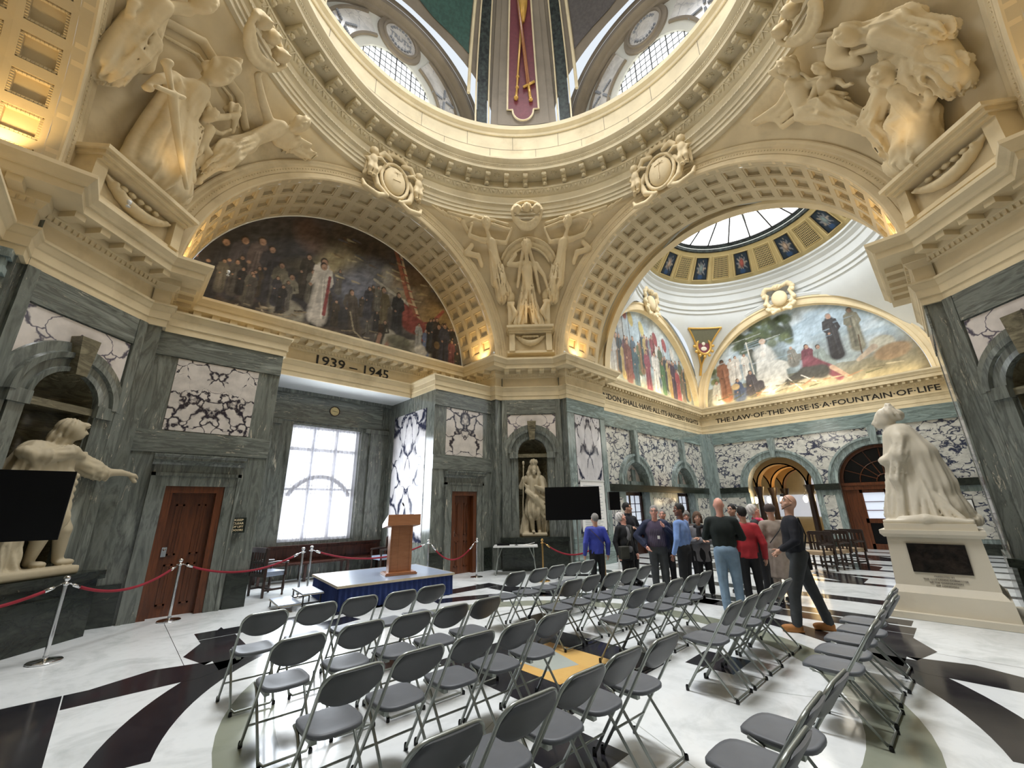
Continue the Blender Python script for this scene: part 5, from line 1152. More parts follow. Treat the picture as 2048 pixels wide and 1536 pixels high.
for j, (T, cz) in enumerate(((TE, 10.95), (TN, 10.95))):
    l = T(0, .25, cz); o = empty('cartouche', l, 0, ['small scrolled cartouche over the painted arch above the law inscription', 'small scrolled cartouche seen edge-on over the narrow painted arch'][j], 'carving', 'small cartouches')
    T0 = lambda x, y, z, T=T, l=l: tuple(a-b for a, b in zip(T(x, .18+y, cz+z), l))
    S = SDF(.03); S.ell((0, .14, -.05), (.32, .16, .38), .02); S.build('shield', 'stone', o, T0)
    S = SDF(.028)
    for e in (-1, 1):
        S.chain([(e*.15, .14, .5), (e*.45, .2, .55), (e*.6, .16, .35), (e*.45, .14, .2), (e*.55, .12, -.1), (e*.4, .14, -.5), (e*.1, .14, -.65)], [.08, .1, .1, .07, .09, .09, .07], .02)
        for q in range(6): a = R(60-40*q); S.ell((e*(.5+.1*cos(a)), .2, .55*sin(a)), (.08, .08, .1), .02)
        S.chain([(e*.1, .16, -.6), (e*.35, .18, -.72), (e*.45, .14, -.5)], [.06, .07, .04], .02)
    S.ell((0, .2, .5), (.2, .12, .14), .03, fold=(.02, 6, 0)); S.build('scrollwork', 'stone', o, T0)
# portrait medallion on the olive spandrel
f1, f2 = op(.5, .62), op(.5, .70); c = Vector(f1); nrm = (Vector((BX, BY, 9.0))-c); nrm.z = -.5; nrm.normalize()
xa_ = nrm.cross(Vector((0, 0, 1))).normalized(); ya_ = xa_.cross(nrm)
def mT(x, y, z): p = c+xa_*x+ya_*z+nrm*(y+.03); return tuple(p)
S = SDF(.025); band(S, arc((0, 0), .34, 0, 360, 24, .42), .06, .02, .05)
for i in range(12): a = 2*pi*i/12; S.ell((.46*cos(a), .05, .56*sin(a)), (.08, .05, .08), .02)
o = S.build('portrait_medallion', 'gilt', None, mT); tag(o, 'gilt framed oval portrait on the olive spandrel between the two far murals', 'portrait')
m = MB(); m.poly([mT(.33*cos(2*pi*i/24), .04, .41*sin(2*pi*i/24)) for i in range(24)]); m.build('oval_field', 'oxblood', o)
S = SDF(.02); S.ell((0, .04, .12), (.09, .04, .11), .01); S.ell((0, .02, -.14), (.17, .04, .13), .02); S.build('bust', 'statue_marble', o, mT)
# ================================================================ MURALS painted on a fine mesh
class Paint:
    ds = .38
    def __init__(s, w, h, asp):
        s.w, s.h = w, h; s.X, s.Y = np.meshgrid(np.linspace(-asp, asp, w), np.linspace(0, 1, h)); s.c = np.zeros((h, w, 3)); s.r = np.random.default_rng(3)
    def noise(s, fx, fy, seed=0, ang=0):
        r = np.random.default_rng(seed); ca, sa = cos(ang), sin(ang); x = (s.X*ca+s.Y*sa)*fx; y = (-s.X*sa+s.Y*ca)*fy; v = 0
        g = r.random((64, 64))
        for o in range(3):
            xx, yy = x*2**o+7.3*o, y*2**o+3.1*o; xi, yi = np.floor(xx).astype(int), np.floor(yy).astype(int); u, w = xx-xi, yy-yi; u = u*u*(3-2*u); w = w*w*(3-2*w)
            q = lambda a, b: g[(yi+b) % 64, (xi+a) % 64]
            v = v+((q(0, 0)*(1-u)+q(1, 0)*u)*(1-w)+(q(0, 1)*(1-u)+q(1, 1)*u)*w)/2**o
        return v/1.75
    def put(s, mask, col, a=1.0):
        col = np.array(lin(col)) if isinstance(col, str) else col; s.c = s.c*(1-(mask*a)[..., None])+col*(mask*a)[..., None]
    def ell(s, x, y, rx, ry, col, ang=0, soft=.25, a=1.0):
        ca, sa = cos(ang), sin(ang); u = ((s.X-x)*ca+(s.Y-y)*sa)/rx; v = (-(s.X-x)*sa+(s.Y-y)*ca)/ry; d = np.sqrt(u*u+v*v)
        s.put(np.clip((1-d)/soft+.5, 0, 1)*(d < 1+soft), col, a)
    def line(s, pts, w0, w1, col, a=1.0, soft=.4):
        n = len(pts)-1
        for i in range(n):
            (x0, y0), (x1, y1) = pts[i], pts[i+1]; dx, dy = x1-x0, y1-y0; L = dx*dx+dy*dy+1e-9
            t = np.clip(((s.X-x0)*dx+(s.Y-y0)*dy)/L, 0, 1); d = np.hypot(s.X-x0-t*dx, s.Y-y0-t*dy)
            wa = w0+(w1-w0)*(i/n); wb = w0+(w1-w0)*((i+1)/n); w = wa+(wb-wa)*t; s.put(np.clip((w-d)/(w*soft)+.5, 0, 1)*(d < w*1.5), col, a)
    def fig(s, x, y, h, robe, skin='#b98a6c', hair='#3a2a20', lean=0, sit=False, arm=None, trim=None):
        """a painted figure standing (or sitting) on y"""
        L = h*(.62 if sit else 1)
        top = (x+lean*h, y+L*.80); s.line([(x, y+.02*h), (x+lean*h*.5, y+L*.45), top], h*(.20 if sit else .135), h*.085, robe)
        if sit: s.line([(x+lean*h*.4, y+L*.35), (x+h*.22, y+L*.33), (x+h*.24, y+.03)], h*.10, h*.08, robe)
        r = np.random.default_rng(int(abs(x)*1000+h*77)); c = np.array(lin(robe))
        for i in range(6):
            o = (r.random()-.5)*h*.2; s.line([(x+o, y+.02*h), (x+lean*h*.6+o*.3, y+L*.7)], h*.018, h*.008, c*(1.45 if i % 2 else .45)+.01, .55)
        s.line([(top[0]-h*.09, top[1]-.02*h), (top[0]-h*.12, top[1]-.2*h), (x-h*.05 if arm is None else arm[0], top[1]-.3*h if arm is None else arm[1])], h*.035, h*.024, robe if trim is None else trim)
        s.line([(top[0]+h*.09, top[1]-.02*h), (top[0]+h*.13, top[1]-.2*h), (x+h*.06, top[1]-.3*h)], h*.035, h*.024, robe)
        s.ell(x-h*.05 if arm is None else arm[0], top[1]-.3*h if arm is None else arm[1], h*.025, h*.025, skin)
        s.ell(top[0], y+L*.80+h*.10, h*.052, h*.068, hair); s.ell(top[0]+h*.008, y+L*.80+h*.085, h*.042, h*.056, skin); s.ell(top[0]+.01*h, y+L*.8+h*.07, h*.02, h*.012, '#7a4a3a', a=.6)
    def finish(s, amt=.25):
        s.c = s.c*(1-s.ds)+s.ds*(s.c.mean(2, keepdims=True)*.75+np.array(lin('#8a8068'))*.25)
        for i, (fx, fy, an) in enumerate(((22, 60, .5), (50, 18, -.4), (9, 9, 0))):
            n = s.noise(fx, fy, 40+i, an)-.5; s.c = s.c*(1+amt*n[..., None]*1.6)
        s.c = np.clip(s.c, 0, 1)
def mural(T, R_, z0, d, P, asp, label, zc=ZS, zbot=6.36, nu=420, nv=200):
    m = MB(); V = []; C = []
    for b in range(nv+1):
        t_ = b/nv; z = zbot+(zc+R_-.002-zbot)*t_; hw = sqrt(max(0, R_*R_-(z-zc)**2)) if z > zc else R_
        for a in range(nu+1):
            x = -hw+2*hw*a/nu; V.append(T(-x if False else x, d, z)); u = (x/R_+1)/2*(P.w-1); v = (z-zbot)/(zc+R_-zbot)*(P.h-1); C.append(P.c[min(P.h-1, int(v)), min(P.w-1, max(0, int(u)))])
    me = bpy.data.meshes.new('mural'); n = nu+1
    F = [(b*n+a, b*n+a+1, (b+1)*n+a+1, (b+1)*n+a) for b in range(nv) for a in range(nu)]
    me.from_pydata(V, [], F); me.materials.append(MATS['painted']); at = me.color_attributes.new('paint', 'FLOAT_COLOR', 'POINT')
    arr = np.ones((len(V), 4), np.float32); arr[:, :3] = np.array(C); at.data.foreach_set('color', arr.ravel()); me.update()
    o = bpy.data.objects.new('mural', me); COL.objects.link(o); tag(o, label, 'mural', 'lunette murals'); return o
# north lunette: rescue work in a bombed city (s runs to the left of the picture)
P = Paint(700, 340, 1.0); P.c[:] = lin('#3b3b45'); X, Y = P.X, P.Y; X_ = X
def M(x): return x
n1, n2 = P.noise(3, 3, 1), P.noise(7, 6, 2)
P.put(np.clip((n1-.45)*4, 0, 1), '#5c5f6a', .8); P.put(np.clip((Y-.55)*3, 0, 1)*np.clip(n2*1.6, 0, 1), '#4a3527', .9); P.put(np.clip((X-.05)*2.5, 0, 1)*np.clip((Y-.2)*4, 0, 1)*np.clip(.7-Y, 0, 1)*3*np.clip(n1*1.3, 0, 1), '#a89a78', .8)
for (x, y, rx, ry, c, a) in ((-.12, .68, .16, .12, '#c9b883', .6), (-.3, .55, .2, .06, '#bfae72', .5), (.12, .62, .2, .16, '#6b7284', .8), (.02, .5, .18, .14, '#78809a', .6), (.42, .66, .22, .12, '#b3a37c', .6), (.5, .78, .25, .1, '#6e4a26', .8), (.6, .5, .2, .2, '#8a6a3c', .7), (.72, .45, .16, .14, '#b08c3a', .7), (-.6, .5, .3, .3, '#2d2f3a', .7), (-.78, .2, .25, .3, '#262833', .8), (-.35, .78, .1, .12, '#8a5a44', .6), (0, .9, .4, .12, '#4d3a28', .7)):
    P.ell(x, y, rx, ry, c, .4, .8, a)
P.put((Y < .18)*np.clip(1.2-Y*4, 0, 1)*np.clip(P.noise(8, 30, 5)*1.5-.2, 0, 1), '#6b5a4a', .9); P.put((Y < .1)*np.clip(P.noise(5, 40, 6)*2-.7, 0, 1), '#8b7450', .8)
for i in range(9): x = .16+.035*i; P.line([(x, .42), (x, .62-.012*i)], .008, .008, '#a59f92' if i % 2 else '#7f7c78')
P.line([(.14, .62), (.3, .56), (.47, .5)], .012, .012, '#b9b2a2'); P.ell(.24, .70, .05, .09, '#a8a297', 0, .5, .8)
P.line([(.30, .95), (.42, .6), (.52, .38)], .016, .022, '#a8542c'); P.line([(.34, .95), (.46, .6), (.55, .40)], .01, .012, '#cfae7c')
for q in range(8): P.line([(.32+.026*q, .90-.066*q), (.36+.026*q, .90-.066*q)], .006, .006, '#a33a2a')
P.ell(.50, .34, .12, .08, '#8d2a26'); P.ell(.43, .42, .06, .07, '#a23a30'); P.line([(.62, .34), (.78, .56)], .02, .012, '#a43c30'); P.line([(.36, .52), (.44, .48), (.45, .36)], .008, .008, '#952c28')
for a in range(8): P.line([(.64, .30), (.64+.085*cos(a*pi/4), .30+.10*sin(a*pi/4))], .006, .006, '#9c3a30')
for a in range(16): P.line([(.64+.085*cos(a*pi/8), .30+.1*sin(a*pi/8)), (.64+.085*cos((a+1)*pi/8), .30+.1*sin((a+1)*pi/8))], .009, .009, '#8d2c28')
for (x, y, h, r_, ln) in ((-.86, .12, .42, '#2b2d3a', .1), (-.76, .16, .44, '#4a4754', .08), (-.66, .18, .46, '#6a5a5a', .06), (-.57, .2, .40, '#3a3a48', 0), (-.5, .16, .34, '#75705f', .0), (-.36, .3, .34, '#3a3430', .05)): P.fig(x, y, h, r_, lean=ln)
P.fig(-.48, .10, .34, '#8d8a78', lean=.15); P.ell(-.42, .14, .10, .09, '#a09b8a'); P.fig(-.24, .16, .50, '#d2ccc4', hair='#2a2024', arm=(-.32, .42)); P.line([(-.20, .2), (-.19, .5)], .012, .010, '#9c3038'); P.line([(-.29, .46), (-.19, .44)], .01, .01, '#9c3038'); P.line([(-.26, .02), (-.26, .16)], .025, .02, '#1b1b22')
P.fig(.03, .12, .36, '#5a5048', lean=-.15, arm=(-.05, .3)); P.fig(.22, .2, .40, '#6d6040', hair='#2a2620'); P.fig(.35, .22, .38, '#262c38'); P.line([(-.02, .28), (.02, .14), (.16, .04)], .006, .006, '#b5a685')
P.ell(.27, .16, .09, .07, '#a9a493', .5); P.fig(.20, .05, .26, '#3b3a38', lean=.2); P.ell(.22, .22, .03, .04, '#3a2820'); P.line([(.22, .17), (.20, .05)], .016, .014, '#a5745c'); P.line([(.30, .14), (.25, .04)], .016, .014, '#a5745c')
P.ell(.45, .12, .17, .075, '#7d7a66', -.15); P.ell(.56, .14, .12, .06, '#9b9886', -.2); P.ell(.38, .16, .1, .05, '#6a6a58'); P.fig(.55, .14, .24, '#9a9c9a'); P.fig(.62, .1, .24, '#5c76a6', hair='#cfcac0'); P.ell(.58, .13, .06, .05, '#c3bfb2')
for i in range(11): x = .66+.03*i; P.fig(x, .16+.02*((i*7) % 3), .30-.007*i, ['#22262e', '#2c3440', '#3d3436', '#1f2a3a'][i % 4])
P.fig(.74, .04, .40, '#1b2030', hair='#15151c'); P.ell(.73, .22, .03, .035, '#7d6030'); P.fig(.80, .08, .38, '#2b3550', hair='#1a1a20'); P.fig(.88, .06, .26, '#7a3a44'); P.fig(.94, .02, .2, '#4a4a40')
for i in range(60):
    r = np.random.default_rng(900+i); x = -.95+1.2*r.random()*.95; y = .12+.35*r.random()*(1-abs(x)); P.fig(x, y, .16+.1*r.random(), ['#3a3d4c', '#5d5a58', '#2a2c36', '#6e6a60', '#4b4238'][i % 5]) if i < 26 else P.line([(x, y*.5), (x+.12*(r.random()-.3), y*.5+.03*r.random())], .006, .003, ['#8f7f60', '#b9a888', '#43382c'][i % 3])
for i in range(40): r = np.random.default_rng(1500+i); x, y = -.2+.9*r.random(), .5+.4*r.random(); P.line([(x, y), (x+.06, y+.03*(r.random()-.5))], .01, .004, ['#d8c890', '#5a6178', '#7a5530', '#c0a868'][i % 4], .5)
P.fig(-.24, .16, .46, '#d2ccc4', hair='#2a2024', arm=(-.31, .40)); P.line([(-.20, .2), (-.19, .5)], .012, .010, '#9c3038')
P.finish(.45)
TM = FR(W(1, 7.64, 0, 0)[:2], (1, 0), (0, -1)); mural(TM, 4.16, 0, 0, P, 1.0, 'dark semicircular mural of rescuers, a red fire engine and smoke above the 1939 – 1945 frieze')
# east lunette: bearded elder enthroned under a tree
P = Paint(700, 340, 1.0); X, Y = P.X, P.Y; P.c[:] = lin('#a9c0cc'); n1 = P.noise(3, 9, 11, .3)
P.put(np.clip((Y-.3)*1.3, 0, 1), '#7fa2bb', .7); P.put(np.clip((n1-.5)*5, 0, 1)*(Y > .3), '#c5d2d6', .8)
for i in range(46):
    r = np.random.default_rng(i); x, y = -.28+(r.random()-.5)*.62, .80+(r.random()-.5)*.34; P.ell(x, y, .05+.04*r.random(), .03+.03*r.random(), ['#33462a', '#465c33', '#283a24', '#5d6c3c'][i % 4], r.random()*3, .6, .9)
for i in range(20): r = np.random.default_rng(100+i); P.ell(-.9+.16*r.random(), .3+.2*r.random(), .04, .04, ['#4a5a2c', '#6f7a38'][i % 2], 0, .6, .8)
P.line([(-.42, .62), (-.36, .4), (-.4, .2)], .03, .05, '#3f3a2a'); P.put((Y < .22+.05*P.noise(4, 1, 12))*1.0, '#8b8468', .9); P.put(np.clip((X-.35)*4, 0, 1)*np.clip((.52-Y-.2*(1-X))*5, 0, 1), '#7d7456', .9)
P.line([(-.42, .10), (.30, .16)], .04, .05, '#b7ab90'); P.line([(-.46, .05), (.3, .1)], .02, .02, '#9d8e6e')
P.ell(-.27, .36, .26, .30, '#54635e', 0, .6, .8); P.ell(.38, .42, .22, .2, '#7d8a86', 0, .6, .6); P.fig(-.30, .18, .62, '#c9c8be', skin='#c8a88c', hair='#d8d5cc', sit=True); P.ell(-.17, .37, .12, .06, '#c6c4b8', -.3); P.line([(-.22, .15), (-.16, .36)], .05, .05, '#bdbcb2'); P.line([(-.45, .74), (-.42, .2)], .007, .007, '#cfc9b5'); P.ell(-.28, .63, .028, .05, '#d4d0c8'); P.ell(-.28, .70, .035, .035, '#c9a78a')
P.line([(-.30, .55), (-.24, .3), (-.30, .18)], .10, .13, '#cccac0', .8)
for (x, y, h, r_, sk, ha, st) in ((-.86, .08, .40, '#c8c2ae', '#c09070', '#6a5030', True), (-.76, .10, .52, '#9a5a34', '#6b4630', '#221a14', False), (-.66, .3, .3, '#cfc6b8', '#c89a7c', '#7a4a2c', False), (-.60, .32, .3, '#d5cdc0', '#c89a7c', '#3a2a1c', False), (-.50, .3, .32, '#d6d0c2', '#b98a6c', '#5a4030', False), (-.62, .08, .36, '#3f557c', '#b98a6c', '#2a2018', True), (-.47, .12, .40, '#4a4650', '#b98a6c', '#2a2224', True), (-.02, .36, .30, '#7d7a70', '#b08468', '#a8a49c', True), (.12, .26, .42, '#7c3348', '#b98566', '#2e2018', True), (.22, .24, .40, '#8f9f98', '#c09274', '#3c2c20', True), (.37, .34, .50, '#2a2a34', '#a87a60', '#8a8078', False), (.55, .38, .46, '#77735c', '#8a6a50', '#5a5446', False)): P.fig(x, y, h, r_, sk, ha, sit=st)
P.line([(.12, .34), (.26, .22), (.34, .1)], .06, .035, '#8b3a50'); P.line([(-.1, .15), (.06, .22), (.2, .2)], .04, .08, '#4c4c4a'); P.line([(-.05, .03), (.08, .1)], .03, .02, '#b98260'); P.line([(.3, .22), (.42, .08)], .025, .015, '#c39a7c')
P.ell(.72, .36, .10, .08, '#b9b49c', .3); P.line([(.66, .34), (.52, .24)], .03, .018, '#b8a084'); P.ell(.78, .26, .14, .08, '#9a7a50', .2); P.line([(.56, .3), (.57, .5)], .006, .006, '#5a4630'); P.ell(-.65, .22, .045, .04, '#c9a668'); P.line([(-.12, .22), (.0, .04)], .006, .004, '#d8d5cc'); P.line([(.02, .2), (.14, .1)], .006, .004, '#d8d5cc')
for i in range(26): r = np.random.default_rng(700+i); x = -.9+1.75*r.random(); P.line([(x, .05+.1*r.random()), (x+.12, .06+.1*r.random())], .008, .004, ['#6b6248', '#b3a684', '#4c5236', '#a9764a'][i % 4], .8)
for i in range(24): r = np.random.default_rng(760+i); x, y = -.9+1.8*r.random(), .45+.45*r.random(); P.line([(x, y), (x+.16, y+.02)], .010, .004, ['#d6dde0', '#8fb0c4'][i % 2], .35)
P.finish(.30); mural(FR(TE.p, TE.u, TE.n), 4.06, 0, -.03, P, 1.0, 'bright semicircular mural of a bearded elder enthroned beneath a tree, above the law inscription')
# London lunette: procession with banners
P = Paint(560, 280, 1.0); X, Y = P.X, P.Y; P.c[:] = lin('#9fb6c0'); n1 = P.noise(3, 3, 21); P.put(np.clip((n1-.45)*5, 0, 1), '#c9cfc6', .8); P.put(np.clip((.3-Y)*4, 0, 1), '#8d8a6a', .8); P.put(np.clip((-X-.3)*3, 0, 1)*np.clip(n1*1.4, 0, 1), '#6b7580', .7)
cols = ['#8b3a48', '#4a6478', '#c8c4b8', '#5d6b52', '#8d6a48', '#39505c', '#b59a50', '#6a4a5a', '#7c8a8c']
for i in range(34): r = np.random.default_rng(300+i); x = -.92+.055*i; P.fig(x, .12+.28*r.random()*(1-abs(x)), .34+.1*r.random(), cols[i % 9], hair=['#3a2a20', '#6a4a30', '#8a8480'][i % 3])
for (x, y0, y1, c) in ((-.55, .5, .95, '#96423f'), (-.42, .5, .9, '#b9a348'), (-.66, .45, .8, '#a6a6a0'), (-.2, .5, .85, '#c8b860'), (.1, .45, .8, '#9a3c44'), (.32, .4, .78, '#a04048'), (.5, .4, .7, '#c8c4b8')): P.line([(x, y0-.3), (x, y1)], .006, .006, '#4c3c2c'); P.ell(x+.05, y1-.06, .05, .09, c, .2)
for (x, y, h, c) in ((-.78, .1, .5, '#a7a7a4'), (-.5, .1, .48, '#7a4640'), (-.35, .08, .44, '#3f5f6c'), (-.1, .08, .48, '#8d3a50'), (.08, .08, .5, '#cfc9bc'), (.25, .1, .40, '#4d7a4e'), (.45, .05, .46, '#b58c3c'), (.52, .08, .5, '#4a3850'), (.62, .05, .44, '#a83c48'), (.75, .04, .36, '#7a6a58')): P.fig(x, y, h, c)
P.finish(.25); mural(FR(TN.p, TN.u, TN.n), 4.06, 0, -.03, P, 1.0, 'narrow-looking mural of a bannered procession above the ancient rights inscription')
# portraits round the skylight attic
for i in range(1, NAT, 2):
    az = 360*i/NAT+2.0; hw = 4.6; P = Paint(30, 30, 1.0); P.c[:] = lin('#23303c')
    for q in range(10): a = 2*pi*q/10; P.line([(0, .5), (.8*cos(a), .5+.42*sin(a))], .12, .02, ['#8b8a8c', '#a89c8c'][q % 2], .8)
    P.ell(0, .1, .4, .12, '#2c4668'); P.ell(0, .5, .34, .22, ['#7a4038', '#59656a', '#6d5a4c'][(i//2) % 3]); P.ell(0, .52, .2, .14, ['#a0564c', '#7b8a86', '#b09a86'][(i//2) % 3])
    V = []; C = []
    for b in range(16):
        for a in range(16): V.append(atp(az-hw+2*hw*a/15, .20+.64*b/15, .03)); C.append(P.c[int(b/15*29), int(a/15*29)])
    me = bpy.data.meshes.new('painted_panel'); me.from_pydata(V, [], [(b*16+a, b*16+a+1, b*16+a+17, b*16+a+16) for b in range(15) for a in range(15)]); me.materials.append(MATS['painted']); at = me.color_attributes.new('paint', 'FLOAT_COLOR', 'POINT')
    ar_ = np.ones((len(V), 4), np.float32); ar_[:, :3] = np.array(C); at.data.foreach_set('color', ar_.ravel())
    o = bpy.data.objects.new('painted_panel', me); COL.objects.link(o); tag(o, 'small square painted portrait panel with winged head on the cream ring under the skylight', 'painting', 'attic portrait panels')
    fr = MB(); fr.tube([atp(az-hw, .20, .035), atp(az+hw, .20, .035), atp(az+hw, .84, .035), atp(az-hw, .84, .035)], .025, 4, closed=True); fr.build('black_border', 'black_iron', o)
# ================================================================ FURNITURE AND LOOSE THINGS
def make_chair(loc, rz, label):
    t = empty('folding_chair', loc, rz, label, 'chair', 'grey folding chairs set out in rows')
    hw, r = .192, .0115
    def ly(z): return .50*(.80-z)/.80
    m = MB(); pts = [(-hw-.01, .50, .012), (-hw, ly(.4), .4), (-hw, ly(.70), .70)]
    for i in range(7): a = pi-pi/2*i/6; pts.append((-hw+.075+.075*cos(a), ly(.725+.075*sin(a)), .725+.075*sin(a)))
    pts += [(-x, y, z) for x, y, z in pts[::-1]]; m.tube(pts, r, 8); m.build('frame', 'tube_steel', t, smooth=True)
    for s in (-1, 1):
        m = MB(); m.tube([(s*(hw-.022), .47, .425), (s*(hw-.022), .40, .405), (s*(hw-.022), .07, .025)], .0105, 8); m.build('leg', 'tube_steel', t, smooth=True)
        m = MB(); m.lathe([(0, 0), (.016, .001), (.016, .035), (.0125, .045)], (s*(hw+.01), .50, 0), 10); m.build('foot_cap', 'rubber', t, smooth=True); m = MB(); m.lathe([(0, 0), (.015, .001), (.015, .02), (.012, .03)], (s*(hw-.022), .055, 0), 10); m.build('foot_cap', 'rubber', t, smooth=True)
    m = MB(); m.tube([(-hw, ly(.17), .17), (hw, ly(.17), .17)], .008, 6); m.build('stretcher', 'tube_steel', t, smooth=True); m = MB(); m.tube([(-hw+.022, .085, .045), (-hw+.05, .06, .022), (hw-.05, .06, .022), (hw-.022, .085, .045)], .0095, 6); m.build('stretcher', 'tube_steel', t, smooth=True)
    m = MB(); N = 26      # moulded seat with rolled edge
    def out(a, sx, sy): c_, s_ = cos(a), sin(a); e = .62; return (sx*math.copysign(abs(c_)**e, c_), sy*math.copysign(abs(s_)**e, s_))
    rows = [(.0, 0, .444), (.5, .5, .442), (.84, .84, .445), (.96, .96, .452), (1.0, 1.0, .445), (1.0, 1.0, .425), (.93, .93, .418), (.5, .5, .424), (0, 0, .424)]
    i0 = len(m.v)
    for (fx, fy, z) in rows:
        for j in range(N):
            x, y = out(2*pi*j/N, .176*fx, .205*fy); taper = 1-.10*(1-(y/.205+1)/2)*.0+.06*(y/.205)*(-1)*0
            fr = max(0, (y-.12)/.085); m.v.append((x, .345+y, z-.022*fr*fr*(1 if fy > .8 else .3)))
    for b in range(len(rows)-1):
        for j in range(N): m.face((i0+b*N+j, i0+b*N+(j+1) % N, i0+(b+1)*N+(j+1) % N, i0+(b+1)*N+j))
    st = m.build('seat', 'chair_grey', t, smooth=True)
    for q in (-.16, .125): m = MB(); m.box(q, q+.035, .19, .46, .40, .426); m.build('seat_rail', 'tube_steel', st)
    m = MB(); n1, n2 = 14, 8       # moulded back, wrapped over the tube, drooping lower edge
    def bk(side):
        def f(u, v):
            x = -(hw-.002)+2*(hw-.002)*u; e = 1-abs(2*u-1)**2.4; zb = .668-.078*e; cut = .065*max(0, abs(2*u-1)-.62)/.38; zt = .800-cut*cut/.065
            z = zb+(zt-zb)*v; return (x, ly(z)+(.016 if side > 0 else -.016)*(1 if .05 < v < .97 else .5)-.022*e, z)
        return f
    m.grid(bk(1), n1, n2); m.grid(bk(-1), n1, n2); w_ = n1+1; q = w_*(n2+1)
    for a in range(n1): m.face((a, a+1, q+a+1, q+a)); m.face((n2*w_+a, q+n2*w_+a, q+n2*w_+a+1, n2*w_+a+1))
    for b in range(n2): m.face((b*w_, q+b*w_, q+(b+1)*w_, (b+1)*w_)); m.face((b*w_+n1, (b+1)*w_+n1, q+(b+1)*w_+n1, q+b*w_+n1))
    m.build('backrest', 'chair_grey_dark', t, smooth=True, angle=50)
    return t
ordn = ['first', 'second', 'third', 'fourth', 'fifth']
ROWY = [4.75, 3.70, 2.75, 1.72, .70]; XL = [1.25, 1.73, 2.19, 2.65, 3.10]; XR = [4.58, 5.03, 5.49, 5.93, 6.36]
c0 = None; rr2 = random.Random(5)
rown = ['front', 'second', 'third', 'fourth', 'rear']
for bi, (XS, blk) in enumerate(((XL, 'lectern'), (XR, 'pedestal'))):
    for ri, y in enumerate(ROWY):
        for ci, x in enumerate(XS):
            if bi == 0 and ri == 4 and ci < 2: continue
            na = (5-ci) if bi == 0 else ci+1
            lb = 'grey folding chair, %s row, %s from the centre aisle, %s side' % (rown[ri], ordn[na-1], blk)
            rz = R(rr2.uniform(-1.6, 1.6)-1.5); loc = (x+rr2.uniform(-.015, .015), y+rr2.uniform(-.03, .03), .0026)
            if c0 is None: c0 = make_chair(loc, rz, lb); ch = c0
            else: ch = copy_tree(c0); ch.location = loc; ch.rotation_euler = (0, 0, rz); ch['label'] = lb
# --- stage -----------------------------------------------------------
stg = empty('stage', (4.47, 8.84, 0), R(-6), 'low portable stage with a grey deck and pleated blue skirt', 'stage')
m = MB(); m.box(-1.19, 1.19, -.98, .98, .385, .42); m.build('deck', 'stage_deck', stg)
m = MB()
for a in ((-1.195, 1.195, -.985, -.975), (-1.195, 1.195, .975, .985), (-1.195, -1.185, -.98, .98), (1.185, 1.195, -.98, .98)): m.box(a[0], a[1], a[2], a[3], .38, .423)
m.build('deck_edge', 'ply_edge', stg)
def pleats(p0, p1, n, z0, z1, amp=.018):
    m = MB(); dx, dy = p1[0]-p0[0], p1[1]-p0[1]; L = sqrt(dx*dx+dy*dy); nx, ny = dy/L, -dx/L
    m.grid(lambda u, v: (p0[0]+dx*u+nx*amp*(1.3-.8*v)*sin(n*2*pi*u+.6*sin(9*u)), p0[1]+dy*u+ny*amp*(1.3-.8*v)*sin(n*2*pi*u+.6*sin(9*u)), z0+(z1-z0)*v), n*8, 3); return m
m = pleats((-1.16, -.955), (1.16, -.955), 22, .01, .385); m.add(pleats((1.16, -.955), (1.16, .95), 18, .01, .385)); m.add(pleats((-1.16, .95), (-1.16, -.955), 18, .01, .385)); m.build('skirt', 'skirt_blue', stg, smooth=True)
m = MB()
for x in (-1.1, 0, 1.1):
    for y in (-.88, .88): m.tube([(x, y, 0), (x, y, .385)], .022, 8)
m.build('leg', 'tube_steel', stg)
sp = empty('stage_steps', (2.82, 9.02, 0), R(-4), 'pair of open grey treads beside the blue skirted stage', 'steps')
for x0, z in ((-.36, .14), (.02, .275)):
    m = MB(); m.box(x0, x0+.36, -.42, .42, z-.02, z); m.build('tread', 'stage_deck', sp); m = MB(); m.box(x0-.004, x0+.364, -.425, .425, z-.028, z-.018); m.build('tread_edge', 'ply_edge', sp)
for y in (-.38, .38):
    m = MB(); m.tube([(-.34, y, 0), (-.34, y, .12)], .013, 6); m.tube([(.04, y, 0), (.04, y, .25)], .013, 6); m.tube([(.34, y, 0), (.34, y, .25)], .013, 6); m.box(-.34, .34, y-.01, y+.01, .1, .12); m.build('leg', 'black_iron', sp)
# --- lectern ----------------------------------------------------------
lec = empty('lectern', (4.66, 8.52, .424), R(-14), 'light wood lectern with a slanted top standing on the stage', 'lectern')
m = MB(); m.box(-.33, .33, -.24, .24, 0, .035); m.box(-.31, .31, -.22, .22, .035, .05); m.build('base', 'lectern_wood', lec)
m = MB(); m.box(-.235, .235, -.10, .12, .05, 1.02); m.build('column', 'lectern_wood', lec)
m = MB(); m.box(-.20, -.18, -.112, -.10, .05, 1.02); m.box(.18, .20, -.112, -.10, .05, 1.02); m.box(-.06, -.045, -.106, -.1, .05, 1.02); m.build('corner_bead', 'lectern_wood', lec)
m = MB(); P = [(-.25, .98), (.25, .92), (.25, 1.00), (-.25, 1.20)]      # (y, z) of the desk box, higher at the audience side
i = m.pts([(-.35, y, z) for y, z in P]+[(.35, y, z) for y, z in P]); 
for q in ((0, 1, 2, 3), (4, 7, 6, 5), (0, 4, 5, 1), (1, 5, 6, 2), (2, 6, 7, 3), (3, 7, 4, 0)): m.face(i+j for j in q)
m.build('desk_top', 'lectern_wood', lec)
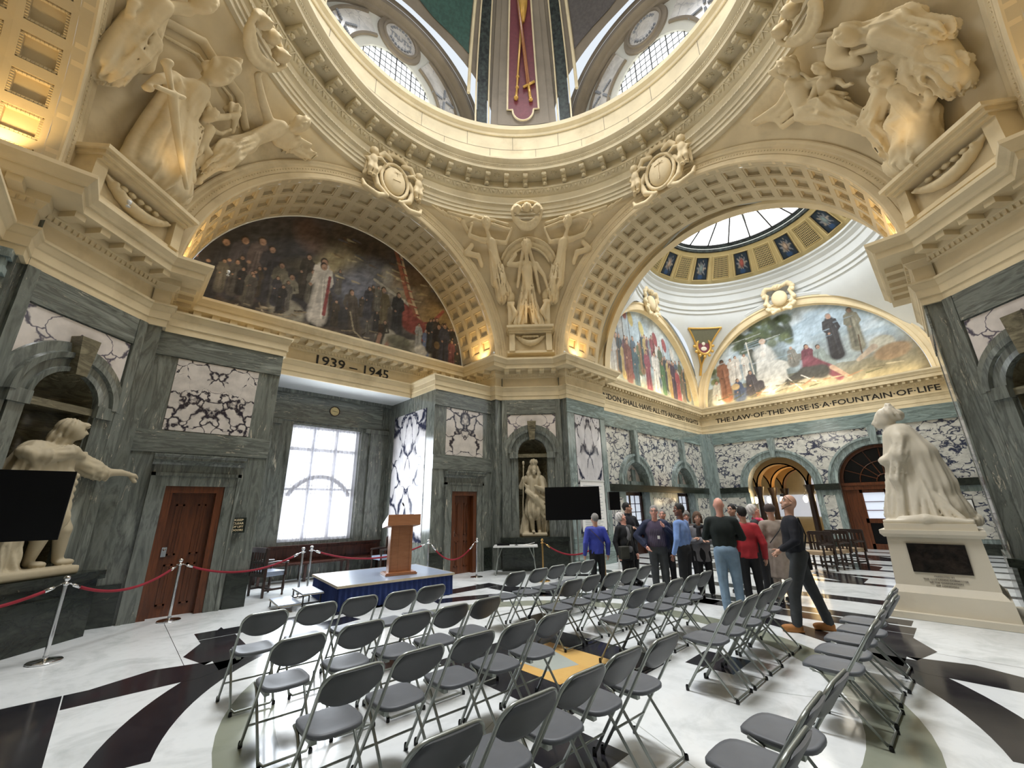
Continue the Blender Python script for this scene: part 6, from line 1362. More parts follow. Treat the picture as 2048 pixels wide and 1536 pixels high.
mc = empty('microphone', (4.72, 8.50, .424+1.15), R(-14), 'black gooseneck microphone clipped to the top of the lectern', 'microphone')
m = MB(); m.lathe([(0, 0), (.03, 0), (.03, .02), (.008, .025)], (0, 0, -.055+.025), 12); m.build('base', 'black_gloss', mc)
m = MB(); m.tube([(0, 0, -.02), (0, .0, .10), (0, .02, .18), (-.02, .05, .23)], .005, 6); m.build('gooseneck', 'black_gloss', mc)
m = MB(); m.tube([(-.02, .05, .23), (-.035, .075, .27), (-.045, .09, .30)], [.013, .018, .012], 8); m.build('capsule', 'black_gloss', mc, smooth=True)
# --- stanchions and ropes ----------------------------------------------
POSTS = [((-.27, 8.13), 'chrome', 'chrome barrier post in front of the niche statue with outstretched arm'), ((1.02, 9.52), 'chrome', 'chrome barrier post in front of the wider wooden lift door'), ((3.16, 10.0), 'chrome', 'chrome barrier post of the close pair behind the stage steps, side nearer the lift door'),
         ((3.42, 10.26), 'chrome', 'chrome barrier post of the close pair behind the stage steps, side nearer the lectern'), ((6.17, 9.78), 'chrome', 'chrome barrier post beside the recess wall just past the stage'), ((7.24, 9.11), 'chrome', 'slim chrome barrier post in front of the narrower wooden door'), ((7.98, 7.42), 'brass', 'brass barrier post beside the white folding table'), ((8.98, 6.30), 'brass', 'brass barrier post beside the woman in the blue jacket')]
pp = {}
for (p, mt, lb) in POSTS:
    if mt not in pp:
        o = empty('barrier_post', (p[0], p[1], .0025), 0, lb, 'barrier post', 'rope barrier posts'); pp[mt] = o
        m = MB(); m.lathe([(0, 0), (.16, 0), (.165, .012), (.155, .022), (.06, .034), (.028, .045), (.026, .07)], (0, 0, 0), 32); m.build('base', mt, o, smooth=True, angle=40)
        m = MB(); m.lathe([(.0225, .04), (.0225, .86)], (0, 0, 0), 16); m.build('pole', mt, o, smooth=True)
        m = MB(); m.lathe([(.024, .855), (.034, .86), (.034, .885), (.02, .89), (.016, .905), (.032, .92), (.036, .938), (.032, .957), (.018, .97), (0, .973)], (0, 0, 0), 20); m.build('ball_finial', mt, o, smooth=True)
        m = MB()
        for a in (0, pi/2, pi, 3*pi/2): m.tube([(.03*cos(a), .03*sin(a), .872), (.055*cos(a), .055*sin(a), .872)], .006, 6)
        m.build('rope_ring', mt, o, smooth=True)
    else:
        o = copy_tree(pp[mt]); o.location = (p[0], p[1], .0025); o['label'] = lb
def rope(a, b, sag, lab, mt='chrome'):
    A, B = Vector((a[0], a[1], .872)), Vector((b[0], b[1], .872)); d = (B-A).normalized(); A2, B2 = A+d*.05, B-d*.05; o = empty('barrier_rope', A2, 0, lab, 'rope', 'red velvet barrier ropes')
    f = lambda t_: A2.lerp(B2, t_)-Vector((0, 0, sag*4*t_*(1-t_)))-A2; L = (B2-A2).length; h = min(.14/L, .2)
    m = MB(); m.tube([f(h+(1-2*h)*i/24) for i in range(25)], .019, 10); m.build('velvet_rope', 'rope_red', o, smooth=True)
    for t0, t1 in ((0, h), (1, 1-h)): m = MB(); m.tube([f(t0), f(t0+(t1-t0)*.35), f(t0+(t1-t0)*.4), f(t1)], [.007, .008, .021, .023], 10); m.build('end_hook', mt, o, smooth=True)
PO = [p[0] for p in POSTS]
rope((-1.75, 7.25), PO[0], .17, 'red velvet rope running off the picture edge before the niche statue'); rope(PO[0], PO[1], .22, 'red velvet rope between the niche statue and the wider wooden door'); rope(PO[1], PO[2], .24, 'red velvet rope between the wider wooden door and the stage steps'); rope(PO[3], PO[4], .26, 'red velvet rope passing behind the lectern'); rope(PO[4], PO[5], .42, 'deeply sagging red velvet rope before the narrower wooden door'); rope(PO[6], PO[7], .28, 'red velvet rope between the two brass posts', 'brass')
o = copy_tree(pp['chrome']); o.location = (-1.75, 7.25, .0025); o['label'] = 'chrome barrier post just outside the picture carrying the end of a rope'
# --- screens ------------------------------------------------------------
def screen(loc, rz, zb, w, h, lab, cast=False):
    o = empty('display_screen', (loc[0], loc[1], 0), rz, lab, 'screen', 'large screens on stands')
    m = MB(); m.box(-w/2, w/2, -.03, .03, zb, zb+h); b = m.build('casing', 'black_gloss', o); m = MB(); m.box(-w/2+.012, w/2-.012, -.034, -.03, zb+.014, zb+h-.012); m.build('panel', 'black_gloss', b)
    m = MB()
    for s in (-.09, .09): m.tube([(s, .06, .08), (s, .06, zb+h*.6)], .02, 8)
    m.box(-.3, .3, .03, .07, zb+.1, zb+.5); m.build('pole', 'tube_steel', o)
    m = MB()
    for s in (-1, 1): m.box(min(s*.42, s*.46), max(s*.42, s*.46), -.30, .36, .07, .11)
    m.box(-.46, .46, .03, .09, .07, .11); m.build('base', 'black_iron', o)
    for s in (-1, 1):
        for y in (-.28, .34): m = MB(); m.lathe([(0, -.015), (.034, -.015), (.038, 0), (.034, .015), (0, .015)], (0, 0, 0), 16, T=lambda x, y_, z, s=s, y=y: (s*.44+z, y+x, .038+y_)); m.build('caster', 'rubber', o, smooth=True)
    return o
screen((-1.17, 7.86), R(-3), 1.43, 1.46, .83, 'large black screen on a stand in front of the statue with outstretched arm')
screen((8.72, 6.98), R(-50+2), 1.40, 1.42, .83, 'large black screen standing beside the king statue behind the woman in blue')
# --- folding table --------------------------------------------------------
tb = empty('folding_table', (8.28, 8.70, 0), R(-45), 'white topped folding table below the king statue', 'table')
m = MB(); m.box(-.60, .60, -.29, .29, .70, .735); m.build('table_top', 'white_plastic', tb)
for s in (-1, 1):
    m = MB(); 
    for y in (-.22, .22): m.tube([(s*.48, y*.6, .70), (s*.50, y*.7, .40), (s*.54, y, .0)], .013, 8); m.tube([(s*.36, y*.5, .70), (s*.50, y*.7, .38)], .009, 6)
    m.tube([(s*.54, -.22, .02), (s*.54, .22, .02)], .011, 6); m.build('leg', 'tube_steel', tb, smooth=True)
pf = MB(); pf.box(-.15, .15, -.11, .11, 0, .012); pf.box(-.13, .10, -.08, .1, .012, .02); i = pf.grid(lambda u, v: (-.12+.26*u, -.08+.18*v, .022+.05*u*u), 6, 4)
o = pf.build('papers', 'paper'); o.location = (8.52, 8.40, .736); o.rotation_euler = (0, 0, R(-50)); tag(o, 'stack of white papers with a curling sheet on the folding table', 'papers')
m = MB(); m.lathe([(0, 0), (.05, 0), (.05, .012), (.012, .02)], (0, 0, 0), 14); m.tube([(0, 0, .015), (.0, .0, .12), (.04, .0, .2)], .008, 6); o = m.build('desk_microphone', 'black_gloss'); o.location = (8.27, 8.66, .736); tag(o, 'small black desk microphone standing on the folding table', 'microphone')
m = MB(); m.box(-.17, .17, -.09, .09, 0, .05); o = m.build('black_case', 'black_gloss'); o.location = (8.05, 8.95, .736); o.rotation_euler = (0, 0, R(-45)); tag(o, 'flat black case lying at the far end of the folding table', 'case')
# --- recess furniture -----------------------------------------------------
bn = empty('bench', (4.45, 12.32, 0), 0, 'long dark panelled wooden bench below the tall curtained window', 'bench')
m = MB(); m.box(-1.66, 1.66, .10, .15, .45, .84); m.box(-1.68, 1.68, .08, .17, .82, .86)
for q in range(5): x = -1.66+.664*q; m.box(x+.06, x+.60, .085, .1, .52, .77)
m.build('backrest', 'dark_wood', bn); m = MB(); m.box(-1.66, 1.66, -.36, .12, .41, .45); m.build('seat', 'dark_wood', bn)
for x in (-1.6, -.55, .55, 1.6):
    m = MB(); m.box(x-.03, x+.03, -.34, -.28, 0, .41); m.box(x-.03, x+.03, .08, .14, 0, .45); m.build('leg', 'dark_wood', bn)
for s in (-1, 1): m = MB(); m.box(s*1.66-.03, s*1.66+.03, -.34, .10, .60, .64); m.box(s*1.66-.03, s*1.66+.03, -.34, -.28, .45, .62); m.build('armrest', 'dark_wood', bn)
def armchair(loc, rz, lab, seatm, grp=None):
    o = empty('armchair', (loc[0], loc[1], .0025), rz, lab, 'chair', grp); W2 = .29
    m = MB(); m.box(-W2+.02, W2-.02, -.24, .22, .40, .43); m.box(-W2+.03, W2-.03, -.23, .2, .43, .49); m.build('seat', seatm, o)
    m = MB(); m.box(-W2, W2, .20, .25, .40, .46); m.box(-W2, W2, .22, .27, .88, .98)
    for q in range(5): x = -.2+.1*q; m.box(x-.02, x+.02, .23, .25, .46, .9)
    for s in (-1, 1): m.box(s*W2-.025, s*W2+.025, .20, .26, .4, .96)
    m.box(-W2, W2, .22, .25, .66, .7); m.build('backrest', 'dark_oak', o)
    for s in (-1, 1):
        m = MB(); m.tube([(s*W2, .22, .66), (s*W2, 0, .68), (s*W2, -.26, .66)], .024, 8); m.lathe([(.03, .40), (.02, .48), (.03, .55), (.018, .65)], (s*W2, -.22, 0), 10); m.build('armrest', 'dark_oak', o)
        m = MB(); m.lathe([(0, 0), (.025, .01), (.018, .06), (.032, .14), (.022, .3), (.03, .4)], (s*(W2-.02), -.21, 0), 10); m.build('leg', 'dark_oak', o); m = MB(); m.box(s*(W2-.02)-.02, s*(W2-.02)+.02, .19, .23, 0, .4); m.build('leg', 'dark_oak', o)
    m = MB(); m.box(-W2+.02, W2-.02, -.015, .015, .12, .16); 
    for s in (-1, 1): m.box(s*(W2-.02)-.012, s*(W2-.02)+.012, -.21, .21, .12, .16)
    m.build('stretcher', 'dark_oak', o); return o
a1 = armchair((2.72, 10.72), R(105), 'dark turned-leg armchair with a pale blue seat beside the window recess corner', 'stage_deck')
a2 = copy_tree(a1); a2.location = (5.82, 11.55, .0025); a2.rotation_euler = (0, 0, R(-90)); a2['label'] = 'dark armchair against the veined recess wall behind the lectern'
a3 = armchair((14.0, 2.95), R(-110), 'dark slatted armchair with a tan seat beside the bald visitor, nearest of its row', 'seat_leather', 'tan seated armchairs in the far bay')
a4 = copy_tree(a3); a4.location = (14.75, 2.72, .0025); a4['label'] = 'dark slatted armchair with a tan seat, middle of the row in the far bay'
a5 = copy_tree(a3); a5.location = (15.5, 2.5, .0025); a5['label'] = 'dark slatted armchair with a tan seat, last in the row toward the glazed door'
# --- small wall things ------------------------------------------------------
TB = FR(W(1, 8.74, 0, 0)[:2], (1, 0), (0, -1))
ck = empty('wall_clock', TB(.18, 0, 4.64), 0, 'round cream wall clock on the marble beam above the window', 'clock')
m = MB(); m.lathe([(0, -.02), (.15, -.02), (.155, -.05), (.135, -.06), (.13, -.04)], (0, 0, 0), 28, T=lambda x, y, z: (x, z+.02, y)); m.build('rim', 'dark_wood', ck, smooth=True, angle=40)
m = MB(); m.lathe([(0, -.041), (.135, -.041)], (0, 0, 0), 28, T=lambda x, y, z: (x, z+.02, y)); m.build('dial', 'clock_face', ck)
m = MB(); m.box(-.07, .01, -.026, -.023, -.005, .006); m.box(-.005, .09, -.028, -.025, -.014, -.004); 
for q in range(12): a = q*pi/6; m.cbox((.11*cos(a), -.024, .11*sin(a)), (.004, .002, .004))
m.build('hands', 'letter_black', ck)
TW = FR(W(1, 6.03, 0, 0)[:2], (1, 0), (0, -1))
sg = MB(); sg.box(-2.50, -2.24, .05, .07, 1.34, 1.62, TW); s_o = sg.build('notice_plate', 'verde_dark'); tag(s_o, 'small dark square sign lettered KEEP CLEAR OF LIFT DOORS beside the wider door', 'sign')
for q, wd_ in enumerate(('KEEP', 'CLEAR', 'OF LIFT', 'DOORS')): hw_ = .075 if q == 0 else .09; text(wd_, TW, -2.37-hw_, -2.37+hw_, 1.56-.062*q, .036, .072, 'stone', s_o, 'lettering')
TJ = FR(W(0, 6.82, 4.18, 0)[:2], (1, 0), (0, -1))
ps = MB(); ps.box(-.62, .62, .035, .055, 1.0, 2.5, TJ); s_o = ps.build('notice_board', 'paper'); tag(s_o, 'tall pale information board with faint script behind the black screen', 'board')
m = MB()
for q in range(26): m.box(-.5, .5-.3*((q*7) % 5)/5, .056, .058, 1.1+.05*q, 1.112+.05*q, TJ)
m.build('script_lines', 'leaf_grey', s_o)
m = MB(); m.box(-.64, .64, .03, .07, 2.5, 2.54, TJ); m.build('top_rail', 'white_plastic', s_o)
nt = MB(); nt.box(3.55, 3.95, .055, .07, 1.32, 1.75, TE); o = nt.build('wall_notice', 'paper'); tag(o, 'white framed notice on the far wall right of the fanlit door', 'notice'); m = MB(); m.box(3.52, 3.98, .052, .06, 1.29, 1.78, TE); m.build('frame', 'black_iron', o)
# loudspeaker on a pole
ls = empty('loudspeaker', (10.45, 6.85, 0), R(-45), 'small black loudspeaker on a white pole beside the side doorway', 'speaker')
m = MB(); m.box(-.15, .15, -.12, .12, 1.62, 2.12); m.build('cabinet', 'black_gloss', ls); m = MB(); m.tube([(0, 0, .05), (0, 0, 1.62)], .02, 8); m.build('pole', 'white_plastic', ls)
m = MB(); m.lathe([(0, 0), (.22, 0), (.22, .03), (.03, .06)], (0, 0, 0), 20); m.build('base', 'white_plastic', ls)
# small white figures of lamps on the cornices
for i, (x, y, lb) in enumerate(((.80, 9.35, 'tiny white spotlight on the cornice corner below the dark mural'), (-.75, 8.05, 'tiny white spotlight on the cornice beneath the sword relief'), (7.95, 9.22, 'tiny white spotlight on the cornice end beside the coffered north arch'), (9.62, 7.68, 'tiny white spotlight on the cornice at the foot of the open arch'), (12.3, -.15, 'tiny dark and white spotlight at the end of the foreshortened cornice'))):
    m = MB(); m.lathe([(0, 0), (.03, 0), (.03, .012), (.01, .016), (.01, .05), (.028, .06), (.032, .11), (0, .12)], (x, y, 6.41), 10); o = m.build('cornice_spotlight', 'white_plastic', smooth=True); tag(o, lb, 'spotlight', 'cornice spotlights')
# --- pedestal and queen statue ------------------------------------------------
pd = empty('statue_pedestal', (10.02, .46, 0), 0, 'broad pale marble pedestal with a bronze relief panel', 'pedestal')
m = MB()
def frus(m, a0, a1, z0, z1): 
    (hx0, hy0), (hx1, hy1) = a0, a1; i = m.pts([(-hx0, -hy0, z0), (hx0, -hy0, z0), (hx0, hy0, z0), (-hx0, hy0, z0), (-hx1, -hy1, z1), (hx1, -hy1, z1), (hx1, hy1, z1), (-hx1, hy1, z1)])
    for q in ((0, 3, 2, 1), (4, 5, 6, 7), (0, 1, 5, 4), (1, 2, 6, 5), (2, 3, 7, 6), (3, 0, 4, 7)): m.face(i+j for j in q)
frus(m, (.80, .78), (.80, .78), .003, .09); frus(m, (.70, .66), (.68, .64), .09, .36); m.build('base', 'statue_marble', pd)
m = MB(); frus(m, (.66, .62), (.60, .56), .36, .46); frus(m, (.60, .565), (.56, .53), .46, 1.17); m.build('shaft', 'statue_marble', pd)
m = MB(); frus(m, (.58, .56), (.62, .60), 1.17, 1.22); frus(m, (.62, .60), (.62, .60), 1.22, 1.28); frus(m, (.55, .53), (.55, .53), 1.28, 1.38); m.build('cap', 'statue_marble', pd)
m = MB(); m.box(-.602, -.575, -.34, .31, .66, 1.08); m.build('bronze_panel', 'bronze_plaque', pd)
TP = FR((10.02-.603, .46), (0, -1), (-1, 0))
for q, (hw_, bt) in enumerate(((.11, 'PRESENTED BY'), (.24, 'THE CITY LANDS COMMITTEE'), (.18, 'OF THE CORPORATION'), (.12, 'OF LONDON'))): text(bt, TP, .02-hw_, .02+hw_, .60-.043*q, .02, -.001, 'stone_grey', None, 'pedestal_inscription').parent = pd
for o in list(pd.children):
    if o.type == 'FONT': o.location = o.location-Vector(pd.location)
S = SDF(.022)
X0_ = 0.0
S.cap((0, .10, 2.50), (0, .16, 1.50), .21, .33, .04, fold=(.040, 10, 0)); S.cap((0, .02, 2.30), (0, -.10, 1.50), .22, .34, .05, fold=(.042, 10, 1))
S.chain([(0, .0, 2.72), (0, -.14, 2.2), (0, -.30, 1.62), (0, -.52, 1.43)], [.20, .22, .22, .10], .08, fold=(.025, 8, 2))
S.cap((0, .13, 2.40), (0, .08, 2.82), .22, .20, .06); S.chain([(0, .02, 2.88), (0, -.1, 2.5), (0, -.22, 2.0)], [.19, .25, .25], .08, fold=(.02, 7, 0)); S.cap((-.14, .06, 2.82), (.14, .06, 2.82), .11, .11, .06)
for e in (-1, 1): S.chain([(e*.19, .04, 2.80), (e*.27, .10, 2.50), (e*.12, .32, 2.42), (0, .36, 2.44)], [.11, .10, .075, .05], .04, fold=(.015, 6, 0)); S.chain([(e*.24, .12, 2.55), (e*.24, .22, 2.1), (e*.22, .2, 1.75)], [.10, .09, .03], .05, fold=(.02, 6, 1))
for i in range(8):
    a = (i-3.5)/3.5; S.cap((a*.16, .26-.06*a*a, 2.3), (a*.30, .42-.16*a*a, 1.44), .025, .045, .02)
for i in range(5): S.cap((-.2, -.1+.02*i, 2.3-.05*i), (-.33, .12-.13*i, 1.45), .025, .05, .02); S.cap((.2, -.1+.02*i, 2.3-.05*i), (.33, .12-.13*i, 1.45), .025, .05, .02)
S.cap((0, .10, 2.85), (0, .17, 3.04), .085, .08, .03); S.ell((0, .18, 3.16), (.115, .15, .165), .02); S.ell((0, .29, 3.10), (.075, .06, .08), .03)
S.cap((0, .325, 3.18), (0, .36, 3.11), .016, .024, .01); S.ell((0, .335, 3.06), (.032, .018, .013), .008); S.ell((0, .12, 3.25), (.135, .165, .13), .02, fold=(.012, 9, 0)); S.ell((0, -.01, 3.22), (.10, .09, .10), .02, fold=(.012, 6, 0)); S.cap((0, .08, 3.36), (0, .08, 3.40), .085, .06, .01, fold=(.012, 8, 0))
for e in (-1, 1): S.ell((e*.04, .285, 3.14), (.02, .012, .012), .005, sub=True); S.ell((e*.09, .15, 3.12), (.015, .025, .035), .01)
S.boxp((0, .0, 1.405), (.50, .53, .03), .01, .02); S.chain([(-.4, .3, 1.44), (-.48, .0, 1.44), (-.45, -.35, 1.42)], [.05, .08, .05], .05)
qs = S.build('queen_statue', 'statue_marble', None); qs.location = (10.02, .46, 0); tag(qs, 'tall white marble statue of a robed queen in profile with a long train', 'statue')
# --- niche statues -------------------------------------------------------------
def niche_frame(k): c = Q(k, 5.09, 5.09); u = Qd(k, 1, -1); n = Qd(k, -1, -1); return FR(c, u, n)
def face(S, c, r=.11, yaw_=0.0, y=1):
    cx, cy, cz = c; fx, fy = sin(yaw_), cos(yaw_)
    S.ell(c, (r*.78, r*.9, r*1.12), .02); S.ell((cx+fx*r*.45, cy+fy*r*.45, cz-r*.45), (r*.5, r*.5, r*.55), .03); S.cap((cx+fx*r*.9, cy+fy*r*.9, cz+r*.2), (cx+fx*r*1.1, cy+fy*r*1.1, cz-r*.18), r*.1, r*.16, .015)
    for e in (-1, 1): S.ell((cx+fx*r*.88+fy*e*r*.32, cy+fy*r*.88-fx*e*r*.32, cz+r*.12), (r*.17, r*.17, r*.11), .01, sub=True)
    S.ell((cx+fx*r*.95, cy+fy*r*.95, cz-r*.48), (r*.2, r*.16, r*.07), .01)
TK = niche_frame(0); S = SDF(.018)   # king with a long staff: +x here is the picture's right
S.boxp((.0, -.02, .95), (.38, .26, .05), .03, .02); S.chain([(-.3, -.05, .98), (-.22, -.1, 1.35), (-.12, -.15, 1.9)], [.16, .12, .1], .08, fold=(.03, 7, 0))
S.chain([(-.08, .03, 1.82), (-.08, .12, 1.42), (-.04, .05, 1.04)], [.12, .085, .05], .03); S.ell((-.03, .14, 1.03), (.055, .13, .045), .02)
S.chain([(.1, .0, 1.82), (.13, .04, 1.42), (.14, -.02, 1.04)], [.12, .08, .05], .03); S.ell((.15, .07, 1.03), (.055, .12, .045), .02)
S.cap((0, 0, 2.50), (0, .02, 1.95), .20, .19, .05, fold=(.02, 7, 0)); S.cap((0, .02, 2.05), (.0, .03, 1.62), .20, .25, .04, fold=(.03, 9, 0)); S.cap((-.2, -.02, 2.58), (.22, -.02, 2.58), .11, .12, .05)
for i in range(5): S.cap((-.28+.03*i, .14, 2.42-.06*i), (.30, .12, 2.0-.14*i), .03, .045, .03)
S.chain([(.26, -.05, 2.5), (.32, -.08, 2.0), (.28, -.1, 1.5), (.30, -.1, 1.1)], [.14, .17, .15, .10], .06, fold=(.03, 8, 0)); S.chain([(-.2, .15, 2.2), (.05, .24, 2.0), (.28, .14, 1.7)], [.07, .09, .08], .04, fold=(.015, 6, 0))
S.chain([(-.24, .0, 2.56), (-.38, .06, 2.34), (-.32, .18, 2.55)], [.085, .07, .045], .03); S.ell((-.31, .2, 2.58), (.045, .045, .06), .02); S.chain([(.26, .02, 2.54), (.30, .15, 2.25), (.10, .26, 2.32)], [.09, .075, .05], .03); S.ell((.07, .28, 2.34), (.06, .05, .05), .02)
S.cap((.0, .02, 2.6), (.02, .06, 2.76), .075, .07, .03); face(S, (.03, .10, 2.88), .115, .2); S.ell((.02, .04, 2.9), (.14, .12, .15), .02, fold=(.015, 8, 0)); 
for e in (-1, 1): S.chain([(.02+e*.11, .04, 2.92), (.02+e*.16, .04, 2.74), (.02+e*.15, .08, 2.6)], [.05, .06, .03], .03, fold=(.012, 6, 0))
S.cap((.03, .08, 3.0), (.03, .08, 3.06), .10, .12, .01, fold=(.018, 8, 0)); S.ell((.03, .2, 2.76), (.06, .05, .07), .02, fold=(.01, 6, 0))
S.cap((-.35, .20, .98), (-.29, .22, 3.02), .018, .018, .01); S.ell((-.29, .22, 3.05), (.04, .04, .07), .01); S.ell((-.292, .22, 2.92), (.03, .03, .03), .01)
l = TK(0, 0, .9); o = S.build('king_statue', 'old_statue', None, lambda x, y, z: tuple(a-b for a, b in zip(TK(x, y-.10, z), l))); o.location = l; tag(o, 'weathered stone statue of a crowned king holding a long staff in a niche', 'statue', 'niche statues')
TK1 = niche_frame(1); S = SDF(.02)
S.boxp((.12, .02, .96), (.52, .30, .06), .03, .02)
S.chain([(.24, .03, 1.95), (.42, .12, 1.52), (.50, .08, 1.10)], [.13, .10, .06], .03); S.ell((.56, .14, 1.06), (.12, .07, .05), .02)
S.chain([(.08, .03, 1.95), (.18, .12, 1.5), (.20, .0, 1.10)], [.13, .10, .06], .03); S.ell((.24, .1, 1.06), (.09, .09, .05), .02)
S.cap((.14, .0, 2.50), (.16, .02, 1.98), .22, .20, .05, fold=(.02, 7, 0)); S.cap((-.12, -.0, 2.60), (.38, -.0, 2.56), .12, .12, .05)
S.chain([(-.1, -.04, 2.55), (-.2, -.06, 2.0), (-.22, -.05, 1.5), (-.2, .0, 1.05)], [.2, .24, .24, .22], .08, fold=(.04, 8, 0)); S.cap((.14, .04, 2.1), (.14, .06, 1.7), .22, .26, .05, fold=(.035, 8, 1))
for i in range(6): S.cap((-.3+.03*i, .14, 2.55-.05*i), (.34, .18, 2.28-.1*i), .035, .045, .03)
S.chain([(-.30, .06, 2.56), (-.12, .16, 2.52), (.14, .2, 2.62), (.36, .12, 2.58)], [.09, .10, .09, .08], .04, fold=(.02, 6, 0))
S.chain([(.38, .04, 2.52), (.62, .12, 2.40), (.72, .16, 2.34)], [.14, .13, .11], .04, fold=(.02, 7, 0)); S.chain([(.70, .18, 2.36), (.94, .24, 2.38), (1.06, .28, 2.36)], [.075, .05, .04], .02); S.ell((1.12, .3, 2.34), (.06, .05, .04), .02)
for q in range(4): S.chain([(1.12, .33-.03*q, 2.345), (1.17, .34-.03*q, 2.32), (1.175, .34-.03*q, 2.28)], [.014, .012, .01], .006)
S.cap((1.10, .30, 2.30), (1.16, .32, 2.24), .028, .03, .01); S.cap((.16, .0, 2.62), (.20, .04, 2.80), .08, .075, .03); face(S, (.23, .08, 2.94), .125, .9)
S.ell((.19, .03, 2.98), (.155, .14, .15), .02, fold=(.018, 9, 0)); S.ell((.10, -.02, 2.80), (.10, .1, .16), .03, fold=(.02, 6, 1)); S.ell((.30, .1, 3.04), (.08, .09, .05), .02, fold=(.012, 6, 0))
l1 = TK1(0, 0, .9); o = S.build('philanthropist_statue', 'old_statue', None, lambda x, y, z: tuple(a-b for a, b in zip(TK1(x, y+.02, z), l1))); o.location = l1; tag(o, 'weathered stone statue of a robed figure stretching out one arm with a scroll', 'statue', 'niche statues')
# ================================================================ VISITORS
for n_, h_, r_ in (('cloth_black', '#17181b', .8), ('cloth_navy', '#1d2540', .75), ('cloth_blue', '#3340a0', .6), ('cloth_skyblue', '#7f9ed6', .8), ('cloth_greygreen', '#1e2624', .9), ('denim_pale', '#7d95ab', .85), ('cloth_red', '#a8242c', .7), ('cloth_pink', '#d8486a', .7), ('cloth_beige', '#a3968a', .9), ('cloth_grey', '#77777a', .9), ('cloth_charcoal', '#3a3d3f', .85), ('cloth_midnight', '#10121c', .8), ('cloth_plum', '#4a3f54', .85), ('cloth_brown', '#4d4340', .9), ('hair_grey', '#8d8a85', .8), ('hair_white', '#cfcac4', .8), ('hair_black', '#15120f', .7), ('hair_brown', '#5b4433', .8), ('shoe_tan', '#a06a34', .7), ('shoe_black', '#141414', .4), ('bag_olive', '#3a3a32', .7), ('eye_dark', '#1c1512', .3)): plain(n_, h_, r_, 0, .12)
def hand(S, wr, el, s, curl=.5, grip=None):
    """palm, thumb and four unequal bent fingers continuing the forearm"""
    w, e = Vector(wr), Vector(el); d = (w-e).normalized(); side = d.cross(Vector((0, 1, 0)) if abs(d.y) < .8 else Vector((1, 0, 0))).normalized(); nrm = d.cross(side).normalized()
    sg = 1 if w.x > 0 else -1; side = side*sg if side.length else side
    pc = w+d*.045*s; S.chain([tuple(w), tuple(pc), tuple(w+d*.085*s)], [.024*s, .029*s, .026*s], .012)
    for i, L in enumerate((.068, .078, .072, .056)):
        b = w+d*.088*s+nrm*(-.027+.018*i)*s; m1 = b+(d*(1-.3*curl)+side*(-.5*curl))*L*.55*s; m2 = m1+(d*(1-curl)+side*(-.9*curl))*L*.45*s
        S.chain([tuple(b), tuple(m1), tuple(m2)], [.0095*s, .0085*s, .007*s], .003)
    tb_ = w+d*.03*s-nrm*.026*s; S.chain([tuple(tb_), tuple(tb_+(d*.6-nrm*.7-side*.2)*.035*s), tuple(tb_+(d*1.1-nrm*.8-side*.5)*.05*s)], [.012*s, .010*s, .008*s], .006)
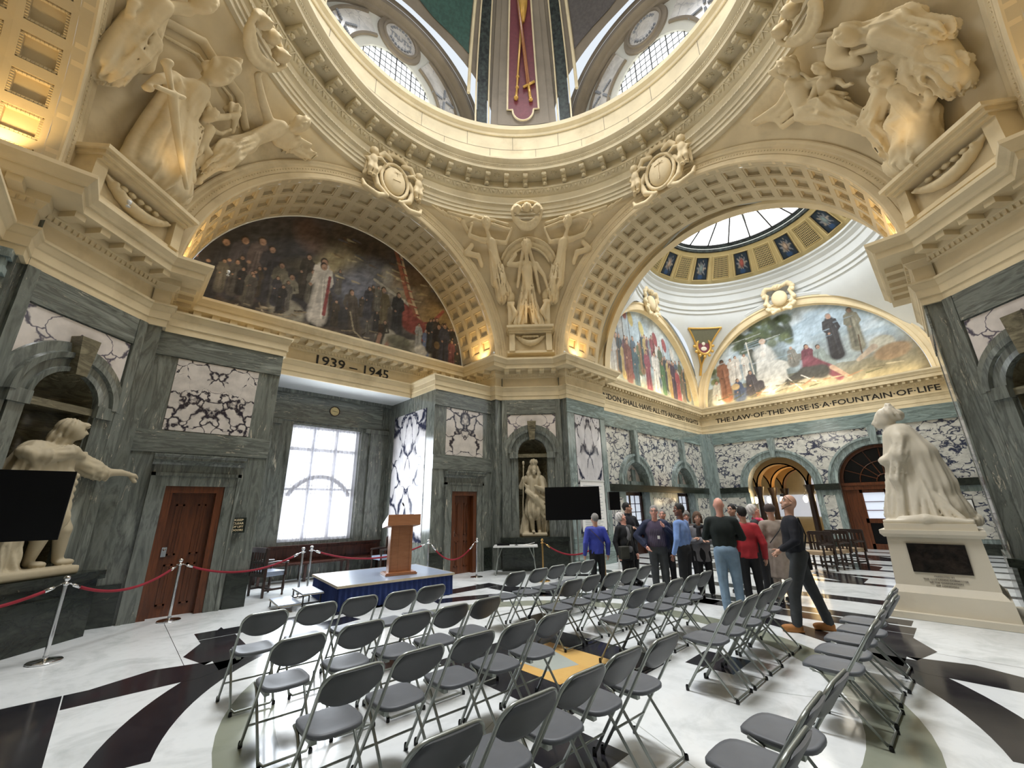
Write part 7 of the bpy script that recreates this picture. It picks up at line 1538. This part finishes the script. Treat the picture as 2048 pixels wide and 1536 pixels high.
def person(loc, rz, H, label, top, bottom, hair, hairm, skin='skin', L=None, Rr=None, turn=0, tilt=0, fat=1.0, legs=None, shoe='shoe_black', coat=None, skirt=None, longsleeve=True, scarf=None, extra=None, collar=None, glasses=False):
    s = H/1.75; o = empty('person', (loc[0], loc[1], .003), R(rz), label, 'person', 'standing visitors')
    L = L or ((-.27, -.05, 1.10), (-.28, .04, .84)); Rr = Rr or ((.27, -.05, 1.10), (.28, .04, .84)); legs = legs or ((-.10, .0), (.10, .02))
    sc = lambda p: (p[0]*s, p[1]*s, p[2]*s)
    HM = rotm('Z', turn)@rotm('X', tilt); nb = Vector((0, .0, 1.50))
    def hp(x, y, z): return sc(tuple(nb+HM@(Vector((x, y, z))-nb)))
    RM = [[HM[i][j] for j in range(3)] for i in range(3)]
    body = MB()
    S = SDF(.026*s)       # trunk and limbs below the clothes
    S.ell(sc((0, 0, 1.28)), (.15*s, .095*s, .19*s), .05); S.ell(sc((0, .0, 1.02)), (.13*s, .09*s, .15*s), .05); S.cap(sc((-.15, 0, 1.41)), sc((.15, 0, 1.41)), .045*s, .045*s, .05)
    for e, (el, ha) in ((-1, L), (1, Rr)):
        S.chain([sc((e*.175, 0, 1.40)), sc(el), sc(ha)], [.045*s, .036*s, .026*s], .02)
    for e, (lx, ly_) in zip((-1, 1), legs):
        S.chain([sc((e*.085, 0, .92)), sc((lx, ly_*.6+.02, .50)), sc((lx, ly_, .07))], [.075*s, .05*s, .032*s], .03); S.cap(sc((lx, ly_, .05)), sc((lx, ly_+.14, .035)), .03*s, .025*s, .02)
    S.cap(sc((0, -.01, 1.42)), sc((0, .0, 1.56)), .056*s, .052*s, .03); S.into(body)
    S = SDF(.010*s); S.ell(hp(0, .0, 1.655), (.074*s, .092*s, .105*s), .01, rot=RM); S.ell(hp(0, .028, 1.595), (.054*s, .062*s, .062*s), .03, rot=RM)
    S.cap(hp(0, .088, 1.655), hp(0, .108, 1.622), .010*s, .015*s, .01); S.ell(hp(0, .088, 1.583), (.024*s, .012*s, .006*s), .004, rot=RM); S.ell(hp(0, .088, 1.574), (.020*s, .012*s, .007*s), .004, rot=RM); S.ell(hp(0, .078, 1.548), (.022*s, .016*s, .016*s), .01, rot=RM)
    S.cap(hp(-.04, .078, 1.684), hp(.04, .078, 1.684), .010*s, .010*s, .012)
    for e in (-1, 1):
        S.ell(hp(e*.032, .092, 1.660), (.017*s, .012*s, .010*s), .006, sub=True, rot=RM); S.ell(hp(e*.076, -.002, 1.638), (.010*s, .020*s, .030*s), .006, rot=RM); S.ell(hp(e*.045, .06, 1.615), (.022*s, .02*s, .022*s), .015, rot=RM)
    S.cap(hp(0, -.015, 1.47), hp(0, -.005, 1.60), .053*s, .054*s, .02); S.into(body)
    for (el, ha) in (L, Rr):
        S = SDF(.0065*s); hand(S, sc(ha), sc(el), s, .45); S.into(body)
    body.build('body', skin, o, smooth=True)
    for e in (-1, 1):
        m = MB(); m.blob(hp(e*.032, .080, 1.661), (.0115*s,)*3, 10, 6); m.build('eye', 'white_plastic', o, smooth=True); m = MB(); m.blob(hp(e*.032, .0885, 1.661), (.0055*s,)*3, 8, 5); m.build('iris', 'eye_dark', o, smooth=True)
    m = MB()
    if hair != 'bald':
        for e in (-1, 1): m.tube([hp(e*.018, .093, 1.688), hp(e*.034, .092, 1.692), hp(e*.05, .082, 1.686)], .004*s, 5)
        m.build('eyebrow', hairm, o)
    if hair != 'bald':
        S = SDF(.014*s)
        if hair == 'beanie': S.ell(hp(0, -.015, 1.70), (.098*s, .112*s, .088*s), .02, rot=RM); S.ell(hp(0, -.01, 1.655), (.092*s, .106*s, .045*s), .01, rot=RM, fold=(.004, 18, 0)); S.ell(hp(0, .12, 1.60), (.09*s, .09*s, .065*s), .01, sub=True, rot=RM)
        else:
            f = .010 if hair in ('curly', 'white') else .004; b = {'short': .0, 'bob': .012, 'curly': .022, 'white': .014}[hair]
            S.ell(hp(0, -.016, 1.672), ((.082+b)*s, (.098+b)*s, (.108+b)*s), .02, rot=RM, fold=(f, 9, 0))
            if hair == 'bob':
                for e in (-1, 1): S.cap(hp(e*.075, -.02, 1.66), hp(e*.078, .0, 1.55), .035*s, .028*s, .02, fold=(.005, 6, 0))
                S.cap(hp(0, -.07, 1.65), hp(0, -.075, 1.53), .06*s, .05*s, .02)
            if hair == 'curly':
                for q in range(12): a = 2*pi*q/12; S.ell(hp(.092*cos(a), -.03+.07*sin(a), 1.66+.05*sin(q*2.3)), (.032*s,)*3, .01)
            S.ell(hp(0, .115, 1.615), (.068*s, .10*s, .080*s), .012, sub=True, rot=RM); S.ell(hp(0, .03, 1.49), (.15*s, .15*s, .07*s), .01, sub=True) if hair != 'bob' else None
        S.build('hat' if hair == 'beanie' else 'hair', hairm, o)
    # upper garment
    S = SDF(.020*s); F_ = fat; g = .010 if coat else 0
    S.ell(sc((0, .0, 1.27)), ((.185*F_+g)*s, (.118*F_+g)*s, .20*s), .05, fold=(.004, 7, 0)); S.ell(sc((0, .015*F_, 1.06)), ((.165*F_+g)*s, (.115*F_+g)*s, .17*s), .06, fold=(.006, 8, 1)); S.cap(sc((-.165, -.005, 1.405)), sc((.165, -.005, 1.405)), (.062+g*.5)*s, (.062+g*.5)*s, .05)
    if coat: S.cap(sc((0, .0, 1.05)), sc((0, .01, coat)), .150*F_*s, .165*F_*s, .05, fold=(.008, 7, 0), flat=(1.10, .82, 1)); S.boxp(sc((0, 0, coat-.30)), tuple(v*s for v in (.40, .40, .30)), .002, .006, sub=True)
    for e, (el, ha) in ((-1, L), (1, Rr)):
        w = Vector(el).lerp(Vector(ha), .94 if longsleeve else .2); S.chain([sc((e*.185, -.005, 1.39)), sc(el), sc(tuple(w))], [(.066+g)*s, (.053+g)*s, (.040+g*.7)*s], .010, fold=(.005, 5, e))
        for q in range(3): c = Vector((e*.185, 0, 1.39)).lerp(Vector(el), .55+.2*q); S.ell(sc(tuple(c)), ((.062+g-.004*q)*s, (.062+g-.004*q)*s, .012*s), .015)
    if False:
        S.cap(sc((0, .0, 1.05)), sc((0, .01, coat)), .150*F_*s, (.165*F_)*s, .05, fold=(.012, 7, 0), flat=(1.10, .82, 1)); 
    if collar: S.cap(sc((0, -.02, 1.43)), sc((0, -.01, 1.50)), .072*s, .068*s, .01)
    S.ell(sc((0, .0, 1.62)), (.07*s, .09*s, .10*s), .01, sub=True)
    S.build('jacket' if coat else 'top', top, o)
    # lower garment
    S = SDF(.020*s); S.ell(sc((0, 0, .95)), (.160*F_*s, .120*F_*s, .12*s), .04)
    if skirt: S.cap(sc((0, 0, .95)), sc((0, .0, skirt)), .16*s, .25*s, .05, fold=(.02, 8, 0), flat=(1.0, .8, 1))
    for e, (lx, ly_) in zip((-1, 1), legs):
        S.chain([sc((e*.085, 0, .90)), sc((lx, ly_*.6+.02, .50)), sc((lx, ly_-.005, .10))], [.100*s, .072*s, .058*s], .02, fold=(.006, 6, e))
        for q in range(3): S.ell(sc((lx, ly_*(.95), .14+.035*q)), (.064*s, .066*s, .012*s), .012)
    S.build('trousers', bottom, o)
    for e, (lx, ly_) in zip((-1, 1), legs):
        S = SDF(.012*s); S.ell(sc((lx, ly_+.09, .045)), (.048*s, .10*s, .043*s), .02); S.ell(sc((lx, ly_-.01, .055)), (.043*s, .06*s, .055*s), .03); S.boxp(sc((lx, ly_+.05, .012)), (.044*s, .125*s, .012*s), .01*s, .01); S.boxp(sc((lx, ly_, -.05)), (.2, .4, .05), .001, .001, sub=True); S.build('shoe', shoe, o)
    if scarf: S = SDF(.014*s); S.chain([sc((-.07, .05, 1.46)), sc((0, .09, 1.43)), sc((.07, .05, 1.46)), sc((.0, -.06, 1.48)), sc((-.07, .05, 1.46))], [.035*s]*5, .02, fold=(.006, 5, 0)); S.chain([sc((.02, .11, 1.42)), sc((.03, .145, 1.15))], [.04*s, .045*s], .02, fold=(.008, 6, 0)); S.build('scarf', scarf, o)
    if glasses:
        m = MB()
        for e in (-1, 1): m.tube([hp(e*.033+.024*cos(a), .108, 1.66+.017*sin(a)) for a in [2*pi*q/12 for q in range(12)]], .0022*s, 5, closed=True); m.tube([hp(e*.057, .106, 1.665), hp(e*.078, .0, 1.655)], .002*s, 5)
        m.tube([hp(-.01, .11, 1.664), hp(.01, .11, 1.664)], .002*s, 5); m.build('spectacles', 'black_iron', o)
    return o, s, sc, hp
def bag(o, s, sc, c, hs, mat, strap=None, name='shoulder_bag'):
    S = SDF(.014); S.boxp(sc(c), tuple(v*s for v in hs), .02*s, .01); b = S.build(name, mat, o)
    if strap: m = MB(); m.tube([sc(p) for p in strap], .010*s, 6); m.build('strap', mat, o, smooth=True)
folded = (((-.27, .04, 1.14), (.02, .20, 1.20)), ((.27, .04, 1.14), (-.04, .23, 1.16)))
p = person((7.62, 5.52), -38, 1.56, 'woman with short grey hair in a bright blue jacket, seen from behind', 'cloth_blue', 'cloth_black', 'short', 'hair_grey', coat=.86, turn=18)
m = MB(); m.tube([p[2](q) for q in ((-.17, -.10, 1.42), (0, -.152, 1.25), (.19, -.10, 1.02))], .007, 5); m.build('strap', 'cloth_brown', p[0])
p = person((8.12, 5.12), 165, 1.58, 'white haired woman in an open black coat, head tipped up, olive shoulder bag', 'cloth_black', 'cloth_black', 'white', 'hair_white', 'skin_pink', coat=.70, turn=22, tilt=24, fat=1.08)
S = SDF(.018); s = p[1]; S.ell(p[2]((0, .055, 1.20)), (.10*s, .10*s, .25*s), .02); S.ell(p[2]((0, .07, .95)), (.11*s, .10*s, .12*s), .03); S.build('sweater', 'cloth_grey', p[0]); bag(p[0], s, p[2], (.20, .13, .88), (.13, .06, .14), 'bag_olive', ((-.15, .06, 1.44), (-.02, .165, 1.2), (.15, .17, 1.0)))
person((9.05, 5.58), 165, 1.78, 'dark haired man in a navy quilted jacket with folded arms beside the doorway', 'cloth_midnight', 'cloth_black', 'short', 'hair_black', L=folded[0], Rr=folded[1], coat=.84, turn=38, collar=True)
p = person((7.95, 4.30), 122, 1.70, 'smiling grey haired man with glasses in an open navy jacket over a striped plum shirt', 'cloth_plum', 'cloth_charcoal', 'short', 'hair_grey', 'skin_pink', L=((-.33, -.04, 1.16), (-.16, .13, 1.36)), Rr=((.38, -.06, 1.18), (.22, .10, .98)), fat=1.15, glasses=True, turn=-6)
S = SDF(.018); s = p[1]
for e, (el, ha) in ((-1, ((-.33, -.04, 1.16), (-.18, .11, 1.33))), (1, ((.38, -.06, 1.18), (.25, .07, 1.02)))): S.chain([p[2]((e*.19, -.01, 1.40)), p[2](el), p[2](ha)], [.08*s, .07*s, .055*s], .02, fold=(.008, 5, 0)); S.cap(p[2]((e*.13, -.04, 1.42)), p[2]((e*.19, -.03, .98)), .085*s, .075*s, .04)
S.cap(p[2]((0, -.08, 1.38)), p[2]((0, -.09, 1.0)), .10*s, .12*s, .06, flat=(1.3, .7, 1)); S.build('jacket', 'cloth_navy', p[0]); m = MB(); m.cbox(p[2]((-.03, .162, 1.16)), (.022, .004, .03)); m.build('badge', 'paper', p[0])
m = MB(); 
for q in range(-4, 5): m.tube([p[2]((q*.032, .150-.002*q*q, 1.32)), p[2]((q*.034, .160-.0022*q*q, 1.0))], .0025, 4)
m.build('shirt_stripes', 'cloth_grey', p[0])
person((8.90, 4.62), 120, 1.62, 'short fair haired woman in a dark collared coat, half hidden behind the pale blue shirt', 'cloth_midnight', 'cloth_black', 'short', 'hair_grey', 'skin_pink', coat=.8, collar=True, turn=-8)
person((8.0, 3.80), 0, 1.73, 'dark haired man in a pale blue shirt and black trousers turned three quarters away', 'cloth_skyblue', 'cloth_black', 'short', 'hair_black', 'skin_dark', L=((-.27, -.02, 1.12), (-.26, .08, .86)), Rr=((.27, -.0, 1.12), (.26, .1, .86)), turn=52)
person((9.42, 4.34), 118, 1.57, 'curly grey haired woman in a brown top, at the back between two heads', 'cloth_brown', 'cloth_black', 'curly', 'hair_grey', 'skin_pink', turn=12)
p = person((8.78, 3.80), 116, 1.56, 'brown bobbed woman in a grey cardigan and black scarf with folded arms', 'cloth_grey', 'cloth_black', 'bob', 'hair_brown', 'skin', L=folded[0], Rr=folded[1], scarf='cloth_black', coat=.72)
S = SDF(.018); s = p[1]; S.ell(p[2]((0, .09, 1.15)), (.07*s, .06*s, .28*s), .02); S.ell(p[2]((0, .08, .85)), (.08*s, .08*s, .2*s), .02); S.build('dress', 'cloth_black', p[0])
person((7.57, 2.88), -68, 1.82, 'bald man in a dark sweater and pale jeans seen from behind with folded arms', 'cloth_greygreen', 'denim_pale', 'bald', 'hair_grey', 'skin_pink', L=folded[0], Rr=folded[1], fat=1.08)
person((8.42, 2.82), -62, 1.66, 'dark haired person in a red jacket seen from behind beside the pale jeans', 'cloth_red', 'cloth_black', 'short', 'hair_black', 'skin', coat=.84, turn=20)
person((9.60, 3.40), 60, 1.70, 'balding man in a grey coat at the back, behind the red jacket', 'cloth_grey', 'cloth_black', 'short', 'hair_black', 'skin', coat=.8, collar=True, turn=20)
p = person((9.72, 2.98), 175, 1.69, 'white haired woman with a pink scarf and grey jacket looking upward', 'cloth_charcoal', 'cloth_black', 'white', 'hair_white', 'skin_pink', L=((-.27, .06, 1.16), (-.08, .26, 1.24)), Rr=((.27, .06, 1.16), (.06, .26, 1.22)), scarf='cloth_pink', tilt=16, turn=10)
S = SDF(.018); s = p[1]; S.ell(p[2]((0, .07, 1.18)), (.10*s, .08*s, .24*s), .02, fold=(.01, 6, 0)); S.build('blouse', 'cloth_pink', p[0])
p = person((9.18, 2.56), -48, 1.69, 'person in a brown beanie and long beige knitted coat turned toward the far bay', 'cloth_beige', 'cloth_beige', 'beanie', 'cloth_brown', 'skin', L=((-.27, .05, 1.14), (-.10, .26, 1.10)), Rr=((.27, .02, 1.12), (.2, .22, 1.05)), coat=.42, turn=-20)
m = MB(); m.tube([p[2](q) for q in ((.16, -.09, 1.44), (.02, -.155, 1.28), (-.17, -.12, 1.06))], .009, 5); m.build('strap', 'cloth_black', p[0])
m = MB(); m.cbox(p[2]((.02, .30, 1.10)), (.04, .006, .08)); m.build('held_phone', 'black_gloss', p[0])
p = person((7.47, 1.84), 22, 1.84, 'bald man in a black jumper, grey trousers and tan shoes with sunglasses on his forehead', 'cloth_midnight', 'cloth_charcoal', 'bald', 'hair_grey', 'skin', L=((-.26, .02, 1.14), (-.20, .20, 1.02)), Rr=((.28, -.02, 1.12), (.24, .16, .98)), fat=1.12, turn=12, tilt=14, legs=((-.12, .18), (.12, -.22)), shoe='shoe_tan')
bag(p[0], p[1], p[2], (.22, -.10, .86), (.15, .07, .12), 'cloth_black', ((-.14, -.08, 1.44), (.05, -.16, 1.2), (.2, -.13, .98)), 'hip_bag')
m = MB(); h_ = p[3]
for e in (-1, 1): m.blob(h_(e*.034, .098, 1.735), (.030, .014, .022), 10, 6); m.tube([h_(e*.06, .09, 1.735), h_(e*.082, -.01, 1.655)], .003, 5)
m.tube([h_(-.01, .104, 1.738), h_(.01, .104, 1.738)], .003, 5); m.build('sunglasses', 'black_gloss', p[0], smooth=True)
m = MB(); m.tube([h_(.078, .0, 1.62), h_(.06, .07, 1.56), h_(.0, .085, 1.53), h_(-.06, .07, 1.56), h_(-.078, .0, 1.62)], .0035, 5); m.build('mask_cord', 'black_gloss', p[0])
# lettering becomes real mesh
bpy.context.view_layer.update(); dg = bpy.context.evaluated_depsgraph_get()
for o in [o for o in bpy.data.objects if o.type == 'FONT']:
    me = bpy.data.meshes.new_from_object(o.evaluated_get(dg)); n = bpy.data.objects.new('lettering', me); COL.objects.link(n); n.parent = o.parent
    n.matrix_parent_inverse = o.matrix_parent_inverse.copy(); n.matrix_basis = o.matrix_basis.copy()
    if 'kind' in o: n['kind'] = o['kind']; n.name = 'trim_lettering'
    bpy.data.objects.remove(o)
